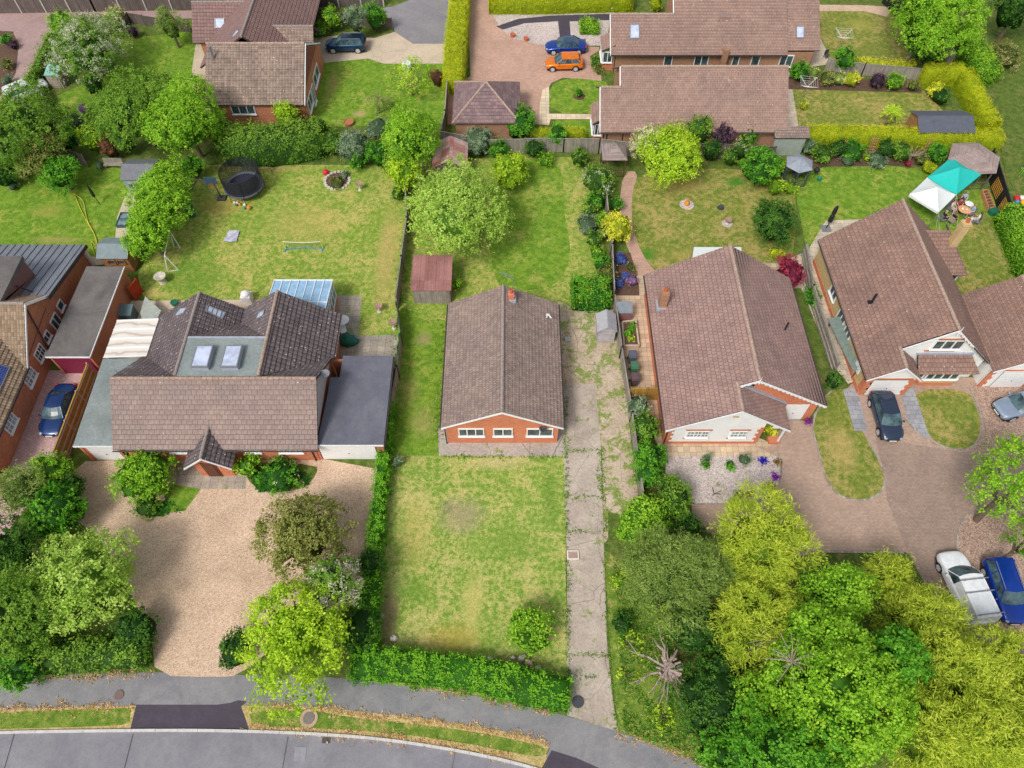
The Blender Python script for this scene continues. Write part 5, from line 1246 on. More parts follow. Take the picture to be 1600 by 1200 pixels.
slopes(h6, roof_x(72.3, 79, 75.6, -33.6, -26.5, 2.6, 5.1), T_H6R, [((-33.6, 75.6, 5.13), (-27.5, 75.6, 5.13))], .36, .03, 'side_roof', rmat=RIDGEG)
slopes(h6, roof_x(68.5, 74.3, 71.5, -25, -20.3, 2.6, 4.9), T_H6, [((-25, 71.5, 4.93), (-20.3, 71.5, 4.93))], .36, .03, 'small_gable_roof', rmat=RIDGEG)
MB().obox((-20.3, 62.2), (-20.3, 67.4), .07, (2.3, 5.4), (2.45, 5.62)).obox((-20.3, 67.4), (-20.3, 72.6), .07, (5.4, 2.3), (5.62, 2.45)).build('bargeboard', WHITE, h6)
win_px(h6, 'y', 62.5, 359, 164, 401, 178, 3); 
for y0, y1, z0, z1 in ((66.8, 69.5, .9, 2.2), (65.2, 66.2, .1, 2.1), (62.9, 64.9, .8, 2.2)): window(h6, (-20.29, y0), (-20.29, y1), z0, z1, 2)
n6 = Vector((0, -2.5, 3.3)).normalized(); sky_px(h6, [(336, 44), (351, 44), (351, 29), (336, 29)], (-30, 75.6, 5.1), n6)
sky_px(h6, [(363, 58), (372, 46), (374, 50), (366, 59)], (-26.4, 70, 6.3), Vector((-3.4, 0, 5.2)).normalized())
q0 = plane_hit(334, 92, (-25, 67.4, 5.6), Vector((0, -3.2, 5.25)).normalized()); MB().tube(q0, q0+Vector((0, 0, 1.3)), .12, .12, 8).build('flue', GREYM, h6)
lad = thing('ladder', 'pale wooden ladder leaning on the brick wall under the grid-tiled roof', 'ladder', P(357, 197))
m = MB(); b0 = P(355, 197); t0 = (b0[0]-.6, 62.4, 2.1)
for s in (-.2, .2): m.tube((b0[0]+s, b0[1], 0), (t0[0]+s, t0[1], t0[2]), .03, .03, 5)
m.build('rail', plain('ladder_wood', C(205, 190, 175), .8), lad); m = MB()
for k in range(8): t = (k+.5)/8; m.tube((b0[0]-.2+(t0[0]-b0[0])*t, b0[1]+(t0[1]-b0[1])*t, t0[2]*t), (b0[0]+.2+(t0[0]-b0[0])*t, b0[1]+(t0[1]-b0[1])*t, t0[2]*t), .03, .03, 5)
m.build('rungs', plain('ladder_wood', C(205, 190, 175), .8), lad)

# === pyramid roof garage
h7 = thing('pyramid_roof_garage', 'small square garage with a purple-brown pyramid roof at the end of the gold hedge', 'garage', (-2.4, 62.8, 0))
ex = (-5.75, .8, 59.55, 66.0); ap = (-2.5, 62.9, 4.5)
slopes(h7, [[(ex[0], ex[2], 2.3), (ex[1], ex[2], 2.3), ap], [(ex[1], ex[2], 2.3), (ex[1], ex[3], 2.3), ap], [(ex[1], ex[3], 2.3), (ex[0], ex[3], 2.3), ap], [(ex[0], ex[3], 2.3), (ex[0], ex[2], 2.3), ap]], T_PYR,
       [((ex[0], ex[2], 2.32), ap), ((ex[1], ex[2], 2.32), ap), ((ex[0], ex[3], 2.32), ap)], .33, .03, rmat=RIDGEL, rr=.1)
m = MB(); m.box(ex[0]+.3, ex[1]-.3, ex[2]+.3, ex[3]-.3, 0, 2.28); m.build('wall', BRICKT, h7)

# === top right pair
h9 = thing('long_bungalow', 'long tan brick bungalow with stepped roof, nearer of the two at the top', 'house', (17, 60, 0))
S9 = (5.9-2.4)/(63.2-58.1)
m = MB(); m.box(8.7, 26, 58.5, 58.7, 0, 2.35); gable_wall(m, 'x', 25.8, 58.5, 68, 63.2, 2.35, 5.7); gable_wall(m, 'x', 10.6, 58.5, 68, 63.2, 2.35, 5.7, .1); gable_wall(m, 'x', 8.75, 58.5, 65, 61.6, 2.35, 4.6, .1); m.build('wall', BRICKT, h9)
slopes(h9, roof_x(58.1, 68.3, 63.2, 10.3, 26.2, 2.4, 5.9)+roof_x(58.1, 65.1, 61.6, 8.4, 10.3, 2.4, 2.4+S9*3.5), T_H9, [((10.3, 63.2, 5.93), (26.2, 63.2, 5.93)), ((8.4, 61.6, 4.83), (10.3, 61.6, 4.83))], .34, .03, rmat=RIDGEL)
slopes(h9, [[(7.9, 59.5, 2.3), (8.75, 59.5, 2.3), (8.75, 62.3, 3.2), (7.9, 62.0, 2.9)][:0] or [(7.7, 59.4, 2.3), (8.8, 59.4, 3.0), (8.8, 62.4, 3.0), (7.7, 62.4, 2.3)]], T_H9, (), .33, .03, 'bay_roof')
MB().box(7.95, 8.75, 59.7, 62.0, 0, .8).build('bay_wall', BRICKO, h9); window(h9, (8.0, 59.68), (8.72, 59.68), .85, 2.15, 2); window(h9, (7.93, 62), (7.93, 59.7), .85, 2.15, 3)
MB().obox((8.35, 58.1), (8.35, 61.6), .08, (2.28, 4.6), (2.45, 4.82)).obox((10.25, 61.6), (10.25, 63.2), .08, (4.6, 5.7), (4.82, 5.92)).build('bargeboard', WHITE, h9)
gutter(h9, (8.4, 58.05, 2.33), (26.2, 58.05, 2.33)); downpipe(h9, 9.1, 58.45, 0, 2.3); downpipe(h9, 12.2, 58.45, 0, 2.3); downpipe(h9, 23.2, 58.45, 0, 2.3)
h8 = thing('long_bungalow', 'long tan brick bungalow with white windows, farther of the two at the top', 'house', (20, 73, 0))
m = MB(); m.box(10.9, 31.5, 70.9, 71.1, 0, 2.35); gable_wall(m, 'x', 10.7, 70.9, 77.5, 74.2, 2.35, 4.5, .1); gable_wall(m, 'x', 31.5, 71.1, 82, 76.4, 2.35, 5.7); gable_wall(m, 'x', 17.2, 73.5, 80, 76.4, 3, 5.7, .1); m.build('wall', BRICKT, h8)
S8 = (4.6-2.4)/(74.2-70.45)
slopes(h8, [[(10.3, 70.45, 2.4), (28.7, 70.45, 2.4), (28.7, 76.4, 2.4+S8*5.95), (16.9, 76.4, 2.4+S8*5.95), (16.9, 74.2, 4.6), (10.3, 74.2, 4.6)], [(10.3, 74.2, 4.6), (16.9, 74.2, 4.6), (16.9, 77.8, 2.5), (10.3, 77.8, 2.5)],
            [(28.72, 70.9, 2.62), (32.1, 70.9, 2.62), (32.1, 76.4, 5.95), (28.72, 76.4, 5.95)], [(16.9, 76.4, 5.88), (32.1, 76.4, 5.88), (32.1, 82.4, 2.4), (16.9, 82.4, 2.4)]], T_H9, [((10.3, 74.2, 4.63), (16.9, 74.2, 4.63)), ((16.9, 76.4, 5.95), (32.1, 76.4, 5.95))], .34, .03, rmat=RIDGEL)
MB().obox((10.25, 70.45), (10.25, 74.2), .08, (2.28, 4.4), (2.45, 4.62)).build('bargeboard', WHITE, h8); MB().obox((16.85, 74.2), (16.85, 76.4), .08, (4.5, 5.7), (4.7, 5.92)).build('bargeboard', WHITE, h8)
MB().box(9.6, 10.7, 71.4, 73.4, 0, .9).build('bay_wall', BRICKO, h8); window(h8, (9.6, 71.38), (10.6, 71.38), .95, 2.2, 2); window(h8, (9.58, 73.4), (9.58, 71.4), .95, 2.2, 3)
slopes(h8, [[(9.4, 71.2, 2.35), (10.75, 71.2, 3.0), (10.75, 73.8, 3.0), (9.4, 73.8, 2.35)]], T_H9, (), .33, .03, 'bay_roof')
for x0, x1, n in ((16.0, 16.9, 1), (19.2, 20.7, 2), (23.2, 23.95, 1), (25.2, 26.1, 1), (28.2, 29.6, 2)): window(h8, (x0, 70.9), (x1, 70.9), .75, 2.1, n)
n8 = Vector((0, -S8, 1)).normalized(); sky_px(h8, [(984, 61), (999, 61), (999, 38), (984, 38)], (12, 74.2, 4.6), n8); sky_px(h8, [(1244, 60), (1256, 60), (1256, 41), (1244, 41)], (30, 70.9, 2.62), Vector((0, -3.33, 5.5)).normalized())
gutter(h8, (10.3, 70.4, 2.33), (28.7, 70.4, 2.33)); q = plane_hit(1110, 86, (0, 70.9, 1), (0, 1, 0)); MB().box(21.9, 22.5, 70.3, 70.9, 0, 3.0).build('chimney', BRICKT, h8)
aerial(h8, 21.5, 73.4, 4.2, .8, 8, .0)
# ---------------------------------------------------------------- fences
def fence(label, pix, h=1.75, mat=None, bay=1.83, post=None, name='panel_fence', cat='fence', postw=.1, world=False, lean=0.0, ph=.1, rails=False, group=None, th=.05):
    pts = [(p[0], p[1]) for p in pix] if world else [P(*p)[:2] for p in pix]
    root = thing(name, label, cat, (pts[0][0], pts[0][1], 0), 0, group); mat = mat or FENCEG
    for a, b in zip(pts[:-1], pts[1:]):
        L = math.hypot(b[0]-a[0], b[1]-a[1]); n = max(1, round(L/bay)); t = ((b[0]-a[0])/L, (b[1]-a[1])/L)
        for k in range(n):
            p = (a[0]+t[0]*L*k/n, a[1]+t[1]*L*k/n); q = (a[0]+t[0]*L*(k+1)/n, a[1]+t[1]*L*(k+1)/n)
            hh = h*random.uniform(.97, 1.03); m = MB(); nb = max(3, int(L/n/.14)); oo = random.uniform(-lean, lean)
            for j in range(nb):
                u0, u1 = j/nb, (j+1.0)/nb; o = .014*(j % 2)+oo
                m.obox((p[0]+(q[0]-p[0])*u0-t[1]*o, p[1]+(q[1]-p[1])*u0+t[0]*o), (p[0]+(q[0]-p[0])*u1-t[1]*o, p[1]+(q[1]-p[1])*u1+t[0]*o), th*.5, .04, hh-.05+random.uniform(-.01, .01))
            m.obox(p, q, th+.05, hh-.06, hh)
            fp = m.build('fence_panel', mat, root)
            if rails:
                m = MB()
                for z in (.3, h*.5, h*.88): m.obox(p, q, th+.14, z, z+.1)
                m.build('rails', post or mat, fp)
            MB().box(p[0]-postw/2, p[0]+postw/2, p[1]-postw/2, p[1]+postw/2, 0, h+ph).build('post', post or mat, root)
        MB().box(b[0]-postw/2, b[0]+postw/2, b[1]-postw/2, b[1]+postw/2, 0, h+ph).build('post', post or mat, root)
    return root
CPOST = plain('concrete_post', C(190, 184, 178), .85, var=.15)
fence('long dark close-boarded fence with pale posts along the top edge of the view', [(-80, 23), (150, 19), (310, 15), (460, 12), (600, 10)], 2.4, FENCED, 2.85, CPOST, postw=.14)
fence('low dark panel fence behind the white-flowered bush in the top left garden', [(180, 48), (205, 36), (300, 52)], 1.2, FENCED, 1.9)
fence('low grey fence beside the dark blue estate car', [(455, 38), (505, 34), (614, 46)], 1.3, FENCED, 1.9)
fence('weathered grey fence between the back gardens left of the pale green tree', [(636, 300), (638, 360), (630, 420), (622, 482)], 1.6, FENCEG, 1.83, lean=.06)
fence('grey fence along the left side of the middle bungalow with green netting on it', [(623, 488), (629, 540), (624, 590), (612, 660)], 1.55, FENCEG, 1.83, lean=.05)
fence('weathered fence right of the broken concrete drive', [(958, 480), (968, 560), (984, 660), (1000, 781)], 1.5, FENCEG, 1.83, lean=.03)
fence('old grey fence between the middle lawn and the curving garden path', [(944, 305), (948, 350), (954, 400), (957, 470)], 1.5, FENCEG, 1.83)
fence('weathered fence across the back of the middle plot behind the little rusty hut', [(690, 228), (760, 240), (880, 238), (935, 240), (990, 245)], 1.7, FENCEG, 1.83)
fence('short grey fence beside the pyramid roof garage', [(700, 150), (697, 195), (690, 226)], 1.7, FENCEG, 1.83)
fence('dark panel fence behind the round lime green bush', [(985, 243), (1110, 247), (1205, 252)], 1.7, FENCED, 1.83)
fence('grey fence behind the row of small shrubs in the top right garden', [(1288, 110), (1345, 118), (1440, 126)], 1.4, FENCEG, 1.83)
fence('grey concrete-coloured fence between the two right hand houses', [(1252, 400), (1262, 465), (1300, 585)], 1.6, FENCEG, 1.83, rails=True)
fence('light brown wooden fence with exposed rails beside the dark blue saloon car', [(-32.45, 31.9), (-32.45, 24.3)], 1.75, FENCEB, 2.5, plain('pale_wood_post', C(190, 165, 150), .8), world=True, rails=True)
fence('new orange-brown wooden gate panel across the side passage', [(982, 625), (1032, 625)], 1.7, FENCEB, 1.5, name='side_gate', cat='gate', rails=False)
fence('bright red-brown stained gate beside the brick garage', [(213, 470), (224, 456)], 1.6, plain('red_stain', C(176, 62, 36), .8, var=.2), 1.83, name='side_gate', cat='gate')
fence('tall black fence with slatted top behind the garden party', [(1537, 258), (1563, 345)], 1.9, BLACK, 1.83)
fence('brown fence beside the trees at the left edge', [(0, 180), (60, 230), (140, 262)], 1.5, FENCED, 1.83)
fence('garden fence panel beside the green roofed tool store', [(66, 150), (78, 168)], 1.5, FENCEG, 1.83)
fence('dark fence by the tree trunks in the top right garden', [(1378, 5), (1398, 26)], 1.8, BLACK, 1.83)
fence('grey fence in the shade below the tall trees at top right', [(1460, 60), (1482, 105)], 1.6, FENCEG, 1.83)
nt_ = MB()
G1 = [P(*p) for p in ((624, 490), (631, 540), (626, 575))]
for a, b in zip(G1[:-1], G1[1:]):
    for k in range(6):
        u0, u1 = k/6, (k+1)/6; w0, w1 = .05*math.sin(k*2), .05*math.sin((k+1)*2)
        nt_.face([(a[0]+(b[0]-a[0])*u0-.12+w0, a[1]+(b[1]-a[1])*u0, .3), (a[0]+(b[0]-a[0])*u1-.12+w1, a[1]+(b[1]-a[1])*u1, .3), (a[0]+(b[0]-a[0])*u1-.1-w1, a[1]+(b[1]-a[1])*u1, 1.85), (a[0]+(b[0]-a[0])*u0-.1-w0, a[1]+(b[1]-a[1])*u0, 1.85)])
tag(nt_.build('netting', plain('green_netting', C(40, 160, 135), .8)), 'bright green netting hung on the grey fence beside the patio', 'netting')

# ---------------------------------------------------------------- sheds
def shed(name, label, x0, x1, y0, y1, he, hr, axis, rmat, wmat, cat='shed', ov=.12, door=None, wins=(), seams=0, hrb=None):
    root = thing(name, label, cat, ((x0+x1)/2, (y0+y1)/2, 0))
    m = MB()
    if axis == 'y': c = (x0+x1)/2; gable_wall(m, 'y', y0, x0, x1, c, he, hr, .05); gable_wall(m, 'y', y1-.05, x0, x1, c, he, hr, .05); m.box(x0, x0+.05, y0+.05, y1-.05, 0, he); m.box(x1-.05, x1, y0+.05, y1-.05, 0, he)
    elif axis == 'x': c = (y0+y1)/2; gable_wall(m, 'x', x0, y0, y1, c, he, hr, .05); gable_wall(m, 'x', x1-.05, y0, y1, c, he, hr, .05); m.box(x0+.05, x1-.05, y0, y0+.05, 0, he); m.box(x0+.05, x1-.05, y1-.05, y1, 0, he)
    else:  # mono pitch, front (y0) low
        for x in (x0, x1): m.face([(x, y0, 0), (x, y1, 0), (x, y1, hr), (x, y0, he)])
        m.face([(x0, y0, 0), (x1, y0, 0), (x1, y0, he), (x0, y0, he)]); m.face([(x1, y1, 0), (x0, y1, 0), (x0, y1, hr), (x1, y1, hr)])
    m.build('wall', wmat, root)
    m = MB()
    X0, X1, Y0, Y1 = x0-ov, x1+ov, y0-ov, y1+ov
    if axis == 'y': ps = roof_y(X0, X1, (x0+x1)/2, Y0, Y1, he, hr+.04)
    elif axis == 'x': ps = roof_x(Y0, Y1, (y0+y1)/2, X0, X1, he, hr+.04)
    else: ps = [[(X0, Y0, he+.02), (X1, Y0, he+.02), (X1, Y1, hr+.04), (X0, Y1, hr+.04)]]
    for p in ps: slab(m, p, .04, 0, -.04)
    if seams:
        if axis == 'm' :
            for k in range(seams+1): x = X0+(X1-X0)*k/seams; m.obox((x, Y0), (x, Y1), .03, (he+.05, hr+.07), (he+.085, hr+.105))
        else:
            c = (y0+y1)/2
            for k in range(seams+1):
                x = X0+(X1-X0)*k/seams
                m.obox((x, Y0), (x, c), .03, (he+.03, hr+.07), (he+.06, hr+.1)); m.obox((x, c), (x, Y1), .03, (hr+.07, he+.03), (hr+.1, he+.06))
    m.build('roof', rmat, root)
    if door:
        (a, b, z1) = door; window_door = MB(); L = math.hypot(b[0]-a[0], b[1]-a[1]); t = ((b[0]-a[0])/L, (b[1]-a[1])/L); nx, ny = t[1], -t[0]
        window_door.prism([(a[0], a[1]), (b[0], b[1]), (b[0]+nx*.04, b[1]+ny*.04), (a[0]+nx*.04, a[1]+ny*.04)], .05, z1)
        for z in (.3, z1-.25): window_door.prism([(a[0]+nx*.041, a[1]+ny*.041), (b[0]+nx*.041, b[1]+ny*.041), (b[0]+nx*.07, b[1]+ny*.07), (a[0]+nx*.07, a[1]+ny*.07)], z, z+.09)
        window_door.build('door', wmat, root)
    for (a, b, z0, z1, n) in wins: window(root, a, b, z0, z1, n, frame=wmat, sill=False)
    return root
RUST = tile('rusty_sheet', C(168, 122, 118), C(150, 104, 100), .6, 4, 0, .6, stain=.6, orange=0)
RUST2 = tile('rusty_white_sheet', C(182, 118, 104), C(205, 178, 172), .5, 1.2, .5, .7, stain=.7)
ASB = plain('grey_sheet', C(172, 172, 176), .8, var=.12)
FELT3 = plain('green_grey_felt', C(132, 146, 150), .85, var=.12, scale=2)
SHEDWOOD = wood('shed_wood', C(150, 135, 122), C(188, 176, 164), .14)
SHEDBR = wood('shed_brown', C(150, 108, 68), C(178, 134, 90), .14, 'U')
shed('rusty_roof_shed', 'old grey timber shed with a rusty red sheet roof beside the left fence', -8.15, -5.1, 39.2, 42.5, 1.75, 2.15, 'm', RUST, wood('old_boards', C(128, 118, 112), C(176, 166, 158), .16), door=((-6.1, 39.2), (-5.2, 39.2), 1.6), seams=5)
shed('rusty_hut', 'small hut with patchy red and white rusted roof behind the pale green tree', -7.3, -4.3, 54.0, 57.3, 1.7, 2.5, 'y', RUST2, FENCED)
shed('grey_gabled_shed', 'small pale grey gabled shed standing on the broken concrete drive', 6.85, 8.2, 35.15, 36.8, 1.5, 2.05, 'y', ASB, wood('pale_grey_boards', C(178, 172, 176), C(200, 194, 198), .12, 'U'), ov=.1, door=((7.15, 35.15), (7.9, 35.15), 1.4))
shed('summer_shed', 'brown wooden shed with a grey-green felt roof above the flat brick garage', -34.75, -32.5, 42.7, 44.7, 1.85, 2.35, 'x', FELT3, SHEDBR, ov=.2, wins=(((-34.3, 42.7), (-33.6, 42.7), 1.0, 1.55, 1), ((-33.5, 42.7), (-32.8, 42.7), 1.0, 1.55, 1)))
shed('garden_playhouse', 'grey roofed playhouse shed between the far left lawns', -35.7, -33.0, 52.4, 55.0, 1.7, 2.3, 'x', plain('playhouse_roof', C(120, 122, 128), .85, var=.15), plain('playhouse_grey', C(150, 162, 160), .7), door=((-34.7, 52.4), (-33.9, 52.4), 1.5), wins=(((-35.4, 52.4), (-34.9, 52.4), .8, 1.3, 1),))
shed('dark_roof_shed', 'orange-brown shed with a large dark felt roof inside the gold hedge corner', 39.3, 44.3, 58.9, 61.8, 1.85, 2.5, 'x', plain('dark_felt', C(92, 96, 108), .85, var=.15, scale=2), SHEDBR, ov=.2)
shed('tool_store', 'small tool store with a turquoise lid beside the white car', -53.2+6.5, -51.5+6.5, 71.3, 73.0, 1.4, 1.65, 'm', plain('turquoise_lid', C(140, 190, 180), .7), SHEDWOOD, door=((-46.3, 71.3), (-45.4, 71.3), 1.2)) if False else None
p = P(92, 138); shed('tool_store', 'small tool store with a turquoise lid beside the white car', p[0]-.7, p[0]+.6, p[1], p[1]+1.5, 1.5, 1.75, 'm', plain('turquoise_lid', C(140, 190, 180), .7), SHEDWOOD, ov=.06, door=((p[0]-.5, p[1]), (p[0]+.4, p[1]), 1.3))
p = P(196, 502); shed('plastic_storage_box', 'grey-green plastic garden storage box beside the long brick garage', p[0]-.9, p[0]+.9, p[1]-.2, p[1]+.8, 1.0, 1.15, 'm', plain('box_lid', C(98, 120, 124), .6), plain('box_side', C(80, 100, 104), .6), cat='storage box', ov=.04)
p = P(974, 502); shed('garden_cupboard', 'narrow grey lidded garden cupboard against the fence above the raised bed', p[0]-.6, p[0]+.55, p[1]-.1, p[1]+.8, 1.2, 1.45, 'm', plain('cupboard_lid', C(130, 138, 146), .6), plain('cupboard_side', C(140, 100, 98), .7), cat='cupboard', ov=.05)
# canopy lean-to with corrugated sheet in the narrow lane, and dark greenhouse by the gazebo
m = MB(); a0, a1 = P(1292, 512), P(1330, 592)
for k in range(12):
    t0, t1 = k/12, (k+.5)/12
    for u0, u1 in ((t0, t1),): m.obox((a0[0]+(a1[0]-a0[0])*u0+.2, a0[1]+(a1[1]-a0[1])*u0), (a0[0]+(a1[0]-a0[0])*u1+.2, a0[1]+(a1[1]-a0[1])*u1), 1.3, 1.35, 1.38)
m.obox((a0[0]+.2, a0[1]), (a1[0]+.2, a1[1]), 1.3, 1.3, 1.35); cv = thing('lean_to_cover', 'grey-green corrugated cover between the fence and the buff wall', 'lean-to', (a0[0], a0[1], 0)); m.build('corrugated_sheet', plain('corrugated_green', C(128, 144, 136), .7, var=.15), cv)
MB().box(a0[0], a0[0]+.08, a0[1]-.1, a0[1], 0, 1.3).box(a1[0], a1[0]+.08, a1[1], a1[1]+.1, 0, 1.3).build('post', FENCED, cv)
# small tiled arch building by grey gazebo
p = P(1222, 248); ac = thing('tiled_lean_to', 'small tiled lean-to roof on a pale wall beside the grey gazebo', 'lean-to', (p[0], p[1]+1, 0))
slopes(ac, [[(p[0]-1.3, p[1]+.3, 2.2), (p[0]+2.0, p[1]+.3, 2.2), (p[0]+2.0, p[1]+1.4, 2.7), (p[0]-1.3, p[1]+1.4, 2.7)]], T_H1, (), .28, .03)
MB().box(p[0]-1.1, p[0]+1.8, p[1]+.5, p[1]+.7, 0, 2.2).build('wall', plain('pale_green_wall', C(160, 168, 160), .8), ac)

# ---------------------------------------------------------------- gazebos and canopies
def ngon_roof(root, cx, cy, r, n, he, hr, mat, rot=0, board=False, cap=.0):
    m = MB()
    pts = [(cx+r*math.cos(rot+2*math.pi*k/n), cy+r*math.sin(rot+2*math.pi*k/n), he) for k in range(n)]
    for k in range(n):
        poly = [pts[k], pts[(k+1) % n], (cx, cy, hr)]
        if board: tiles(m, poly, .14, .02)
        slab(m, poly, .05, 0, .01)
        m.tube(pts[k], (cx, cy, hr+.03), .035, .035, 5)
    return m.build('roof', mat, root)
def gazebo(name, label, cx, cy, r, n, he, hr, mat, pmat, rot=0, board=True, rails=True, cat='gazebo'):
    root = thing(name, label, cat, (cx, cy, 0))
    ngon_roof(root, cx, cy, r, n, he, hr, mat, rot, board)
    for k in range(n):
        a = rot+2*math.pi*k/n; q = (cx+r*.88*math.cos(a), cy+r*.88*math.sin(a)); MB().box(q[0]-.05, q[0]+.05, q[1]-.05, q[1]+.05, 0, he).build('post', pmat, root)
    if rails:
        m = MB()
        for k in range(n-1):
            a, b = rot+2*math.pi*k/n, rot+2*math.pi*(k+1)/n; A = (cx+r*.88*math.cos(a), cy+r*.88*math.sin(a)); B = (cx+r*.88*math.cos(b), cy+r*.88*math.sin(b))
            m.obox(A, B, .05, .8, .87); m.obox(A, B, .05, .1, .16)
            for j in range(1, 8): m.tube((A[0]+(B[0]-A[0])*j/8, A[1]+(B[1]-A[1])*j/8, .1), (A[0]+(B[0]-A[0])*j/8, A[1]+(B[1]-A[1])*j/8, .85), .018, .018, 4)
        m.build('railing', pmat, root)
    return root
gazebo('hexagonal_gazebo', 'weathered timber hexagonal gazebo with boarded roof behind the teal canopy', 42.85, 54.75, 2.45, 6, 2.15, 3.1, wood('gazebo_boards', C(150, 132, 128), C(182, 164, 158), .14, 'U'), FENCED, rot=.05)
gazebo('grey_gazebo', 'small grey felt roofed hexagonal gazebo beside the tiled lean-to', 26.55, 54.1, 1.35, 6, 2.1, 2.75, plain('gazebo_felt', C(150, 156, 168), .8, var=.15), DARKGREY, rot=.3, board=False)
gazebo('arbour', 'small dark timber arbour with a pyramid roof at the top of the garden path', 9.55, 55.65, 1.62, 4, 2.1, 3.1, wood('arbour_boards', C(140, 124, 122), C(176, 160, 156), .14, 'U'), plain('arbour_wood', C(92, 58, 52), .8), rot=math.pi/4)
def canopy(name, label, corners, he, hr, mat, frame, val=.28):
    root = thing(name, label, 'canopy', (sum(c[0] for c in corners)/4, sum(c[1] for c in corners)/4, 0)); ap = (sum(c[0] for c in corners)/4, sum(c[1] for c in corners)/4)
    m = MB(); n = 6
    for k in range(4):
        a, b = corners[k], corners[(k+1) % 4]
        for j in range(n):   # slightly sagging panels
            for i in range(n):
                def pt(u, v):
                    x = (a[0]+(b[0]-a[0])*u)*(1-v)+ap[0]*v; y = (a[1]+(b[1]-a[1])*u)*(1-v)+ap[1]*v
                    return (x, y, he+(hr-he)*v**1.15-.10*math.sin(math.pi*u)*math.sin(math.pi*(1-v)*.5))
                m.face([pt(i/n, j/n), pt((i+1)/n, j/n), pt((i+1)/n, (j+1)/n), pt(i/n, (j+1)/n)])
        for i in range(n):
            z = lambda u: he-.10*math.sin(math.pi*u)
            p, q = (a[0]+(b[0]-a[0])*i/n, a[1]+(b[1]-a[1])*i/n), (a[0]+(b[0]-a[0])*(i+1)/n, a[1]+(b[1]-a[1])*(i+1)/n)
            m.face([(p[0], p[1], he-val), (q[0], q[1], he-val), (q[0], q[1], z((i+1)/n)), (p[0], p[1], z(i/n))])
    m.build('fabric', mat, root)
    for c in corners: MB().tube((c[0], c[1], 0), (c[0], c[1], he-.02), .025, .025, 6).build('leg', frame, root)
    m = MB(); c = corners[2]
    for dx, dy in ((-.2, -2.1), (.5, -1.9)): m.tube((c[0], c[1], he), (c[0]+dx, c[1]+dy, 0), .012, .012, 4)
    m.build('guy_rope', plain('rope', C(205, 198, 180), .8), root)
    return root
canopy('teal_canopy', 'bright teal square garden party canopy next to the hexagonal gazebo', [P(1489, 243, 2.1)[:2], P(1450, 276, 2.1)[:2], P(1495, 303, 2.1)[:2], P(1535.6, 270, 2.1)[:2]], 2.1, 2.95, plain('teal_fabric', C(40, 190, 180), .7, var=.04), GREYM)
canopy('white_canopy', 'white square garden party canopy joined to the teal one', [P(1449, 277, 2.1)[:2], P(1421, 303, 2.1)[:2], P(1467, 331, 2.1)[:2], P(1494, 304, 2.1)[:2]], 2.1, 2.95, plain('white_fabric', C(222, 228, 226), .7, var=.03), GREYM)

# ---------------------------------------------------------------- garden things
def T(name, label, cat, px, py, group=None, rz=0):
    p = P(px, py); return thing(name, label, cat, (p[0], p[1], 0), rz, group), p[0], p[1]
# trampoline
tr, x, y = T('trampoline', 'round black trampoline with safety net on the left back lawn', 'trampoline', 376, 290); r = 1.62; y -= 0
x, y = -24.9, 52.7; r = 1.75; tr.location = (x, y, 0); ORG[tr.name] = Vector((x, y, 0))
MB().lathe((x, y, .82), [(r*.86, 0), (r*.86, .01)], 28).build('mat', plain('tramp_mat', C(48, 50, 66), .7), tr)
MB().lathe((x, y, .78), [(r*1.02, 0), (r*1.04, .05), (r*.84, .09), (r*.82, .07)][:4], 28).build('pad', plain('tramp_pad', C(96, 98, 116), .6), tr) if False else None
m = MB()
for k in range(28):
    a, b = 2*math.pi*k/28, 2*math.pi*(k+1)/28
    m.face([(x+r*.85*math.cos(a), y+r*.85*math.sin(a), .87), (x+r*1.04*math.cos(a), y+r*1.04*math.sin(a), .85), (x+r*1.04*math.cos(b), y+r*1.04*math.sin(b), .85), (x+r*.85*math.cos(b), y+r*.85*math.sin(b), .87)])
    m.face([(x+r*1.04*math.cos(a), y+r*1.04*math.sin(a), .7), (x+r*1.04*math.cos(b), y+r*1.04*math.sin(b), .7), (x+r*1.04*math.cos(b), y+r*1.04*math.sin(b), .85), (x+r*1.04*math.cos(a), y+r*1.04*math.sin(a), .85)])
m.build('pad', plain('tramp_pad', C(100, 102, 120), .6), tr)
m = MB()
for k in range(28):
    a, b = 2*math.pi*k/28, 2*math.pi*(k+1)/28; sg = lambda t: 2.55-.06*abs(math.sin(4*t))
    m.face([(x+r*math.cos(a), y+r*math.sin(a), .87), (x+r*math.cos(b), y+r*math.sin(b), .87), (x+r*math.cos(b), y+r*math.sin(b), sg(b)), (x+r*math.cos(a), y+r*math.sin(a), sg(a))])
m.build('safety_net', netmat('net_black', C(34, 36, 44), .78), tr)
m = MB()
for k in range(8):
    a = 2*math.pi*k/8+.2; q = (x+r*1.05*math.cos(a), y+r*1.05*math.sin(a)); m.tube((q[0], q[1], .0), (q[0], q[1], 2.5), .02, .02, 6)
for k in range(28):
    a, b = 2*math.pi*k/28, 2*math.pi*(k+1)/28; m.tube((x+r*math.cos(a), y+r*math.sin(a), 2.55-.06*abs(math.sin(4*a))), (x+r*math.cos(b), y+r*math.sin(b), 2.55-.06*abs(math.sin(4*b))), .018, .018, 5)
m.build('pole_frame', BLACK, tr)
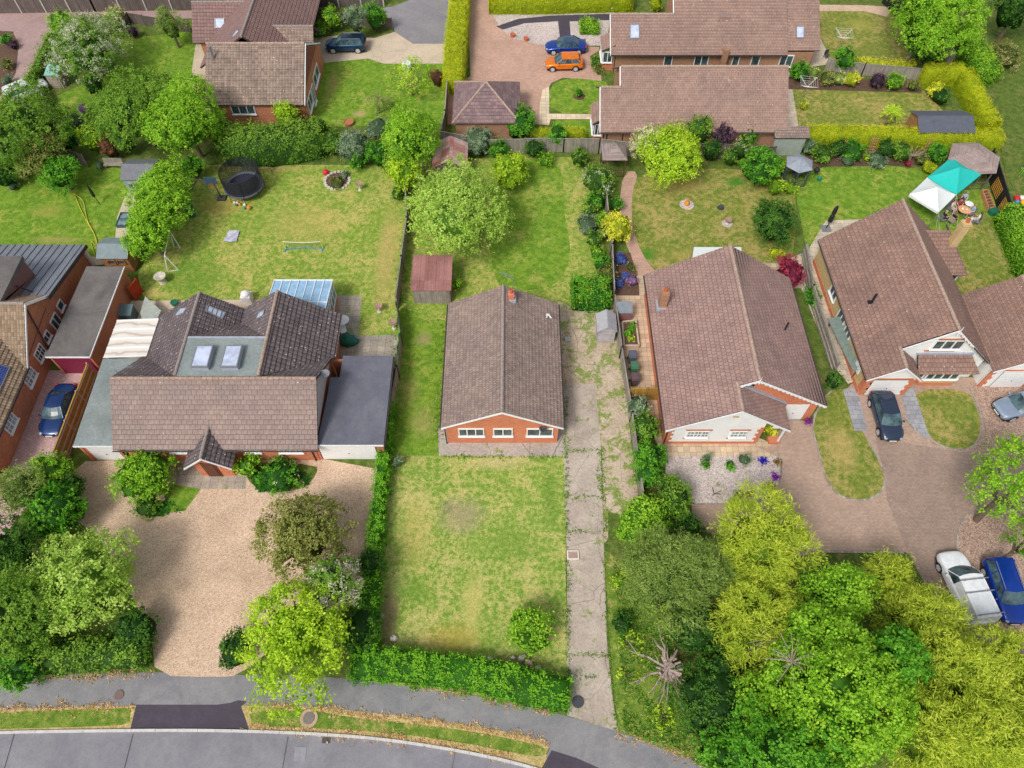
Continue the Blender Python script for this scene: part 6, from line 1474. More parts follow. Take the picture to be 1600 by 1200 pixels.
# basketball hoop
bh, x, y = T('basketball_hoop', 'freestanding basketball hoop with dark backboard beside the trampoline', 'basketball hoop', 347, 311)
MB().box(x-.4, x+.4, y-.3, y+.35, 0, .18).build('base', DARKGREY, bh); MB().tube((x, y, .15), (x-.1, y-.2, 2.6), .05, .04, 8).build('pole', BLACK, bh)
MB().box(x-.65, x+.45, y-.45, y-.4, 2.2, 2.95).box(x-.35, x+.15, y-.47, y-.46, 2.35, 2.7).build('backboard', plain('backboard', C(62, 88, 110), .4), bh)
m = MB()
for k in range(12): a, b = 2*math.pi*k/12, 2*math.pi*(k+1)/12; m.tube((x-.1+.22*math.cos(a), y-.7+.22*math.sin(a), 2.35), (x-.1+.22*math.cos(b), y-.7+.22*math.sin(b), 2.35), .015, .015, 5)
m.build('ring', plain('ring_orange', C(205, 95, 50), .5), bh)
sw, x, y = T('swing_frame', 'white metal swing frame beside the long green bush', 'swing frame', 262, 424)
m = MB(); A = [P(262, 424), P(279, 422), P(272, 386), P(282, 388)]
t1 = ((A[0][0]+A[1][0])/2, A[0][1]+.1, 1.9); t2 = ((A[2][0]+A[3][0])/2, A[2][1]+.1, 1.9)
for a in A[:2]: m.tube(a, t1, .04, .04, 6)
for a in A[2:]: m.tube(a, t2, .04, .04, 6)
m.tube(t1, t2, .04, .04, 6); m.tube(A[0], A[1], .035, .035, 6); m.tube(A[2], A[3], .035, .035, 6); m.build('frame', WHITE, sw)
gf, x, y = T('goal_posts', 'thin pale metal football goal frame behind the basketball hoop', 'goal', 337, 312)
m = MB(); a, b = P(337, 312), P(300, 300); m.tube(a, (a[0]-.6, a[1]+.3, 2.1), .025, .025, 5); m.tube((a[0]-.6, a[1]+.3, 2.1), (a[0]-3, a[1]+.6, 2.1), .025, .025, 5); m.tube((a[0]-3, a[1]+.6, 2.1), (a[0]-2.6, a[1]+.3, 0), .025, .025, 5); m.tube(a, (a[0]-.3, a[1]+1.3, 0), .02, .02, 5); m.build('frame', GREYM, gf)
# net game
ng, x, y = T('mini_tennis_net', 'mini tennis net with yellow-green posts on blue feet', 'net', 475, 390)
pl, pr_ = P(447, 390), P(505, 389)
for q in (pl, pr_): MB().tube((q[0], q[1], .1), (q[0]-.08, q[1]+.1, .9), .04, .04, 6).build('post', plain('lime_post', C(205, 222, 60), .5), ng); MB().tube((q[0]-.05, q[1]-.35, .06), (q[0]-.05, q[1]+.35, .06), .05, .05, 6).build('foot', plain('blue_foot', C(60, 160, 220), .5), ng)
m = MB()
for k in range(10):
    u0, u1 = k/10, (k+1)/10; f = lambda u: (pl[0]-.08+(pr_[0]-pl[0])*u, pl[1]+.1, .9-.12*math.sin(math.pi*u)); g_ = lambda u: (pl[0]+(pr_[0]-pl[0])*u, pl[1], .12+.1*math.sin(math.pi*u))
    m.tube(f(u0), f(u1), .025, .025, 5)
m.build('tape', WHITE, ng); m = MB()
for k in range(10): m.tube(g_(k/10), g_((k+1)/10), .03, .03, 5)
m.build('base_bar', plain('blue_foot', C(60, 160, 220), .5), ng)
m = MB()
for k in range(10): m.face([g_(k/10), g_((k+1)/10), f((k+1)/10), f(k/10)])
m.build('net', netmat('net_thin', C(120, 130, 90), .12), ng)
# balls
BC = [(376, 311.5, C(235, 235, 232), 'white ball nearest the trampoline pad'), (367, 318, C(238, 228, 222), 'small white ball left of the loose ball group'), (371.5, 318.5, C(232, 215, 215), 'pinkish white ball in the ball group'), (375, 320.5, C(228, 150, 60), 'small orange-yellow ball in the ball group'),
      (370, 322, C(40, 140, 105), 'dark green ball in the ball group'), (383, 321.5, C(238, 238, 236), 'white ball right of the loose ball group'), (382, 327, C(40, 165, 135), 'teal green ball below the white one'), (390, 327, C(226, 128, 62), 'larger orange ball right of all the others')]
for i, (px, py, c, l) in enumerate(BC):
    p = P(px, py); rr = .2 if 'larger' in l else .13; tag(MB().ball((p[0], p[1], rr), rr).build('ball', plain('ball_%d' % i, c, .5, var=.05), None, (p[0], p[1], 0), smooth=True), l, 'ball', 'balls scattered on the lawn by the trampoline')
m = MB(); q = [P(349, 379), P(370, 379), P(375, 362), P(359, 361)]
for i in range(6):
    for j in range(6):
        def bl(u, v): return tuple((q[0][k]*(1-u)+q[1][k]*u)*(1-v)+(q[3][k]*(1-u)+q[2][k]*u)*v for k in (0, 1))+(.13+.04*math.sin(u*9)*math.cos(v*8),)
        m.face([bl(i/6, j/6), bl((i+1)/6, j/6), bl((i+1)/6, (j+1)/6), bl(i/6, (j+1)/6)])
tag(m.build('picnic_blanket', blocks('check_cloth', C(222, 222, 232), C(180, 178, 205), .3, .2)), 'crumpled pale blue and white blanket lying on the left back lawn', 'blanket')
# water butts, tubs, bins
def tub(name, label, px, py, r, h, mat, cat, prof=None, group=None, plantsty=None):
    p = P(px, py); root = thing(name, label, cat, (p[0], p[1], 0), 0, group)
    MB().lathe((p[0], p[1], 0), prof or [(r*.8, 0), (r, h), (r*.9, h), (r*.85, h-.06), (.02, h-.06)], 16).build('body', mat, root)
    return root
GREENP = plain('green_plastic', C(38, 112, 88), .5); STONE = plain('stone', C(205, 196, 184), .9, var=.2)
tub('water_butt', 'dark green water butt beside the long green bush', 301, 337, .42, 1.15, GREENP, 'water butt')
tub('green_tub', 'small dark green round tub by the chalet house patio edge', 274, 476, .3, .35, GREENP, 'tub')
def birdbath(label, px, py, hh=.75):
    p = P(px, py); root = thing('bird_bath', label, 'bird bath', (p[0], p[1], 0), 0, 'stone bird baths on the lawns')
    MB().lathe((p[0], p[1], 0), [(.2, 0), (.18, .08), (.09, .15), (.08, hh-.15), (.12, hh-.1)], 12).build('pedestal', STONE, root); MB().lathe((p[0], p[1], hh-.1), [(.1, 0), (.32, .1), (.33, .14), (.27, .12), (.05, .06)], 16).build('bowl', plain('bowl', C(170, 135, 120), .8), root)
birdbath('stone bird bath with a brown bowl on the lawn near the netted fence', 593, 487); birdbath('narrow stone bird bath close to the netted fence post', 616, 513, .9); birdbath('white stone bird bath at the end of the left flower island', 255, 780, .5)
birdbath('pale stone bird bath on the gravel ring in the right hand garden', 1136, 350, .5); birdbath('white urn beside the flower island on the left back lawn', 563, 297, .8)
p = P(255, 441); u = thing('stone_planter', 'round white stone planter with sprouting plant beside the swing frame', 'planter', (p[0], p[1], 0)); MB().lathe((p[0], p[1], 0), [(.35, 0), (.3, .1), (.25, .3), (.48, .75), (.5, .8), (.4, .78), (.05, .6)], 16).build('urn', STONE, u)
def wheelie(label, px, py, mat, lid=None, grp='wheelie bins in the side passage'):
    p = P(px, py); root = thing('wheelie_bin', label, 'bin', (p[0], p[1], 0), 0, grp); x, y = p[0], p[1]
    m = MB(); i = 0
    b = [(x-.23, y-.25), (x+.23, y-.25), (x+.23, y+.25), (x-.23, y+.25)]; t = [(x-.29, y-.33), (x+.29, y-.33), (x+.29, y+.33), (x-.29, y+.33)]
    for k in range(4): m.face([(b[k][0], b[k][1], .06), (b[(k+1) % 4][0], b[(k+1) % 4][1], .06), (t[(k+1) % 4][0], t[(k+1) % 4][1], .98), (t[k][0], t[k][1], .98)])
    m.build('body', mat, root); m = MB(); m.box(x-.31, x+.31, y-.36, y+.36, .98, 1.05); m.box(x-.25, x+.25, y-.28, y+.28, 1.05, 1.1); m.tube((x-.25, y+.4, 1.0), (x+.25, y+.4, 1.0), .02, .02, 6); m.build('lid', lid or mat, root)
    for s in (-.3, .3): MB().tube((x+s-.03, y+.28, .1), (x+s+.03, y+.28, .1), .1, .1, 10).build('wheel', RUBBER, root)
BINB = plain('bin_blue_grey', C(92, 98, 112), .55); BING = plain('bin_green', C(74, 118, 90), .55); BINM = plain('bin_maroon', C(104, 84, 88), .55)
wheelie('blue-grey lidded wheelie bin nearest the raised bed', 986, 565, BINB); wheelie('green wheelie bin between the blue-grey and maroon bins', 989, 582, BING); wheelie('maroon-grey wheelie bin nearest the brown gate', 990, 600, BINM)
wheelie('green wheelie bin beside the gold hedge at the tarmac drive', 703, 60, BING, plain('teal_lid', C(60, 140, 110), .5), 'wheelie bins by the hedge')
rb, x, y = T('raised_bed', 'rectangular raised vegetable bed in the side passage', 'raised bed', 984, 540)
q = [P(971, 508), P(992, 506), P(997, 545), P(974, 545)]
m = MB()
for k in range(4): m.obox(q[k], q[(k+1) % 4], .12, 0, .5)
m.build('timber_sides', plain('pale_timber', C(205, 185, 165), .85), rb); MB().prism([(a[0], a[1]) for a in q], .1, .42).build('soil', SOIL, rb)
for i, (px, py) in enumerate(((988, 511), (985, 517), (981, 523), (988, 530))): plant('vegetable_plant', ['bushy bright green vegetable plant at the back of the raised bed', 'green vegetable plant second from the back of the raised bed', 'small reddish-green vegetable plant in the middle of the raised bed', 'leafy pale green vegetable plant at the front of the raised bed'][i], 'vegetable plant', px, py, 4.5, .75, 'lime' if i == 3 else 'green', group='plants in the raised bed', nb=3)
# parasol closed, base
p = P(1290, 358); ps = thing('closed_parasol', 'tall folded black parasol on a light base at the edge of the patio', 'parasol', (p[0], p[1], 0))
MB().box(p[0]-.4, p[0]+.4, p[1]-.4, p[1]+.4, 0, .12).build('base', GREYM, ps); MB().tube((p[0], p[1], .1), (p[0]+.3, p[1]+.2, 2.6), .04, .03, 8).build('pole', BLACK, ps)
MB().lathe((p[0]+.1, p[1]+.1, .75), [(.05, 0), (.22, .15), (.2, .8), (.1, .95), (.2, 1.1), (.16, 1.7), (.03, 2.0)], 12).build('canopy', BLACK, ps)
p = P(157, 320); ps = thing('closed_parasol', 'thin dark folded parasol lying towards the top of the far left lawn', 'parasol', (p[0], p[1], 0))
MB().tube((p[0], p[1], .05), (p[0]-.4, p[1]+.3, 2.2), .03, .03, 6).build('pole', BLACK, ps); MB().lathe((p[0]-.25, p[1]+.2, .7), [(.04, 0), (.14, .2), (.12, 1.0), (.03, 1.5)], 10).build('canopy', BLACK, ps)
# yellow hose
hp = [(115, 302), (119, 310), (127, 330), (138, 350), (150, 370), (150, 385), (142, 375), (143, 385), (149, 400)]
hp2 = [(115, 302), (121, 306), (130, 312), (133, 330), (136, 345), (145, 360), (152, 378), (150, 385)]
m = MB(); m.path([P(a, b, .11) for a, b in smooth(hp, 2, False)], .035, 5); m.path([P(a, b, .12) for a, b in smooth(hp2, 2, False)], .035, 5)
tag(m.build('garden_hose', plain('yellow_hose', C(208, 200, 70), .5)), 'long yellow garden hose looped across the far left lawn', 'hose')
# flower island on left lawn
m = MB(); c0 = P(527, 283)
for k in range(20):
    a = 2*math.pi*k/20; m.box(c0[0]+1.15*math.cos(a)-.13, c0[0]+1.15*math.cos(a)+.13, c0[1]+1.2*math.sin(a)-.13, c0[1]+1.2*math.sin(a)+.13, 0, random.uniform(.1, .18))
tag(m.build('rockery_ring', STONE), 'oval ring of small stones around the island bed on the left back lawn', 'rockery'); patch('island_soil', SOIL, [(c0[0]+1.05*math.cos(a*.4), c0[1]+1.1*math.sin(a*.4)) for a in range(16)], world=True)
tag(MB().ball((P(510, 272)[0], P(510, 272)[1], .22), .3).build('toy', plain('red_toy', C(205, 38, 66), .5), None), 'bright red round toy beside the stone ring', 'toy')
# yard clutter behind chalet
p = P(233, 485); gs = thing('plastic_sheet_cover', 'translucent grey plastic sheet cover behind the lean-to canopy', 'cover', (p[0], p[1], 0)); q = [P(222, 470, .9), P(250, 484, .9), P(240, 500, .9), P(220, 500, .9), P(228, 462, .9)]
MB().prism([(a[0], a[1]) for a in (P(226, 462, 1), P(251, 484, 1), P(243, 501, 1), P(222, 500, 1), P(218, 488, 1))], .85, .9).build('sheet', plain('pale_sheet', C(175, 180, 172), .5, var=.2), gs); MB().tube((p[0], p[1], 0), (p[0], p[1], .85), .05).build('support', GREYM, gs)
p = P(388, 470); bg = thing('white_bulk_bag', 'white bulk bag standing behind the chalet house roof', 'bag', (p[0], p[1], 0)); m = MB(); m.box(p[0]-.4, p[0]+.4, p[1]-.4, p[1]+.4, 0, .8); m.ball((p[0], p[1], .75), .42); m.build('bag', WHITE, bg)
p = P(544, 536); gc = thing('covered_barbecue', 'green cover draped over a barbecue on the patio', 'cover', (p[0], p[1], 0)); V_, F_ = ellipsoid((p[0], p[1], .35), (.85, .55, .65), 12, 7, .1, np.random.default_rng(4)); m = MB(); m.v = [tuple((a, b, max(0, c))) for a, b, c in V_]; m.f = [tuple(f) for f in F_]; m.m = [0]*len(F_); m.build('cover', plain('dark_green_cover', C(40, 108, 92), .6, var=.3), gc, smooth=True)
p = P(538, 508); tt = thing('round_table', 'round white patio table beside the conservatory', 'table', (p[0], p[1], 0)); MB().lathe((p[0], p[1], .68), [(.5, 0), (.52, .03), (.02, .04)], 18).build('table_top', WHITE, tt)
for k in range(4): a = k*1.57+.4; MB().tube((p[0]+.35*math.cos(a), p[1]+.35*math.sin(a), 0), (p[0]+.2*math.cos(a), p[1]+.2*math.sin(a), .68), .03, .03, 6).build('leg', WHITE, tt)
def chair(label, px, py, rz, mat, grp, sc=1.0):
    p = P(px, py); root = thing('garden_chair', label, 'chair', (p[0], p[1], 0), rz, grp); 
    MB().box(-.24, .24, -.24, .24, .42, .46).build('seat', mat, root); m = MB(); m.box(-.24, .24, .22, .26, .46, .95); m.build('backrest', mat, root)
    for sx in (-.22, .2):
        for sy in (-.22, .2): MB().box(sx, sx+.03, sy, sy+.03, 0, .42).build('leg', mat, root)
    return root
chair('white plastic chair on the patio below the round white table', 538, 522, 0.2, WHITE, 'patio chairs')
chair('dark chair standing on the paving right of the far bungalow', 1290, 92, .3, DARKGREY, 'dark garden chairs')
chair('dark wicker chair inside the grey gazebo seat area', 1241, 279, 3.1, DARKGREY, 'dark garden chairs')
def rotary(label, px, py):
    p = P(px, py); root = thing('rotary_airer', label, 'clothes airer', (p[0], p[1], 0), 0, 'rotary clothes airers'); m = MB().tube((p[0], p[1], 0), (p[0], p[1], 1.6), .025, .025, 6); m.build('pole', GREYM, root); m = MB()
    for k in range(4):
        a = k*math.pi/2+.6; e = (p[0]+1.2*math.cos(a), p[1]+1.2*math.sin(a), 1.85); m.tube((p[0], p[1], 1.2), e, .018, .018, 5)
        b = a+math.pi/2
        for s in (.4, .6, .8, 1.0): m.tube((p[0]+1.2*s*math.cos(a), p[1]+1.2*s*math.sin(a), 1.2+.65*s), (p[0]+1.2*s*math.cos(b), p[1]+1.2*s*math.sin(b), 1.2+.65*s), .008, .008, 4)
    m.build('arms_and_lines', WHITE, root)
rotary('white rotary clothes airer beside the nearer long bungalow gable', 1255, 152); rotary('grey rotary clothes airer on the lawn by the farther long bungalow', 1310, 76)
bt, x, y = T('garden_bench', 'grey garden bench beside the playhouse', 'bench', 180, 262)
MB().box(x-.9, x+.9, y-.25, y+.2, .4, .46).build('seat', FENCEG, bt); MB().box(x-.9, x+.9, y+.2, y+.25, .46, .95).build('backrest', FENCEG, bt)
for s in (-.8, .75): MB().box(x+s, x+s+.06, y-.2, y+.2, 0, .4).build('leg', FENCEG, bt)
bb, x, y = T('barbecue', 'black kettle barbecue near the grey gazebo', 'barbecue', 1272, 276); MB().ball((x, y, .8), .28).build('bowl', BLACK, bb)
for k in range(3): a = k*2.1; MB().tube((x+.3*math.cos(a), y+.3*math.sin(a), 0), (x+.1*math.cos(a), y+.1*math.sin(a), .6), .02, .02, 5).build('leg', BLACK, bb)
tub('green_gas_bottle', 'small teal gas bottle beside the kettle barbecue', 1279, 282, .2, .55, plain('teal', C(30, 130, 105), .4), 'gas bottle', [(.16, 0), (.19, .05), (.19, .4), (.1, .5), (.05, .56)])
# fire pit and rings right garden
for lab, px, py, rr in (('terracotta chiminea on a round gravel pad in the right garden', 1073, 320, .7), ('small dark planter ring on the right garden lawn', 1126, 325, .35)):
    p = P(px, py); r_ = thing('chiminea' if rr > .5 else 'planter_ring', lab, 'chiminea' if rr > .5 else 'planter', (p[0], p[1], 0)); MB().lathe((p[0], p[1], 0), [(rr, 0), (rr*.96, .03), (.02, .035)], 20).build('gravel_pad', GRAV2 if rr > .5 else DARKGREY, r_)
    MB().lathe((p[0], p[1], .03), [(.2, 0), (.24, .12), (.2, .3), (.1, .42), (.09, .62), (.12, .64)] if rr > .5 else [(.2, 0), (.22, .2), (.1, .22)], 12).build('pot', plain('orange_pot', C(215, 140, 50), .7) if rr > .5 else DARKGREY, r_)
p = P(1136, 350); patch('gravel_ring', GRAV2, [(p[0]+.5*math.cos(a*.5), p[1]+.5*math.sin(a*.5)) for a in range(12)], world=True)
# raised planter ladder, trellises and boards on black fence
tl, x, y = T('wooden_trellis_planter', 'long wooden trough planter by the garden party', 'planter', 1535, 320); q = [P(1531, 303), P(1540, 302), P(1550, 329), P(1541, 331)]
m = MB()
for k in range(4): m.obox(q[k], q[(k+1) % 4], .08, 0, .5)
for k in range(1, 6): t = k/6; m.obox((q[0][0]+(q[3][0]-q[0][0])*t, q[0][1]+(q[3][1]-q[0][1])*t), (q[1][0]+(q[2][0]-q[1][0])*t, q[1][1]+(q[2][1]-q[1][1])*t), .05, .38, .44)
m.build('timber_frame', plain('orange_timber', C(190, 140, 95), .8), tl); MB().prism([(a[0], a[1]) for a in q], .05, .36).build('soil', SOIL, tl)
for lab, a, b in (('orange wooden trellis on the black fence nearer the gazebo', (1546, 296), (1553, 315)), ('orange wooden trellis on the black fence nearer the hedge', (1557, 327), (1562, 342))):
    A, B = P(*a), P(*b); tr_ = thing('trellis', lab, 'trellis', (A[0], A[1], 0), 0, 'trellises on the black fence'); m = MB()
    for k in range(7): t = k/6; m.tube((A[0]+(B[0]-A[0])*t, A[1]+(B[1]-A[1])*t, .3), (A[0]+(B[0]-A[0])*t, A[1]+(B[1]-A[1])*t, 1.5), .02, .02, 4)
    for k in range(6): z = .35+k*.22; m.tube((A[0], A[1], z), (B[0], B[1], z), .02, .02, 4)
    m.build('lattice', plain('orange_trellis', C(205, 155, 60), .7), tr_)
tub('green_pot', 'round dark green planted pot on the paving beside the trough planter', 1549, 334, .45, .5, GREENP, 'pot')
rt, x, y = T('garden_party_table', 'small round wooden table with food in the middle of the seated group', 'table', 1501, 336); MB().lathe((x, y, .66), [(.5, 0), (.55, .03), (.02, .04)], 16).build('table_top', plain('orange_table', C(222, 170, 120), .6), rt); MB().tube((x, y, 0), (x, y, .66), .05).build('leg', GREYM, rt); MB().ball((x-.15, y+.1, .72), .08).ball((x+.2, y, .72), .07).build('bowls', WHITE, rt)
rt, x, y = T('side_table', 'small round white side table near the seated group', 'table', 1510, 325); MB().lathe((x, y, .5), [(.35, 0), (.38, .03), (.02, .04)], 14).build('table_top', WHITE, rt); MB().tube((x, y, 0), (x, y, .5), .04).build('leg', GREYM, rt)
# pebbles pots in the gravel garden
for i, (px, py, c, l) in enumerate(((1191, 722, C(40, 40, 200), 'cobalt blue ornament in the gravel garden'), (1213, 724, C(150, 120, 70), 'round brown grass clump nearest the gravel garden corner'), (1211, 747, C(150, 60, 190), 'violet flower clump at the gravel garden edge'), (1203, 761, C(160, 130, 75), 'round brown grass clump above the lowest corner of the gravel garden'), (1191, 771, C(170, 160, 215), 'pale lilac flower clump in the gravel garden'), (1172, 773, C(150, 125, 70), 'brown grass clump left of the lilac flowers'), (1262, 661, C(140, 50, 150), 'purple flower pot at the corner of the garage wall'))):
    p = P(px, py); root = thing('flower_clump', l, 'plant', (p[0], p[1], 0), 0, 'small clumps in the gravel garden'); r_ = np.random.default_rng(i); n = 90
    q = r_.normal(size=(n, 3))*.14+np.array([p[0], p[1], .22]); q[:, 2] = np.abs(q[:, 2]); cc = np.array([lin(1)*0+c[0], c[1], c[2]])*r_.uniform(.6, 1.3, (n, 1)); V, Fq, Cc = leafquads(q, unit(r_.normal(size=(n, 3))+[0, 0, 1]), unit(r_.normal(size=(n, 3))), np.full(n, .09), np.full(n, .05), cc); raw_mesh('foliage', V, Fq, Cc, LEAF, root)
# manholes, gully, covers
p = P(903, 1097); mo = thing('manhole_cover', 'round grey manhole cover at the foot of the concrete drive', 'manhole cover', (p[0], p[1], 0)); MB().lathe((p[0], p[1], .06), [(.36, 0), (.36, .02), (.3, .025), (.02, .025)], 20).build('cover', DARKGREY, mo)
p = P(483, 1122); mo = thing('manhole_cover', 'round manhole cover in the grass verge', 'manhole cover', (p[0], p[1], 0)); MB().lathe((p[0], p[1], .0), [(.55, 0.03), (.52, .06), (.36, .05)], 20).build('surround', plain('bare_ring', C(190, 165, 135), .9, var=.2), mo); MB().lathe((p[0], p[1], .05), [(.36, 0), (.34, .025), (.02, .025)], 20).build('cover', plain('worn_iron', C(128, 118, 112), .8), mo)
p = P(186, 1086); mo = thing('manhole_cover', 'small round rusty cover set in the grey footway', 'manhole cover', (p[0], p[1], 0)); MB().lathe((p[0], p[1], .04), [(.3, 0), (.28, .02), (.02, .02)], 18).build('cover', plain('rusty_iron', C(125, 105, 100), .8), mo)
p = P(895, 868); mo = thing('inspection_cover', 'square inspection cover with a pale surround set in the concrete drive', 'cover', (p[0], p[1], 0)); MB().box(p[0]-.4, p[0]+.4, p[1]-.32, p[1]+.32, .05, .13).build('surround', plain('pale_surround', C(228, 218, 208), .8), mo); MB().box(p[0]-.32, p[0]+.32, p[1]-.24, p[1]+.24, .13, .135).build('cover', plain('cover_fill', C(178, 150, 138), .85, var=.3), mo)
p = P(510, 1155.5); mo = thing('road_gully', 'dark slotted drain grating at the kerb', 'drain', (p[0], p[1], 0)); MB().box(p[0]-.24, p[0]+.24, p[1]-.2, p[1]+.12, .01, .02).build('frame', BLACK, mo); m = MB()
for k in range(6): m.box(p[0]-.22+k*.078, p[0]-.18+k*.078, p[1]-.19, p[1]+.11, .02, .03)
m.build('bars', plain('iron', C(110, 105, 105), .7), mo)
p = P(469, 1178); mo = thing('road_access_cover', 'pale square access cover in the road', 'cover', (p[0], p[1], 0)); MB().box(p[0]-.34, p[0]+.34, p[1]-.36, p[1]+.36, .01, .02).build('cover', plain('cover_grey', C(150, 148, 156), .8), mo)
p = P(886.5, 531); tag(MB().box(p[0]-.22, p[0]+.22, p[1]-.22, p[1]+.22, 0.03, .16).build('paving_slab', plain('slab_grey', C(185, 190, 192), .8), None, (p[0], p[1], 0)), 'loose square grey slab beside the bungalow eaves', 'slab')
p = P(947, 135); 
# stones bottom lawn
for i, (px, py, rr, l) in enumerate(((766, 1030, .22, 'white lump of stone left of the group behind the front hedge'), (779, 1041, .12, 'small white stone against the front hedge'), (802, 1028, .16, 'grey-white stone under the round bush'), (815, 1029, .25, 'upright pale stone near the round bush'), (827, 1037, .3, 'large tan stone below the round bush'), (840, 1045, .22, 'pale stone nearest the drive'), (615, 998, .26, 'pale flat stone in the shaded lawn corner'), (597, 962, .18, 'bluish white stone by the side hedge'))):
    p = P(px, py); V_, F_ = ellipsoid((p[0], p[1], rr*.4), (rr, rr*.8, rr*.7), 8, 5, .15, np.random.default_rng(i)); m = MB(); m.v = [tuple(a) for a in V_]; m.f = [tuple(f) for f in F_]; m.m = [0]*len(F_); tag(m.build('garden_stone', plain('stone_tan', C(190, 165, 140), .9) if 'tan' in l else STONE, None, (p[0], p[1], 0)), l, 'stone', 'loose stones by the front hedge')
# path lights by the close
for i, px in enumerate((817, 865, 910, 955)):
    p = P(px, 20); root = thing('path_light', 'short white path light at the foot of the top hedge, %s from the left' % ['first', 'second', 'third', 'fourth'][i], 'path light', (p[0], p[1], 0), 0, 'path lights below the top hedge'); MB().tube((p[0], p[1], 0), (p[0], p[1], .55), .04, .04, 6).build('stake', GREYM, root); MB().ball((p[0], p[1], .6), .13).build('lamp_head', WHITE, root)
for px, py, l in ((801, 58, 'left terracotta pot on the top gravel bed'), (822, 64, 'right terracotta pot on the top gravel bed')): tub('terracotta_pot', l, px, py, .28, .4, POT, 'pot', group='terracotta pots on the gravel bed')
p = P(636, 108); bg = thing('white_bulk_bag', 'round white bulk bag under the small yellow tree', 'bag', (p[0], p[1], 0)); MB().lathe((p[0], p[1], 0), [(.45, 0), (.55, .4), (.5, .75), (.3, .8), (.02, .7)], 12).build('bag', WHITE, bg)
p = P(546, 195); tub('brick_planter', 'small round brick planter near the top lawn', 546, 195, .5, .4, BRICKR, 'planter')
sc, x, y = T('sandbox', 'open cold frame beside the side path on the far left lawn', 'cold frame', 195, 346); m = MB()
q = [(x-.45, y-.8), (x+.45, y-.8), (x+.45, y+.8), (x-.45, y+.8)]
for k in range(4): m.obox(q[k], q[(k+1) % 4], .08, 0, .35)
m.obox((x-.45, y), (x+.45, y), .06, .3, .36); m.build('frame', plain('slate_frame', C(70, 92, 98), .7), sc); m = MB().face([(q[0][0], q[0][1], .3), (q[1][0], q[1][1], .3), (q[2][0], q[2][1], .3), (q[3][0], q[3][1], .3)]); 
MB().box(x-.4, x+.4, y-.75, y+.75, .02, .28).build('glass_lid', glass('frame_glass', C(110, 135, 140), .2), sc)

p = P(1112, 400, 1.9); aw = thing('white_awning', 'white fabric awning behind the ridge end of the white gabled bungalow', 'awning', (p[0], p[1], 0)); q = [P(1136-52, 386, 2.1), P(1158, 386, 2.1), P(1160, 415, 2.3), P(1081, 415, 2.3)]
m = MB(); m.face([q[3], q[2], q[1], q[0]]); m.face([(q[0][0], q[0][1], 1.9), (q[1][0], q[1][1], 1.9), q[1], q[0]]); m.build('fabric', plain('white_fabric', C(222, 228, 226), .7, var=.03), aw)
for a in q[:2]: MB().tube((a[0], a[1], 0), (a[0], a[1], 2.1), .03).build('leg', GREYM, aw)
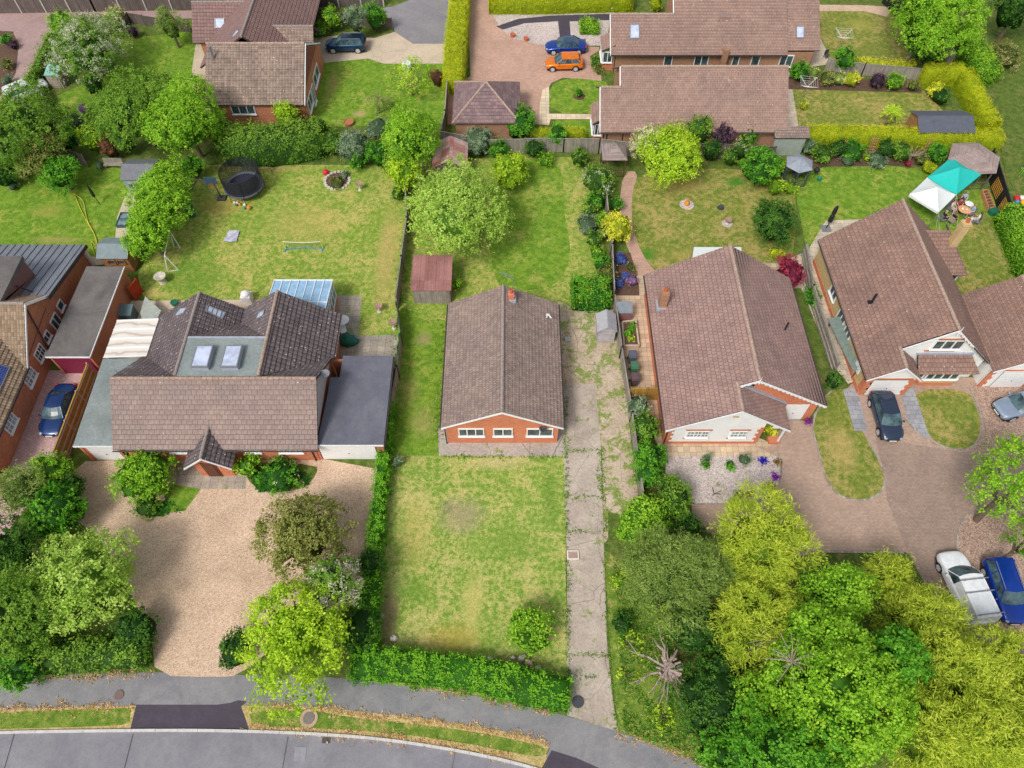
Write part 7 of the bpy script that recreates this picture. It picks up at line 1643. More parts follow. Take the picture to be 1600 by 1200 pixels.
# ---------------------------------------------------------------- vehicles
RIM = plain('alloy', C(200, 202, 208), .4, .1, var=.08); LAMP = plain('headlamp', C(165, 172, 178), .2, .2, var=.1); TAIL = plain('tail_lamp', C(190, 22, 40), .3, var=.1)
PLATEY = plain('plate_yellow', C(225, 190, 60), .5, var=.03); PLATEW = plain('plate_white', C(225, 225, 222), .5, var=.03)
def car(label, px, py, rz, col, L=4.3, W=1.78, Hh=1.48, kind='hatch', cat='car', name='parked_car', bars=0, rails=False, roofmat=None, z0=0.02):
    p = P(px, py, .5); root = thing(name, label, cat, (p[0], p[1], z0), rz, 'cars and vans parked on the drives')
    pm = paint('paint_%d_%d' % (int(px), int(py)), col); w = W/2; h = L/2
    if kind == 'van': Y = [(-h, .86, .38, 1.1), (-h*.97, .96, .3, 1.12), (-h*.6, 1, .24, 1.14), (0, 1, .24, 1.12), (h*.42, 1, .24, 1.08), (h*.62, .99, .25, 1.04), (h*.82, .95, .28, .95), (h*.95, .85, .3, .82), (h, .66, .36, .66)]
    elif kind == 'saloon': Y = [(-h, .8, .4, .82), (-h*.95, .92, .32, .96), (-h*.72, .98, .26, .99), (-h*.3, 1, .24, .98), (h*.2, 1, .24, .95), (h*.5, .99, .25, .92), (h*.75, .95, .27, .83), (h*.94, .84, .3, .7), (h, .68, .36, .6)]
    else: Y = [(-h, .84, .4, .9), (-h*.96, .94, .32, 1.0), (-h*.7, .99, .26, 1.02), (-h*.2, 1, .24, .99), (h*.25, 1, .24, .96), (h*.5, .99, .25, .94), (h*.76, .95, .27, .87), (h*.94, .85, .3, .74), (h, .68, .36, .62)]
    k_ = Hh/1.48 if kind != 'van' else Hh/1.82
    m = MB(); n = 11
    for (y, ws, zl, zb) in Y:
        ww = w*ws; zb *= k_
        m.v += [(-ww*.9, y, zl), (-ww*.99, y, zl+.14), (-ww, y, (zl+zb)/2), (-ww*.97, y, zb-.09), (-ww*.82, y, zb), (0, y, zb+.035), (ww*.82, y, zb), (ww*.97, y, zb-.09), (ww, y, (zl+zb)/2), (ww*.99, y, zl+.14), (ww*.9, y, zl)]
    for i in range(len(Y)-1):
        for j in range(n-1): m.f.append((i*n+j, (i+1)*n+j, (i+1)*n+j+1, i*n+j+1)); m.m.append(0)
        m.f.append((i*n+n-1, (i+1)*n+n-1, (i+1)*n, i*n)); m.m.append(0)
    e = (len(Y)-1)*n
    for s, fl in ((0, True), (e, False)):
        for j in range(5):
            q = (s+j, s+j+1, s+n-2-j, s+n-1-j) if j < 4 else (s+4, s+5, s+6)
            m.f.append(q if fl else q[::-1]); m.m.append(0)
    b = m.build('body', pm, root, smooth=True); sm = b.modifiers.new('s', 'SUBSURF'); sm.levels = sm.render_levels = 2
    # greenhouse
    zb = {'van': 1.08, 'saloon': .93, 'hatch': .95, 'suv': .95}[kind]*k_
    yr0, yr1, yf1, yf0 = {'van': (-h*.97, -h*.92, h*.2, h*.52), 'saloon': (-h*.72, -h*.38, h*.12, h*.46), 'hatch': (-h*.94, -h*.68, h*.14, h*.5), 'suv': (-h*.96, -h*.84, h*.16, h*.48)}[kind]
    wb, wt = w*.9, w*(.8 if kind == 'van' else .7)
    def ring(t, ins=0.0):   # t 0 belt .. 1 roof
        a = yr0+(yr1-yr0)*t+ins; f = yf0+(yf1-yf0)*t-ins; q = wb+(wt-wb)*t-ins; z = zb-.04+(Hh-.05-zb+.04)*t
        return a, f, q, z
    g = MB(); a0, f0, q0, z0_ = ring(0); a1, f1, q1, z1_ = ring(1); ym0, ym1 = (a0+f0)/2, (a1+f1)/2
    bow = .09
    def fw(v, t):
        lo = (v*q0, f0+bow-(bow+.12)*v*v, z0_); hi = (v*q1, f1+bow*.6-(bow*.6+.07)*v*v, z1_); return tuple(lo[i]*(1-t)+hi[i]*t+(0, .03*math.sin(math.pi*t), .03*math.sin(math.pi*t))[i] for i in range(3))
    for i in range(6):
        for j in range(3): g.face([fw(-1+i/3, j/3), fw(-1+(i+1)/3, j/3), fw(-1+(i+1)/3, (j+1)/3), fw(-1+i/3, (j+1)/3)])
    g.face([(-q0, a0+.05, z0_), (q0, a0+.05, z0_), (q1, a1+.04, z1_), (-q1, a1+.04, z1_)])
    panel = kind == 'van'
    for s in (-1, 1):
        ys = h*.08 if panel else a0+.05; yt = h*.06 if panel else a1+.04
        g.face([(s*q0, ys, z0_), (s*q0, f0-.12, z0_), (s*q1, f1-.07, z1_), (s*q1, yt, z1_)][::s])
    gl = g.build('windows', CARGLASS, root)
    if panel:
        g = MB()
        for s in (-1, 1): g.face([(s*q0*1.0, a0, z0_), (s*q0, h*.08, z0_), (s*q1, h*.06, z1_), (s*q1, a1, z1_)][::s])
        g.face([(-q0, a0, z0_), (q0, a0, z0_), (q1, a1, z1_), (-q1, a1, z1_)]); g.build('rear_panels', pm, root)
    r_ = .045
    for s in (-1, 1):
        g = MB()
        g.tube((s*q0, f0-.12, z0_), (s*q1, f1-.07, z1_), r_*.8, r_*.8, 6); g.tube((s*q0, a0+.05, z0_), (s*q1, a1+.04, z1_), r_*1.6, r_*1.3, 6)
        if not panel:
            for t in (.36, .68): yb = a0+(f0-a0)*t; yt = a1+(f1-a1)*t; g.tube((s*q0, yb, z0_), (s*q1, yt, z1_), r_*.6, r_*.6, 6)
        g.tube((s*q1, a1+.04, z1_), (s*q1, f1-.07, z1_), r_*.9, r_*.9, 6)
        g.build('pillars', pm, root)
    g = MB(); ny, nx = 7, 6; 
    for i in range(ny+1):
        for j in range(nx+1):
            u, v = i/ny, j/nx*2-1; yy = a1+(f1-a1)*u; yy += (bow*.6*(1-v*v)-.07*v*v)*max(0, (u-.8)*5) if u > .8 else 0
            g.v.append((v*q1*1.02, yy+.0, z1_+.085*(1-v**4)*(.25+.75*math.sin(math.pi*min(1, max(0, u)))**.6)))
    for i in range(ny):
        for j in range(nx): q = i*(nx+1)+j; g.f.append((q, q+1, q+nx+2, q+nx+1)); g.m.append(0)
    rf = g.build('roof', roofmat or pm, root, smooth=True)
    if kind in ('hatch', 'suv'): MB().box(-q1*.9, q1*.9, a1-.14, a1+.06, z1_-.02, z1_+.03).build('spoiler', pm, root)
    if bars:
        for y in ([h*.05, -h*.28, -h*.85][:bars]):
            m = MB(); m.box(-w*1.0, w*1.0, y-.03, y+.03, Hh+.12, Hh+.16)
            for s in (-.6, .6): m.box(s*w-.03, s*w+.03, y-.03, y+.03, Hh-.02, Hh+.12)
            m.build('roof_bar', GREYM, root)
    if rails:
        for s in (-1, 1): MB().tube((s*q1*.93, a1+.15, z1_+.06), (s*q1*.93, f1-.1, z1_+.06), .025, .025, 6).build('roof_rail', GREYM, root)
    # lights, grille, plates
    for s in (-1, 1):
        V_, F_ = ellipsoid((s*w*.64, h*.93, .64*k_), (.15, .15, .07), 10, 6, 0, np.random.default_rng(0)); m = MB(); m.v = [tuple(a) for a in V_]; m.f = [tuple(f) for f in F_]; m.m = [0]*len(F_); m.build('headlight', LAMP, root, smooth=True)
        V_, F_ = ellipsoid((s*w*.78, -h*.955, .84*k_), (.13, .1, .14), 10, 6, 0, np.random.default_rng(0)); m = MB(); m.v = [tuple(a) for a in V_]; m.f = [tuple(f) for f in F_]; m.m = [0]*len(F_); m.build('tail_light', TAIL, root, smooth=True)
        m = MB(); m.ball((s*(w+.1), h*.32, (zb+.02)), .1, sz=.7); m.tube((s*(w-.06), h*.33, zb), (s*(w+.1), h*.32, zb+.02), .03, .03, 5); m.build('wing_mirror', pm, root, smooth=True)
        for hy in (h*.05, -h*.42): MB().box(s*(w*.985), s*(w+.012), hy-.09, hy+.09, zb-.17, zb-.13).build('door_handle', pm, root)
        for y in (h*.62, -h*.6):
            R_ = .33 if kind != 'suv' else .36
            wm = MB(); wm.lathe((0, 0, 0), [(R_*.62, -.1), (R_*.98, -.09), (R_, -.05), (R_, .05), (R_*.98, .09), (R_*.62, .1)], 20)
            wm.v = [(s*(w-.1)+a[2]*s, y+a[0], R_+a[1]) for a in wm.v]; ty = wm.build('wheel', RUBBER, root)
            wm = MB(); wm.lathe((0, 0, 0), [(R_*.68, .1), (R_*.66, .108), (R_*.2, .106), (.04, .112)], 20); wm.v = [(s*(w-.1)+a[2]*s, y+a[0], R_+a[1]) for a in wm.v]; wm.build('rim', RIM, ty)
            sp = MB()
            for k in range(5):
                a = k*2*math.pi/5+.3; c0, s0 = math.cos(a), math.sin(a); c1, s1 = math.cos(a+.32), math.sin(a+.32); X = s*(w+.012)
                sp.face([(X, y+R_*.22*c0, R_+R_*.22*s0), (X, y+R_*.55*c0, R_+R_*.55*s0), (X, y+R_*.55*c1, R_+R_*.55*s1)])
            sp.build('wheel_slots', BLACK, ty)
            ar = MB(); 
            for k in range(14):
                a, b_ = math.pi*(k-1)/12, math.pi*k/12; X = s*(w+.001)
                r0, r1 = R_*.98, R_*1.2; ar.face([(X, y+r0*math.cos(a), R_+r0*math.sin(a)), (X, y+r1*math.cos(a), R_+r1*math.sin(a)), (X, y+r1*math.cos(b_), R_+r1*math.sin(b_)), (X, y+r0*math.cos(b_), R_+r0*math.sin(b_))])
            ar.build('wheel_arch', BLACK, root)
    MB().box(-w*.45, w*.45, h*.93, h*1.005, .36, .55*k_).build('grille', BLACK, root)
    MB().box(-.26, .26, h*1.0, h*1.02, .4, .5).build('number_plate', PLATEW, root); MB().box(-.26, .26, -h*1.02, -h*.99, .6*k_, .71*k_).build('number_plate', PLATEY, root)
    MB().box(-w*.85, w*.85, -h*.95, h*.9, .17, .32).build('underbody', BLACK, root)
    return root
def head(f, r, z=.6):
    a, b = P(*f, z), P(*r, z); return math.atan2(-(a[0]-b[0]), a[1]-b[1])
car('dark teal-blue estate car parked on the pale concrete drive at the top', 541, 71, rad(91), C(22, 62, 98), 4.45, 1.75, 1.58, 'suv', roofmat=paint('dark_roof', C(20, 44, 66)), rails=True)
car('royal blue car with a dark glass roof, just above the orange one', 884, 73, rad(92), C(18, 62, 150), 4.5, 1.8, 1.42, 'saloon', roofmat=glass('tint_roof', C(52, 76, 92), .08, .2))
car('bright orange hatchback on the block paved close', 881, 99, rad(92), C(248, 130, 22), 4.05, 1.75, 1.45, 'hatch')
car('dark blue saloon car between the brick house and the brown fence', 92, 641, rad(180), C(14, 52, 108), 4.4, 1.78, 1.42, 'saloon')
car('dark slate grey hatchback parked in front of the white garage', 1384, 651, head((1397, 688), (1374, 613)), C(52, 64, 88), 4.1, 1.72, 1.45, 'hatch')
car('silver-blue car with its front showing at the right edge', 1597, 633, head((1556, 644), (1640, 622)), C(150, 166, 188), 4.4, 1.8, 1.5, 'suv')
car('white van with three roof bars beside the yellow-green trees', 1505, 919, head((1484, 866), (1532, 972)), C(238, 240, 244), 4.9, 1.9, 1.82, 'van', cat='van', name='parked_van', bars=3)
car('bright blue car with pale roof rails beside the white van', 1569, 924, head((1588, 968), (1558, 880)), C(8, 60, 160), 4.2, 1.8, 1.6, 'suv', rails=True)
car('white car partly hidden by the hedge at the top left', 42, 142, head((60, 133), (25, 148)), C(228, 230, 232), 4.2, 1.76, 1.48, 'suv')

# ---------------------------------------------------------------- people
def person(label, px, py, faceto, skin, top, bottom, hairc, seated=True, scale=1.0, lean=0.0, hair='short', zoff=0.0):
    p = P(px, py, .5 if seated else 0); q = P(*faceto, .5); rz = math.atan2(-(q[0]-p[0]), q[1]-p[1]); root = thing('person', label, 'person', (p[0], p[1], zoff), rz)
    s = scale; V, E_, R_, G = [], [], [], []
    def add(co, r, par, g): V.append(tuple(c*s for c in co)); R_.append(r*s); G.append(g); (E_.append((par, len(V)-1)) if par is not None else None); return len(V)-1
    pz = .55 if seated else .95; ly = lean
    pel = add((0, 0, pz), .135, None, 'b'); sp = add((0, -.03+ly*.3, pz+.2), .12, pel, 't'); ch = add((0, -.02+ly*.8, pz+.42), .135, sp, 't'); nk = add((0, ly, pz+.57), .055, ch, 's'); hd = add((0, .03+ly, pz+.7), .09, nk, 's'); tp = add((0, .02+ly, pz+.79), .075, hd, 's'); 
    for sx in (-1, 1):
        sh = add((sx*.18, ly*.8, pz+.46), .065, ch, 't'); el = add((sx*.25, .06+ly*.6, pz+.22), .045, sh, 's' if seated else 't')
        wr = add((sx*.15, .3+ly*.5, pz+.16), .03, el, 's') if seated else add((sx*.27, .12, pz-.0), .03, el, 's'); hdp = add((V[wr][0]/s-sx*.02, V[wr][1]/s+.07, V[wr][2]/s-.01), .034, wr, 's')
        for k in range(5):
            ox = (k-2)*.017; ln = (.05, .075, .08, .072, .055)[k] if k else .05; bx = V[hdp][0]/s+ox*(1 if k else 1.4*1); by = V[hdp][1]/s+.02
            f1 = add((bx+(sx*-.02 if k == 0 else 0), by+ln*.5, V[hdp][2]/s-.005), .01, hdp, 's'); add((bx+(sx*-.03 if k == 0 else 0), by+ln, V[hdp][2]/s-.02), .008, f1, 's')
        hp = add((sx*.09, .03, pz-.02), .095, pel, 'b')
        if seated: kn = add((sx*.13, .44, pz), .065, hp, 'b'); an = add((sx*.13, .47, .1), .042, kn, 'b'); add((sx*.14, .62, .045), .038, an, 'h')
        else: kn = add((sx*.1, .05, .5), .062, hp, 'b'); an = add((sx*.11, 0, .1), .042, kn, 'b'); add((sx*.12, .14, .045), .038, an, 'h')
    me = bpy.data.meshes.new('tmp'); me.from_pydata(V, E_, []); o = bpy.data.objects.new('tmp', me); COL.objects.link(o)
    md = o.modifiers.new('skin', 'SKIN'); sv = me.skin_vertices[0].data
    for i, r in enumerate(R_): sv[i].radius = (r, r)
    sv[0].use_root = True
    sb = o.modifiers.new('sub', 'SUBSURF'); sb.levels = sb.render_levels = 1
    dg = bpy.context.evaluated_depsgraph_get(); ev = o.evaluated_get(dg); nm = bpy.data.meshes.new_from_object(ev); bpy.data.objects.remove(o); nm.name = 'body'
    mats = [plain('skin_%d_%d_%d' % skin, C(*skin), .6, var=.05), plain('cloth_%d_%d_%d' % top, C(*top), .85, var=.12, scale=9), plain('cloth_%d_%d_%d' % bottom, C(*bottom), .85, var=.12, scale=9), BLACK]
    nm.materials.clear()
    for mt in mats: nm.materials.append(mt)
    code = {'s': 0, 't': 1, 'b': 2, 'h': 3}; Vn = np.array(V)
    for f in nm.polygons:
        d = np.sum((Vn-np.array(f.center))**2, 1)/np.maximum(np.array(R_), .03)**1.0; f.material_index = code[G[int(np.argmin(d))]]; f.use_smooth = True
    b = bpy.data.objects.new('body', nm); COL.objects.link(b); b.parent = root; ORG[b.name] = Vector((0, 0, 0))
    hm = MB(); cx, cy, cz = 0, .0+ly, pz+.755
    hm.lathe((cx*s, (cy-.005)*s, cz*s), [(.105*s, -.05*s), (.115*s, 0), (.105*s, .06*s), (.07*s, .1*s), (.01, .118*s)], 12)
    if hair == 'long': hm.box(-.09*s, .09*s, (cy-.13)*s, (cy-.06)*s, (cz-.26)*s, (cz+.02)*s)
    hm.build('hair', plain('hair_%d_%d_%d' % hairc, C(*hairc), .8, var=.2), root, smooth=True)
    fm = MB()
    for sx in (-1, 1): fm.ball((sx*.035*s, (cy+.115)*s, (cz-.035)*s), .012*s, n=6, k=4)
    fm.build('eyes', BLACK, root); fm = MB(); fm.tube((0, (cy+.11)*s, (cz-.03)*s), (0, (cy+.14)*s, (cz-.07)*s), .01*s, .018*s, 5); fm.box(-.03*s, .03*s, (cy+.105)*s, (cy+.118)*s, (cz-.105)*s, (cz-.095)*s); fm.build('nose_and_mouth', mats[0], root)
    return root, p, rz
tb = (1501, 336); PP = [
 ('seated person with grey hair and a pale blue-grey top nearest the gazebo', 1505, 312, (228, 188, 165), (160, 175, 192), (92, 90, 105), (150, 145, 140), 'short', FENCEG),
 ('seated person in a dark top with bare reddish arms next to the white canopy', 1498, 321, (214, 150, 128), (150, 70, 68), (48, 44, 58), (60, 45, 40), 'short', BLACK),
 ('seated person in a cream top half under the edge of the white canopy', 1487, 324, (225, 180, 155), (222, 212, 205), (196, 180, 175), (120, 85, 60), 'long', GREYM),
 ('seated person in black with pale bare arms below the white canopy corner', 1474, 340, (232, 185, 165), (48, 46, 56), (52, 50, 60), (205, 160, 140), 'short', GREYM),
 ('seated person in a black sleeveless top on the brown wicker seat', 1489, 343, (230, 180, 155), (40, 38, 46), (60, 56, 66), (140, 90, 62), 'long', SHEDWOOD),
 ('seated person in light blue with legs stretched to the right of the table', 1517, 331, (232, 176, 152), (136, 165, 188), (205, 160, 158), (175, 130, 100), 'short', GREYM),
 ('seated person in a white top with dark trousers below the table', 1515, 347, (230, 178, 150), (226, 228, 232), (62, 62, 92), (150, 95, 60), 'short', GREYM),
 ('seated person in white lounging at the right end of the group', 1526, 343, (228, 172, 148), (230, 230, 232), (214, 214, 222), (110, 70, 50), 'long', GREYM)]
for (l, px, py, sk, tp_, bt_, hc, hs, cm) in PP:
    r_, p, rz = person(l, px, py, tb, sk, tp_, bt_, hc, True, 1.0, -.06, hs)
    ch = thing('garden_chair', 'garden chair under the '+' '.join(l.split()[1:12]), 'chair', (p[0], p[1], 0), rz, 'chairs around the garden party table')
    MB().box(-.27, .27, -.27, .25, .36, .41).build('seat', cm, ch); MB().box(-.27, .27, -.32, -.27, .41, .95).build('backrest', cm, ch)
    for sx in (-.27, .23):
        for sy in (-.3, .2): MB().box(sx, sx+.04, sy, sy+.04, 0, .36).build('leg', cm, ch)
person('child in navy and lime clothes standing on the grass beyond the black fence', 1594, 272, (1560, 300), (225, 180, 150), (30, 52, 104), (130, 200, 60), (60, 50, 45), False, .75)
tg = P(1594, 316); ty = thing('toy_pile', 'heap of red, white, yellow and blue toys at the right edge beyond the black fence', 'toys', (tg[0], tg[1], 0))
for dx, dy, r_, c in ((-.3, .3, .3, C(210, 30, 50)), (.2, .35, .28, C(225, 225, 228)), (.1, -.3, .32, C(240, 190, 40)), (-.4, -.1, .22, C(60, 150, 180)), (.5, 0, .3, C(215, 40, 60))): MB().ball((tg[0]+dx, tg[1]+dy, r_*.8), r_, n=10, k=6, sz=.7).build('toy', plain('toy_%d' % int(c[0]*999), c, .5, var=.05), ty)
# ---------------------------------------------------------------- trees and shrubs
pl_ = plant
# bottom right mass
pl_('broadleaf_tree', 'bright green tree in the lower right, the broadest of the fresh green crowns', 'tree', 1305, 1095, 108, 9.5, 'bright', nb=22, seed=11)
pl_('broadleaf_tree', 'fresh green tree rising above the broadest bright green crown', 'tree', 1268, 1005, 70, 7.5, 'bright', nb=16, seed=111)
pl_('broadleaf_tree', 'bright green tree between the broadest crown and the yellow-green trees', 'tree', 1375, 1040, 58, 8.6, 'green', nb=14, seed=112)
pl_('broadleaf_tree', 'small bright green tree above the footway bend', 'tree', 1205, 1105, 60, 6.5, 'bright', nb=14, seed=113)
pl_('broadleaf_tree', 'bright green tree crown with pale twigs reaching the bottom edge', 'tree', 1240, 1180, 110, 8, 'green', nb=20, seed=12)
pl_('feathery_tree', 'feathery yellow-green tree at the bottom edge right of the green crowns', 'tree', 1440, 1145, 78, 8, 'feather', nb=16, seed=13)
pl_('feathery_tree', 'feathery yellow-green tree in the middle of the yellow group', 'tree', 1480, 1050, 68, 8, 'feather', nb=16, seed=131)
pl_('feathery_tree', 'feathery yellow-green tree just below the blue car', 'tree', 1555, 1045, 62, 6.5, 'feather', nb=14, seed=132)
pl_('feathery_tree', 'feathery yellow-green tree at the bottom edge, left of the corner one', 'tree', 1520, 1150, 70, 8.5, 'feather', nb=14, seed=133)
pl_('feathery_tree', 'feathery yellow-green tree overlapping the tail of the white van', 'tree', 1432, 975, 66, 6, 'feather', nb=16, seed=14)
pl_('feathery_tree', 'feathery yellow-green tree at the bottom right corner', 'tree', 1600, 1135, 88, 7.5, 'feather', nb=18, seed=15)
pl_('feathery_tree', 'bright yellow-green feathery tree just below the block paved court', 'tree', 1185, 848, 84, 7, 'feather', nb=18, seed=16)
pl_('feathery_tree', 'yellow-green feathery tree between the dead stump and the big green tree', 'tree', 1185, 975, 82, 6, 'feather', nb=16, seed=17)
pl_('small_golden_tree', 'small golden tree at the edge of the paving near the white van', 'tree', 1385, 905, 42, 4.5, 'feather', nb=10, seed=18)
pl_('bright_sapling', 'fresh green sapling rising between the two feathery trees', 'tree', 1310, 930, 58, 6.5, 'bright', nb=12, seed=19)
pl_('conifer_tree', 'soft olive green conifer beside the concrete drive', 'tree', 1035, 905, 80, 6.5, 'conifer', nb=18, seed=20)
pl_('conifer_tree', 'smaller olive conifer to the right of the one by the drive', 'tree', 1095, 890, 55, 5.5, 'conifer', nb=12, seed=21)
pl_('undergrowth_bush', 'dark green laurel undergrowth around the dead stump', 'shrub', 1130, 1090, 85, 2.6, 'deep', nb=14, seed=22)
pl_('undergrowth_bush', 'deep green bush at the bottom edge right of the footway', 'shrub', 1150, 1175, 70, 3, 'green', nb=12, seed=23)
pl_('undergrowth_bush', 'deep green bush beneath the olive conifers', 'shrub', 1090, 985, 50, 2.4, 'deep', nb=8, seed=24)
pl_('low_shrub', 'small dark green shrub beside the concrete drive', 'shrub', 973, 975, 22, 1.1, 'deep', nb=5)
pl_('low_shrub', 'yellow-green shoots left of the dead stump', 'shrub', 985, 1005, 24, 1.0, 'lime', nb=5, core=False, dens=.7)
pl_('low_shrub', 'yellow-green shoots near the foot of the dead stump', 'shrub', 1035, 962, 26, 1.5, 'lime', nb=5, core=False, dens=.7)
pl_('low_shrub', 'pale shoots beside the drive below the stump', 'shrub', 980, 1055, 20, .8, 'lime', nb=4, core=False, dens=.6)
pl_('low_shrub', 'lime shoots at the dead branch tips near the footway', 'shrub', 1035, 1118, 22, .8, 'lime', nb=4, core=False, dens=.6)
pl_('low_shrub', 'lime shoots at the right tips of the dead branches', 'shrub', 1112, 1103, 20, 1.2, 'lime', nb=4, core=False, dens=.6)
pl_('oak_tree', 'green oak tree leaning into the view at the right edge', 'tree', 1590, 765, 78, 9, 'bright', nb=18, seed=25, core=False, dens=1.3, vw=1.15)
pl_('oak_tree', 'lower limb of green leaves over the right gravel bay', 'tree', 1610, 850, 45, 7, 'mid', nb=10, seed=26, core=False)
# dead stump
p = P(1045, 1045, 1.2); ds = thing('dead_tree', 'bleached dead tree stump with bare spreading branches', 'dead tree', (p[0], p[1], 0)); rnd = random.Random(5); m = MB(); c0 = Vector(p)
m.tube((p[0], p[1], 0), (p[0], p[1], 1.5), .42, .34, 10)
for k in range(14): a = rnd.uniform(0, 6.28); m.tube(c0+Vector((rnd.uniform(-.3, .3), rnd.uniform(-.4, .4), rnd.uniform(-.3, .3))), c0+Vector((math.cos(a)*.75, math.sin(a)*.8, rnd.uniform(0, .6))), .13, .06, 7)
m.build('trunk', BARKP, ds)
def limb(end, r0, n=3, z=.8):
    e = Vector(P(*end, z)); pts = [c0.copy()]; m = MB()
    for k in range(1, 5): t = k/4; pts.append(c0.lerp(e, t)+Vector((rnd.uniform(-.12, .12), rnd.uniform(-.12, .12), .35*math.sin(math.pi*t)))*(1 if k < 4 else 0))
    m.path(pts, r0, 6, r1=r0*.2)
    for j in range(n):
        b = pts[1+j % 3]; d = (e-c0).normalized(); q = b+d*rnd.uniform(.5, .9)+Vector((rnd.uniform(-.5, .5), rnd.uniform(-.5, .5), rnd.uniform(0, .4))); m.path([b, b.lerp(q, .5)+Vector((0, 0, .1)), q], r0*.4, 5, r1=r0*.12)
    m.build('branch', BARKP, ds)
for e, r0, n in (((1022, 998), .17, 1), ((1060, 1012), .16, 1), ((1086, 1041), .15, 1), ((982, 1016), .09, 3), ((984, 1068), .09, 4), ((1012, 1085), .07, 3), ((1030, 1100), .07, 3), ((1039, 1108), .05, 2), ((1072, 1122), .06, 3), ((1096, 1110), .07, 3), ((1098, 1090), .06, 2), ((1020, 960), .05, 2), ((1062, 1085), .06, 3)): limb(e, r0, n)
for i, (px, py, z) in enumerate(((1235, 1035, 7.2), (1195, 1000, 4.5))):
    c0 = Vector(P(px, py, z)); dt = thing('bare_twigs', ['pale dead twigs poking through the large green tree', 'tangle of bare twigs above the yellow-green tree'][i], 'dead branches', (c0.x, c0.y, 0)); m = MB()
    for k in range(16): a = rnd.uniform(0, 6.28); q = c0+Vector((math.cos(a)*rnd.uniform(.6, 1.7), math.sin(a)*rnd.uniform(.6, 1.7), rnd.uniform(.1, .7))); m.path([c0+Vector((0, 0, .2)), c0.lerp(q, .5)+Vector((0, 0, .3)), q], .035, 4, r1=.012)
    m.tube((c0.x, c0.y, 0), c0, .12, .05, 6); m.build('twigs', BARKP, dt)
# beside right bungalow
pl_('pale_shrub', 'pale silvery green shrub against the fence below the brown gate', 'shrub', 997, 637, 22, 2.3, 'grey', nb=6, flower=((214, 222, 190), .3))
pl_('pale_shrub', 'grey-green shrub in the middle of the row by the fence', 'shrub', 1006, 667, 25, 2.4, 'mid', nb=7, vw=1.3)
pl_('glossy_shrub', 'glossy bright green shrub at the corner of the front path', 'shrub', 1013, 715, 30, 2.6, 'green', nb=8)
pl_('rounded_shrub', 'large clipped yellow-green dome shrub beside the gravel garden', 'shrub', 1052, 778, 34, 3.0, 'mid', nb=8, vw=1.3)
pl_('glossy_shrub', 'big-leaved lime green shrub at the end of the fence', 'shrub', 1010, 808, 44, 3.4, 'bright', nb=9)
pl_('dark_shrub', 'dark evergreen shrub between the dome shrub and the conifers', 'shrub', 1075, 825, 26, 2.4, 'deep', nb=6)
for a in ((1104, 716, 8, 1.1, 'grey', 'wispy grey shrub at the left of the gravel garden'), (1104, 725, 7, .5, 'green', 'small green cushion under the wispy grey shrub'), (1141, 726, 9, .45, 'green', 'flat oval green cushion in the gravel garden'), (1163, 718, 12, .9, 'grey', 'spreading grey-green shrub in the gravel garden'), (1155, 773, 9, .7, 'grey', 'rounded blue-green cushion low in the gravel garden')): pl_('gravel_garden_shrub', a[5], 'shrub', a[0], a[1], a[2], a[3], a[4], nb=4)
pl_('straw_grass', 'straw coloured ornamental grass in the gravel garden', 'grass clump', 1118, 768, 18, .8, 'spiky', nb=4, core=False, flower=((222, 196, 150), .9))
pl_('yellow_shrub', 'bright yellow shrub inside the open porch', 'shrub', 1205, 672, 11, 2.0, 'yellow', nb=5)
# centre front
pl_('rounded_shrub', 'round bright green shrub in the lower right of the front lawn', 'shrub', 829, 985, 45, 2.6, 'bright', nb=10, seed=31)
hedge('front_hedge', 'thick glossy green hedge along the footway in front of the middle plot', [(556, 1040), (640, 1044), (740, 1056), (830, 1078), (886, 1088)], [2.0, 2.0, 2.1, 2.1, 2.0], 1.35, 'hedge', rough=.22, taper=.8)
hedge('side_hedge', 'narrow bright green ivy hedge running up the left side of the middle front lawn', [(574, 1030), (580, 950), (585, 880), (594, 800), (601, 735), (606, 690)], [1.6, 1.3, .95, .85, .8, .65], [1.6, 1.5, 1.3, 1.3, 1.3, 1.5], 'hedge', rough=.22, taper=.85)
hedge('ivy_on_fence', 'strip of bright ivy climbing the fence beside the wide garage', [(608, 690), (612, 640)], .45, [1.7, 1.5], 'hedge', rough=.12)
pl_('grey_shrub', 'small grey-green shrub against the side hedge', 'shrub', 622, 722, 10, 1.0, 'grey', nb=4)
pl_('dark_shrub', 'dark green shrub between the white blossom and the side hedge', 'shrub', 580, 880, 26, 2.6, 'deep', nb=7)
# bottom left
pl_('lime_tree', 'bright lime green tree overhanging the footway', 'tree', 462, 990, 88, 6.2, 'lime', nb=20, seed=41, extra=[(-.6, -3.6, 3.2, 1.3, 1.1, .9), (1.2, -3.2, 3.2, 1.2, 1.0, .9)])
pl_('olive_bush', 'large rounded olive green bush on the gravel drive', 'tree', 477, 838, 78, 5, 'olive', nb=18, seed=42, dens=1.35, spread=.5)
pl_('hawthorn_bush', 'small tree covered in white blossom behind the lime tree', 'tree', 524, 912, 46, 6.2, 'mid', nb=10, flower=((232, 222, 210), .75), seed=43)
pl_('dark_shrub', 'dark green shrubs at the foot of the lime tree by the gravel entrance', 'shrub', 370, 1015, 34, 2.0, 'deep', nb=8)
pl_('dark_shrub', 'dense green shrub between the lime tree and the front hedge', 'shrub', 560, 985, 38, 2.6, 'deep', nb=8)
pl_('round_green_tree', 'round soft green tree beside the gravel drive', 'tree', 133, 905, 86, 5.6, 'pale', nb=20, seed=45)
pl_('green_tree', 'mid green tree at the left edge above the footway', 'tree', 28, 965, 84, 6.0, 'mid', nb=20, seed=46)
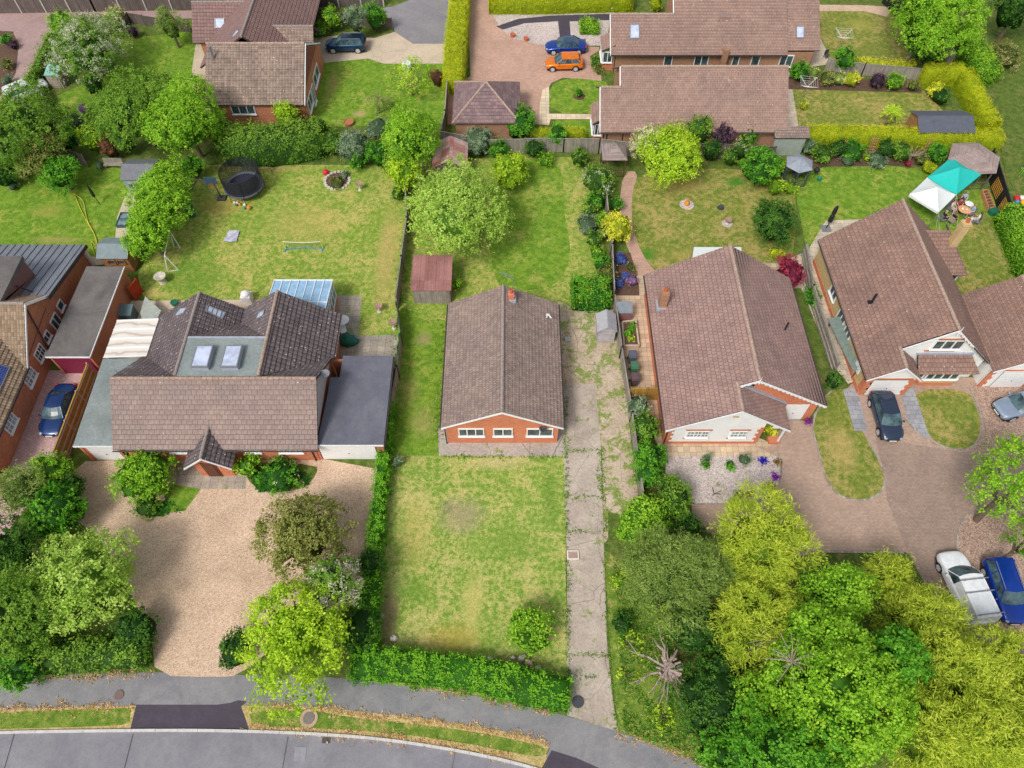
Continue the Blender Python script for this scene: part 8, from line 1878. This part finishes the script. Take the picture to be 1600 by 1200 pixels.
pl_('green_tree', 'shaded green tree at the left edge behind the round tree', 'tree', 12, 865, 55, 5.0, 'deep', nb=12, seed=47)
pl_('dark_bush', 'dark green bush between the pink drive and the gravel', 'shrub', 88, 800, 52, 3.8, 'green', nb=12, seed=48)
pl_('conifer_bush', 'feathery grey-green conifer spreading towards the pink drive', 'tree', 38, 768, 48, 4.3, 'conifer', nb=10, seed=49)
pl_('yellow_green_bush', 'yellow-green bush at the foot of the brown fence', 'shrub', 82, 742, 38, 3.2, 'bright', nb=9)
pl_('dark_bush', 'dark evergreen bush right of the yellow-green bush', 'shrub', 108, 762, 28, 2.6, 'deep', nb=7)
hedge('yew_hedge', 'dark olive hedge along the footway left of the gravel entrance', [(60, 1032), (150, 1026), (236, 1020)], 2.0, 1.4, 'mid', rough=.3, taper=.7)
pl_('ivy_mound', 'dark glossy mound at the left of the gravel entrance', 'shrub', 212, 985, 40, 2.2, 'deep', nb=9)
pl_('green_bush', 'green bush over the left end of the footway', 'shrub', 30, 1035, 50, 2.4, 'green', nb=9)
pl_('rounded_shrub', 'large rounded lime green shrub in front of the chalet house windows', 'shrub', 226, 742, 50, 3.0, 'bright', nb=12, seed=51)
pl_('low_shrub', 'low mixed shrub at the tip of the small lawn island', 'shrub', 228, 792, 22, .9, 'mid', nb=6)
pl_('rose_bush', 'green shrub with yellow and white flowers in the bed by the front wall', 'shrub', 437, 742, 34, 1.5, 'green', nb=8, flower=((238, 234, 190), .25))
pl_('low_shrub', 'low bright shrub right of the brick porch', 'shrub', 388, 728, 22, 1.6, 'bright', nb=6)
tufts('ground_ivy', 'low green ground cover filling the flower bed by the chalet front wall', 'ground cover', [], 0, .1, [(60, 130, 40), (90, 160, 50), (50, 100, 35)], area=[([(385, 738), (495, 738), (478, 762), (405, 768)], 1500), ([(215, 785), (260, 780), (290, 798), (235, 808)], 700)])
# middle garden
pl_('pale_green_tree', 'large pale fresh green tree above the rusty roofed shed', 'tree', 712, 332, 80, 7.2, 'pale', nb=22, seed=61, vw=1.05)
pl_('lime_tree', 'tall bright lime green tree left of the little rusty hut', 'tree', 640, 222, 50, 6.8, 'bright', nb=14, seed=62, vw=1.25)
pl_('lime_bush', 'yellow-green bush below the tall lime tree', 'shrub', 635, 272, 32, 4, 'lime', nb=9)
pl_('yellow_green_bush', 'yellow-green bush right of the pale green tree', 'shrub', 797, 268, 34, 3.4, 'lime', nb=9)
pl_('spiky_shrub', 'blue-green fine leaved shrub in front of the pyramid roof garage', 'shrub', 746, 222, 27, 2.4, 'grey', nb=7)
pl_('green_shrub', 'rounded green shrub at the corner of the cream path', 'shrub', 812, 192, 31, 3.2, 'green', nb=8)
pl_('green_shrub', 'upright green shrub on the fence behind the middle garden', 'shrub', 871, 212, 17, 3, 'green', nb=6)
hedge('golden_low_hedge', 'low yellow-green hedge between the cream path and the fence', [(830, 218), (912, 218)], 1.0, 1.1, 'gold')
pl_('dark_shrub', 'dark green shrub in the shade below the corner shrub', 'shrub', 835, 232, 18, 1.8, 'deep', nb=5)
pl_('white_flower_shrub', 'shrub with white flowers near the arbour', 'shrub', 934, 284, 30, 2.6, 'mid', nb=8, flower=((238, 238, 225), .3))
pl_('yellow_shrub', 'vivid yellow and cream shrub beside the garden path', 'shrub', 966, 356, 25, 3, 'yellow', nb=8, vw=1.5)
pl_('cream_shrub', 'small cream leaved shrub spilling through the old fence', 'shrub', 942, 366, 10, 1.3, 'cream', nb=4)
hedge('clipped_shrub', 'dense block of dark green shrub with yellow sprays beside the grey gabled shed', [(895, 468), (948, 468)], 2.9, 1.7, 'green', rough=.16, flower=((240, 218, 40), .03), taper=.75, cat='shrub')
pl_('green_shrub', 'small bright green shrub against the old fence', 'shrub', 933, 396, 15, 1.3, 'bright', nb=5)
pl_('grey_shrub', 'grey-green shrub left of the old fence', 'shrub', 918, 352, 22, 1.3, 'grey', nb=6)
pl_('olive_shrub', 'olive shrub straddling the end of the old fence', 'shrub', 948, 428, 19, 1.4, 'olive', nb=6)
pl_('green_shrub', 'small green shrub above the yellow and cream shrub', 'shrub', 962, 318, 13, 1.4, 'green', nb=5)
pl_('olive_shrub', 'olive shrub by the old fence below the white flowered shrub', 'shrub', 922, 325, 16, 1.3, 'mid', nb=5)
for a in ((970, 405, 12, .9, 'blue', 'upper clump of bright blue flowers by the garden path'), (976, 432, 8, .8, 'blue', 'lower narrow clump of blue flowers'), (988, 438, 11, .9, 'mauve', 'pink-mauve flower clump beside the lower blue flowers'), (985, 417, 8, .7, 'olive', 'small olive clump between the blue and pink flowers'), (967, 443, 9, .7, 'blue', 'hazy blue-grey clump against the fence')): pl_('flower_clump', a[5], 'flowers', a[0], a[1], a[2], a[3], a[4], nb=5)
pl_('creeper', 'low green creeper at the side of the rusty roofed shed', 'shrub', 712, 446, 9, 1.3, 'bright', nb=4)
# right garden
pl_('round_lime_tree', 'round lime green tree in front of the nearer long bungalow', 'tree', 1050, 243, 53, 4.6, 'lime', nb=16, seed=71)
pl_('cream_blossom_shrub', 'tall shrub covered with cream blossom left of the round lime tree', 'shrub', 1010, 226, 31, 4.0, 'cream', nb=9, vw=1.3, flower=((240, 226, 210), .85))
pl_('red_tipped_shrub', 'shrub with red tips behind the round lime tree', 'shrub', 1040, 200, 16, 3, 'red', nb=5)
pl_('dark_conifer', 'dark green rounded conifer behind the round lime tree', 'shrub', 1092, 208, 23, 4.2, 'mid', nb=8)
pl_('purple_shrub', 'dark purple leaved shrub beside the pink blossom', 'shrub', 1128, 216, 18, 3.6, 'purple', nb=7)
pl_('pink_blossom_shrub', 'shrub with pale pink blossom between the purple shrub and green bush', 'shrub', 1158, 233, 17, 2.8, 'mid', nb=6, flower=((232, 200, 200), .6))
pl_('green_bush', 'large leafy green bush left of the grey gazebo', 'shrub', 1188, 262, 34, 3.6, 'green', nb=10, vw=1.1, seed=73)
pl_('yellow_green_bush', 'variegated yellow-green bush below the leafy green bush', 'shrub', 1212, 293, 15, 2.0, 'lime', nb=6)
pl_('small_golden_bush', 'small golden bush in front of the grey gazebo', 'shrub', 1235, 295, 11, 1.2, 'lime', nb=4)
pl_('round_dark_bush', 'large round dark olive bush behind the white gabled bungalow', 'shrub', 1210, 348, 41, 3.6, 'deep', nb=10, seed=74)
pl_('red_maple', 'crimson leaved maple against the right slope of the bungalow roof', 'shrub', 1234, 428, 27, 3.0, 'red', nb=9, vw=1.2)
pl_('yellow_flower_clump', 'small clump of yellow flowers above the crimson maple', 'flowers', 1213, 395, 13, .9, 'yellow', nb=4)
pl_('green_strip_bush', 'bright green ferny hedge plant beside the fence of the narrow lane', 'shrub', 1270, 462, 13, 1.3, 'green', nb=6, vw=2.2)
pl_('dark_shrub', 'small dark green shrub at the foot of the narrow lane', 'shrub', 1303, 595, 17, 1.5, 'deep', nb=6)
pl_('golden_round_bush', 'round golden bush beside the teal canopy', 'shrub', 1451, 262, 12, 1.3, 'gold', nb=5)
# border under the gold hedge
for i, (px, py, hw, h, st, l) in enumerate(((1262, 228, 12, 1.5, 'grey', 'variegated shrub at the left end of the border under the gold hedge'), (1285, 240, 14, 1.4, 'mid', 'green shrub second in the border under the gold hedge'), (1310, 232, 12, 1.6, 'deep', 'dark shrub left of the first trellis under the gold hedge'), (1332, 235, 16, 1.6, 'green', 'rounded green shrub in the border right of the first trellis'), (1325, 250, 10, .8, 'grey', 'grey cushion low in the border'), (1356, 246, 6, .6, 'lime', 'small lime ball in the border'), (1370, 250, 14, .8, 'grey', 'blue-green low clump mid border'), (1385, 232, 12, 1.4, 'deep', 'dark shrub behind the mid border'), (1407, 236, 14, 1.7, 'mid', 'green shrub by the bare branches in the border'), (1440, 248, 10, 1.0, 'olive', 'olive clump near the golden round bush'), (1462, 240, 15, 1.9, 'green', 'bright green shrub left of the hexagonal gazebo'), (1418, 255, 5, .5, 'red', 'tiny red flowering clump in the border'))): pl_('border_shrub', l, 'shrub', px, py, hw*1.3, h*1.15, st, nb=5, group='shrubs in the border under the gold hedge')
# gold hedges top right
hedge('gold_hedge', 'long clipped golden hedge in front of the dark roofed shed', [(1250, 224), (1340, 225), (1430, 228), (1552, 232)], [1.6, 1.55, 1.55, 1.7], [1.75, 1.75, 1.75, 1.8], 'gold', rough=.035)
hedge('gold_hedge', 'clipped golden hedge running away behind the dark roofed shed', [(1540, 216), (1518, 176), (1495, 134)], 1.55, [1.9, 2.0, 2.1], 'gold', rough=.045)
hedge('gold_hedge', 'short clipped golden hedge closing the top of the garden', [(1492, 132), (1436, 132)], 1.5, [2.1, 2.1], 'gold', rough=.045)
hedge('gold_hedge', 'tall golden hedge between the tarmac drive and the paved close', [(722, -25), (718, 40), (713, 90), (709, 148)], [2.3, 2.3, 2.4, 2.2], [2.3, 2.3, 2.2, 1.9], 'gold', rough=.09, flower=((150, 120, 60), .02))
hedge('top_hedge', 'clipped green-gold hedge along the top of the paved close', [(765, 16), (860, 16), (985, 12)], 2.2, 1.9, 'gold', rough=.045)
hedge('green_hedge', 'tall clipped bright green hedge at the right edge', [(1625, 480), (1592, 400), (1572, 350)], 2.6, 2.2, 'bright', rough=.08, taper=.95)
hedge('bright_hedge', 'loose bright yellow-green hedge below the tall trees', [(1490, 60), (1512, 100), (1530, 135)], 2.4, 2.2, 'bright', rough=.25, taper=.7)
# top right
pl_('broadleaf_tree', 'tall green tree with several pale trunks at the top right', 'tree', 1455, 18, 72, 9.5, 'bright', nb=20, seed=81, trunkmat=BARKP)
pl_('dark_tree', 'dark tree crown in the top right corner', 'tree', 1590, 10, 45, 8, 'deep', nb=14, seed=82)
m = MB(); q = P(1420, 68)
mt_ = thing('multi_stem_trunks', 'three pale leaning tree trunks in the shade of the tall tree', 'tree trunks', (q[0], q[1], 0))
for dx, ex, ez in ((0, 1.2, 5.5), (1.2, 2.6, 5.0), (2.0, 3.8, 4.6)): m.tube((q[0]+dx, q[1], 0), (q[0]+ex, q[1]+2.2, ez), .28, .2, 9)
m.build('trunk', BARKP, mt_)
pl_('dark_shrub', 'dark shrubs behind the pale tree trunks', 'shrub', 1440, 70, 35, 2.6, 'deep', nb=8)
pl_('green_bush', 'round green bush beside the paving of the far bungalow', 'shrub', 1319, 92, 20, 2.4, 'green', nb=7)
pl_('agave_shrub', 'silvery spiky shrub near the end of the gold hedge', 'shrub', 1443, 84, 13, 1.2, 'grey', nb=4)
pl_('copper_shrub', 'bronze-gold upright shrub near the end of the gold hedge', 'shrub', 1468, 88, 11, 2.0, 'olive', nb=5)
pl_('olive_bush', 'olive bush with cream flowers on the far right lawn', 'shrub', 1570, 88, 26, 2.2, 'olive', nb=8, flower=((222, 205, 150), .3))
pl_('green_bush', 'dark green bush left of the cream flowered bush', 'shrub', 1548, 108, 20, 2.0, 'mid', nb=6)
for i, (px, py, hw, h, st, l) in enumerate(((1250, 112, 17, 2.0, 'green', 'green shrub at the left of the row below the gable'), (1272, 115, 10, 1.5, 'cream', 'cream variegated shrub second in the row'), (1292, 122, 13, 1.6, 'olive', 'olive rounded shrub third in the row'), (1312, 124, 11, 1.5, 'cream', 'pale cream shrub beside the golden one'), (1330, 124, 14, 1.8, 'yellow', 'golden yellow round shrub in the row'), (1371, 126, 14, 2.0, 'purple', 'dark purple round shrub in the row'), (1397, 128, 15, 1.8, 'bright', 'fresh green round shrub right of the purple one'), (1428, 134, 10, 1.4, 'olive', 'small olive shrub at the right end of the row'), (1462, 140, 14, 1.8, 'yellow', 'yellow flowered shrub inside the gold hedge corner'), (1470, 150, 16, 1.6, 'deep', 'dark shrub inside the gold hedge corner'), (1256, 166, 7, .9, 'yellow', 'small yellow shrub by the terrace'))): pl_('row_shrub', l, 'shrub', px, py, hw, h, st, nb=5, group='shrubs in the top right garden')
hedge('yellow_border', 'low strip of yellow and green ground plants above the grey fence', [(1335, 102), (1425, 108)], 1.0, .6, 'yellow', rough=.2)
# palms
def palm(label, px, py, h, R_, sty='spiky'):
    p = P(px, py); root = thing('palm', label, 'palm', (p[0], p[1], 0)); r = np.random.default_rng(int(px)); m = MB(); m.path([(p[0], p[1], 0), (p[0]+.1, p[1], h*.5), (p[0]+.25, p[1]+.1, h)], .14, 8, r1=.1); m.build('trunk', BARK, root)
    parts = []; n = 26; st = STY[sty]
    for k in range(n):
        a = 2*math.pi*k/n+r.normal()*.1; e = r.uniform(-.5, .9); L = R_*r.uniform(.8, 1.1)
        for j in range(9):
            t = (j+1)/9; q = np.array([p[0]+.25+math.cos(a)*math.cos(e)*L*t, p[1]+.1+math.sin(a)*math.cos(e)*L*t, h+math.sin(e)*L*t-.5*L*t*t])
            for s in (-1, 1):
                al = np.array([math.cos(a+s*.6), math.sin(a+s*.6), -.3]); c = L3(*st['l']) if r.random() < .5 else L3(*st['m'])
                parts.append(leafquads(q[None]+al[None]*.14, unit(np.array([[0, 0, 1.]])+r.normal(size=(1, 3))*.3), al[None], np.array([.2]), np.array([.035]), c[None]))
    V, Fq, Cc = merge(parts); raw_mesh('fronds', V, Fq, Cc, LEAF, root); return root
palm('palm with a rough trunk in the top middle garden', 592, 178, 1.8, 1.5); palm('small yellow-green palm beside the dark roofed shed', 1382, 196, 1.7, 1.0, 'lime')
# top middle garden
pl_('yellow_tree', 'small spreading tree with sparse yellow-green leaves', 'tree', 642, 125, 36, 3.2, 'lime', nb=10, core=False, dens=.55, trunk=True, flat=.35, seed=85)
pl_('copper_shrub', 'bronze leaved shrub beside the gold hedge', 'shrub', 683, 122, 14, 2.2, 'copper', nb=6)
hedge('laurel_hedge', 'wide mottled yellow-green hedge behind the trampoline', [(362, 245), (430, 245), (505, 235)], [3.2, 3.6, 3.0], [2.6, 2.9, 2.6], 'mid', rough=.35, taper=.75)
pl_('yellow_green_bush', 'pointed yellow-green bush against the house wall', 'shrub', 447, 182, 22, 3.8, 'lime', nb=8, vw=1.1)
pl_('grey_bush', 'dark and silvery bush at the back of the left lawn', 'shrub', 553, 228, 30, 3, 'grey', nb=9)
pl_('green_bush', 'green bush between the hedge and the silvery bush', 'shrub', 520, 222, 22, 2.8, 'mid', nb=7)
pl_('green_bush', 'green bush tucked left of the tall lime tree', 'shrub', 590, 240, 22, 2.6, 'green', nb=7)
pl_('white_flower_patch', 'low patch of white and lilac flowers above the silvery bush', 'flowers', 590, 200, 22, .8, 'grey', nb=5, flower=((225, 228, 240), .6))
pl_('island_plant', 'low mixed green planting inside the stone ring', 'shrub', 527, 285, 14, .5, 'olive', nb=5)
pl_('island_plant', 'small grey-green agave at the top of the stone ring', 'shrub', 539, 272, 7, .6, 'grey', nb=3)
pl_('grass_bed_shrub', 'dark clipped shrub at the right side of the left back lawn', 'shrub', 622, 302, 14, 1.0, 'mid', nb=5)
hedge('box_hedge', 'square clipped bright green box bush on the top gravel bed', [(907, 47), (933, 47)], 2.2, .75, 'bright', rough=.1)
pl_('low_shrub', 'low shrub in the bed beside the orange hatchback', 'shrub', 932, 95, 9, .9, 'mid', nb=4)
pl_('low_shrub', 'straw tinged shrub below the one beside the orange hatchback', 'shrub', 935, 108, 8, .8, 'olive', nb=4)
pl_('lawn_sapling', 'tiny sapling in a bare soil ring on the round lawn', 'sapling', 905, 145, 7, 1.1, 'green', nb=3)
q = P(905, 151); patch('soil_ring', SOIL, [(q[0]+.65*math.cos(a*.5), q[1]+.65*math.sin(a*.5)) for a in range(12)], world=True)
pl_('green_bush', 'rounded green shrub at the top beside the arched hedge end', 'shrub', 1025, 8, 12, 1.8, 'gold', nb=4)
# by the top fence
pl_('yellow_green_bush', 'upright yellow-green bush by the top fence', 'shrub', 519, 30, 16, 3, 'bright', nb=6)
pl_('silver_tree', 'silvery green small tree by the top fence', 'tree', 556, 32, 22, 4.3, 'grey', nb=8)
pl_('green_bush', 'dark green bush right of the silvery tree', 'shrub', 586, 28, 20, 3.6, 'green', nb=8)
pl_('low_shrub', 'bright low shrubs behind the dark teal-blue estate car', 'shrub', 500, 45, 16, 1.4, 'bright', nb=5)
# top left
pl_('conifer_tree', 'dark pointed conifer beside the L-shaped house', 'tree', 266, 40, 25, 4.6, 'conifer', nb=9, seed=90)
pl_('hawthorn_tree', 'broad hawthorn with white blossom at the top left', 'tree', 138, 78, 58, 5.6, 'mid', nb=18, flower=((226, 222, 208), .75), seed=91)
pl_('peach_shrub', 'peach and cream blossoming shrub by the top fence', 'shrub', 180, 27, 19, 2.2, 'cream', nb=6, flower=((236, 205, 170), .7))
pl_('yellow_green_bush', 'yellow-green bush at the left top of the hawthorn', 'shrub', 98, 40, 24, 3.4, 'bright', nb=7)
pl_('maroon_shrub', 'dark maroon shrub at the foot of the low dark fence', 'shrub', 208, 50, 10, 1.3, 'purple', nb=4)
pl_('large_tree', 'large airy green tree left of the L-shaped house', 'tree', 215, 175, 66, 7.0, 'mid', nb=20, seed=92)
pl_('large_tree', 'second airy green tree overhanging the grid-tiled roof', 'tree', 292, 190, 60, 7.2, 'bright', nb=18, seed=93, vw=1.2)
pl_('long_bush', 'tall bright green bush behind the playhouse, top of the long row', 'tree', 258, 295, 46, 4.6, 'bright', nb=14, seed=94)
pl_('long_bush', 'tall bright green bush beside the white swing frame', 'tree', 236, 365, 44, 4.6, 'bright', nb=14, seed=95)
pl_('long_bush', 'middle of the tall bright green bush between the two left back lawns', 'tree', 248, 325, 50, 4.8, 'bright', nb=12, seed=98)
pl_('shaded_tree', 'olive green tree in the shade at the left edge', 'tree', 38, 205, 70, 6, 'mid', nb=18, seed=96)
pl_('shaded_bush', 'dark bush below the shaded tree', 'tree', 62, 238, 45, 4.4, 'olive', nb=10, seed=97)
pl_('green_bush', 'small bright green tree on the far left lawn', 'tree', 95, 272, 34, 3.4, 'green', nb=10, trunk=True, dens=.8)
pl_('dark_bush', 'dark bush at the left edge above the far left lawn', 'shrub', 5, 272, 24, 2.8, 'deep', nb=7)
pl_('gold_conifer', 'golden brown conifer behind the playhouse', 'shrub', 142, 218, 20, 3.2, 'lime', nb=7)
pl_('copper_shrub', 'copper leaved shrub beside the golden brown conifer', 'shrub', 170, 232, 18, 2.6, 'copper', nb=6)
pl_('lilac_shrub', 'small lilac flowered shrub in the top left garden', 'shrub', 131, 172, 10, 1.6, 'mauve', nb=5)
pl_('silver_shrub', 'pale silvery shrub below the lilac shrub', 'shrub', 118, 190, 15, 1.5, 'grey', nb=5)
pl_('dark_shrub', 'dark green shrub below the hawthorn', 'shrub', 146, 132, 17, 2.2, 'deep', nb=6)
hedge('ivy_hedge', 'low green hedge running beside the white car', [(90, 70), (72, 110), (52, 148)], 1.0, 1.4, 'mid', rough=.2)
for px, py, hw, h, st, l in ((10, 62, 10, 1.4, 'green', 'green shrub in the narrow bed beside the top left drive'), (20, 70, 8, 1.0, 'purple', 'dark red shrub in the narrow bed'), (10, 100, 10, 1.2, 'olive', 'olive shrub in the narrow bed'), (12, 125, 8, .9, 'grey', 'grey shrub in the narrow bed beside the white car')): pl_('bed_shrub', l, 'shrub', px, py, hw, h, st, nb=4)
pl_('cream_shrub', 'cream leaved shrubs along the side path of the L-shaped house', 'shrub', 309, 135, 16, 2.2, 'cream', nb=7, vw=1.8)
for px, py, l in ((20, 290, 'white potted plant left of the far left lawn'), (40, 268, 'grey planted pot at the edge of the far left lawn'), (155, 258, 'mixed flower trough by the playhouse bench')): pl_('potted_plant', l, 'plant', px, py, 9, .8, 'grey', nb=3)
# trellis ladders under gold hedge
for i, (px, py) in enumerate(((1312, 245), (1360, 240), (1447, 240))):
    p = P(px, py); tr_ = thing('trellis', ['orange trellis panel left of the rounded border shrub', 'orange trellis panel in the middle of the border', 'orange trellis panel near the golden round bush'][i], 'trellis', (p[0], p[1], 0), 0, 'trellises in the border under the gold hedge'); m = MB()
    for k in range(4): m.tube((p[0]-.3+k*.2, p[1], 0), (p[0]-.3+k*.2, p[1]+.5, 1.6), .025, .025, 4)
    for k in range(6): t = .1+k*.16; m.tube((p[0]-.3, p[1]+.5*t, 1.6*t), (p[0]+.3, p[1]+.5*t, 1.6*t), .025, .025, 4)
    m.build('lattice', plain('trellis_wood', C(190, 140, 100), .8), tr_)
p = P(1428, 238, 1.0); bb_ = thing('bare_branch', 'bleached bare branches in the border under the gold hedge', 'dead branches', (p[0], p[1], 0)); m = MB()
for k in range(12): a = k*.55; m.tube((p[0], p[1], .5), (p[0]+1.1*math.cos(a), p[1]+.8*math.sin(a), 1.3), .04, .015, 5)
m.tube((p[0], p[1], 0), (p[0], p[1], .6), .07, .05, 6); m.build('branches', BARKP, bb_)
edge_cols = [(96, 148, 42), (130, 168, 60), (70, 120, 34), (160, 170, 84)]
tufts('grass_tufts', 'rough grass and weeds along the edges and cracks of the concrete', 'grass', [[(885, 706), (885, 800), (887, 900), (888, 1000), (888, 1060)], [(940, 700), (945, 800), (947, 870), (950, 960), (955, 1050), (965, 1140)], [(687, 713), (760, 714), (858, 714), (885, 712)], [(958, 480), (972, 560), (985, 660), (996, 780)], [(884, 600), (884, 700)], [(940, 700), (935, 740), (945, 790)], [(880, 706), (935, 703)], [(883, 775), (945, 778)], [(886, 830), (944, 833)], [(890, 1024), (955, 1024)], [(905, 1056), (935, 1058)]], 24, .07, edge_cols, .09)
tufts('lawn_tufts', 'longer tufts of grass scattered over the middle lawns', 'grass', [[(622, 500), (615, 600), (612, 700), (600, 800), (592, 900), (585, 1000)], [(692, 500), (690, 600), (686, 690)], [(640, 300), (632, 400), (625, 480)]], 14, .1, edge_cols, .2, seed=9)
tufts('verge_straw', 'dry straw coloured grass edging the footway and verge', 'grass', [[(0, 1107), (100, 1104), (205, 1103)], [(390, 1103), (500, 1106), (560, 1116), (640, 1122), (740, 1136), (858, 1160)], [(390, 1138), (600, 1152), (700, 1166), (800, 1184)], [(0, 1068), (60, 1058), (240, 1052)], [(640, 1072), (740, 1087), (860, 1113)], [(966, 1145), (1040, 1170), (1110, 1195)]], 30, .09, [(214, 178, 132), (196, 168, 112), (226, 196, 156)], .13, seed=4)
tufts('bare_patch_weeds', 'clumps of weeds on the rough strip beside the concrete drive', 'weeds', [], 0, .12, edge_cols, area=[([(960, 870), (1050, 1000), (1120, 1190), (975, 1140)], 5000)], seed=6)

for px, py, hw, h, st, l in ((780, 236, 18, 1.9, 'green', 'climbing shrub on the back fence right of the blue-green shrub'), (905, 246, 17, 1.7, 'mid', 'leafy shrub on the back fence left of the arbour'), (852, 250, 13, 1.4, 'bright', 'fresh green shrub below the upright fence shrub'), (932, 312, 17, 1.8, 'green', 'dense shrub at the top of the old fence'), (940, 345, 13, 1.5, 'bright', 'bright shrub hiding the middle of the old fence'), (928, 375, 16, 1.3, 'mid', 'low rounded shrub along the old fence'), (940, 412, 16, 1.5, 'green', 'rounded green shrub above the olive shrub on the fence'), (1070, 228, 17, 3.2, 'green', 'green shrub filling the gap behind the round lime tree'), (1112, 236, 17, 2.6, 'deep', 'dark shrub below the purple shrub'), (1142, 246, 15, 2.0, 'mid', 'green shrub below the pink blossom'), (1168, 216, 16, 3.0, 'green', 'upper leafy shrub behind the pink blossom'), (1215, 262, 12, 2.4, 'bright', 'narrow yellow-green shrub between the leafy bush and the gazebo'), (1012, 742, 24, 2.3, 'green', 'glossy shrub between the corner shrub and the dome shrub'), (985, 830, 24, 1.8, 'bright', 'bright shrub at the edge of the drive by the fence end'), (965, 905, 14, 1.0, 'lime', 'low lime shrub at the edge of the concrete drive'), (345, 210, 26, 3.4, 'bright', 'bright green shrub below the ladder'), (500, 200, 16, 2.4, 'mid', 'rounded green shrub at the right end of the mottled hedge'), (560, 250, 16, 2.0, 'green', 'green shrub in front of the silvery bush'), (612, 262, 18, 2.4, 'mid', 'green shrub left of the yellow-green bush by the hut'), (100, 215, 24, 3.0, 'green', 'green shrub left of the golden brown conifer'), (195, 225, 18, 2.6, 'mid', 'green shrub behind the playhouse roof'), (300, 262, 20, 2.6, 'green', 'green shrub left of the basketball hoop')): pl_('border_shrub', l, 'shrub', px, py, hw, h, st, nb=6)
# ---------------------------------------------------------------- camera and light
cd = bpy.data.cameras.new('camera'); cam = bpy.data.objects.new('camera', cd); COL.objects.link(cam)
cd.sensor_fit = 'HORIZONTAL'; cd.sensor_width = 36; cd.lens = 36*F/1600; cd.clip_start = .5; cd.clip_end = 3000
cam.location = (0, 0, CAMH); cam.rotation_euler = (math.pi/2-PITCH, 0, 0); scene.camera = cam
SUN = Vector((-.5, -.68, 1.0)).normalized()
sd = bpy.data.lights.new('sun', 'SUN'); sd.energy = 2.3; sd.angle = rad(15); sd.color = (1, .96, .9); so = bpy.data.objects.new('sun', sd); COL.objects.link(so)
so.rotation_euler = (-SUN).to_track_quat('-Z', 'Y').to_euler(); so.location = (0, 0, 80)
w = bpy.data.worlds.new('World'); scene.world = w; w.use_nodes = True; nt = w.node_tree; nt.nodes.clear()
sk = nt.nodes.new('ShaderNodeTexSky'); sk.sky_type = 'NISHITA'; sk.sun_disc = False; sk.sun_elevation = math.asin(SUN.z); sk.sun_rotation = math.atan2(SUN.x, SUN.y); sk.air_density = 1; sk.dust_density = 2.5
hs = nt.nodes.new('ShaderNodeHueSaturation'); hs.inputs['Saturation'].default_value = .32; nt.links.new(sk.outputs[0], hs.inputs['Color'])
bg = nt.nodes.new('ShaderNodeBackground'); bg.inputs[1].default_value = .15; nt.links.new(hs.outputs[0], bg.inputs[0]); ou = nt.nodes.new('ShaderNodeOutputWorld'); nt.links.new(bg.outputs[0], ou.inputs[0])
scene.view_settings.view_transform = 'Standard'; scene.view_settings.look = 'None'; scene.view_settings.exposure = 0; scene.view_settings.gamma = 1
scene.cycles.max_bounces = 6; scene.cycles.transparent_max_bounces = 8
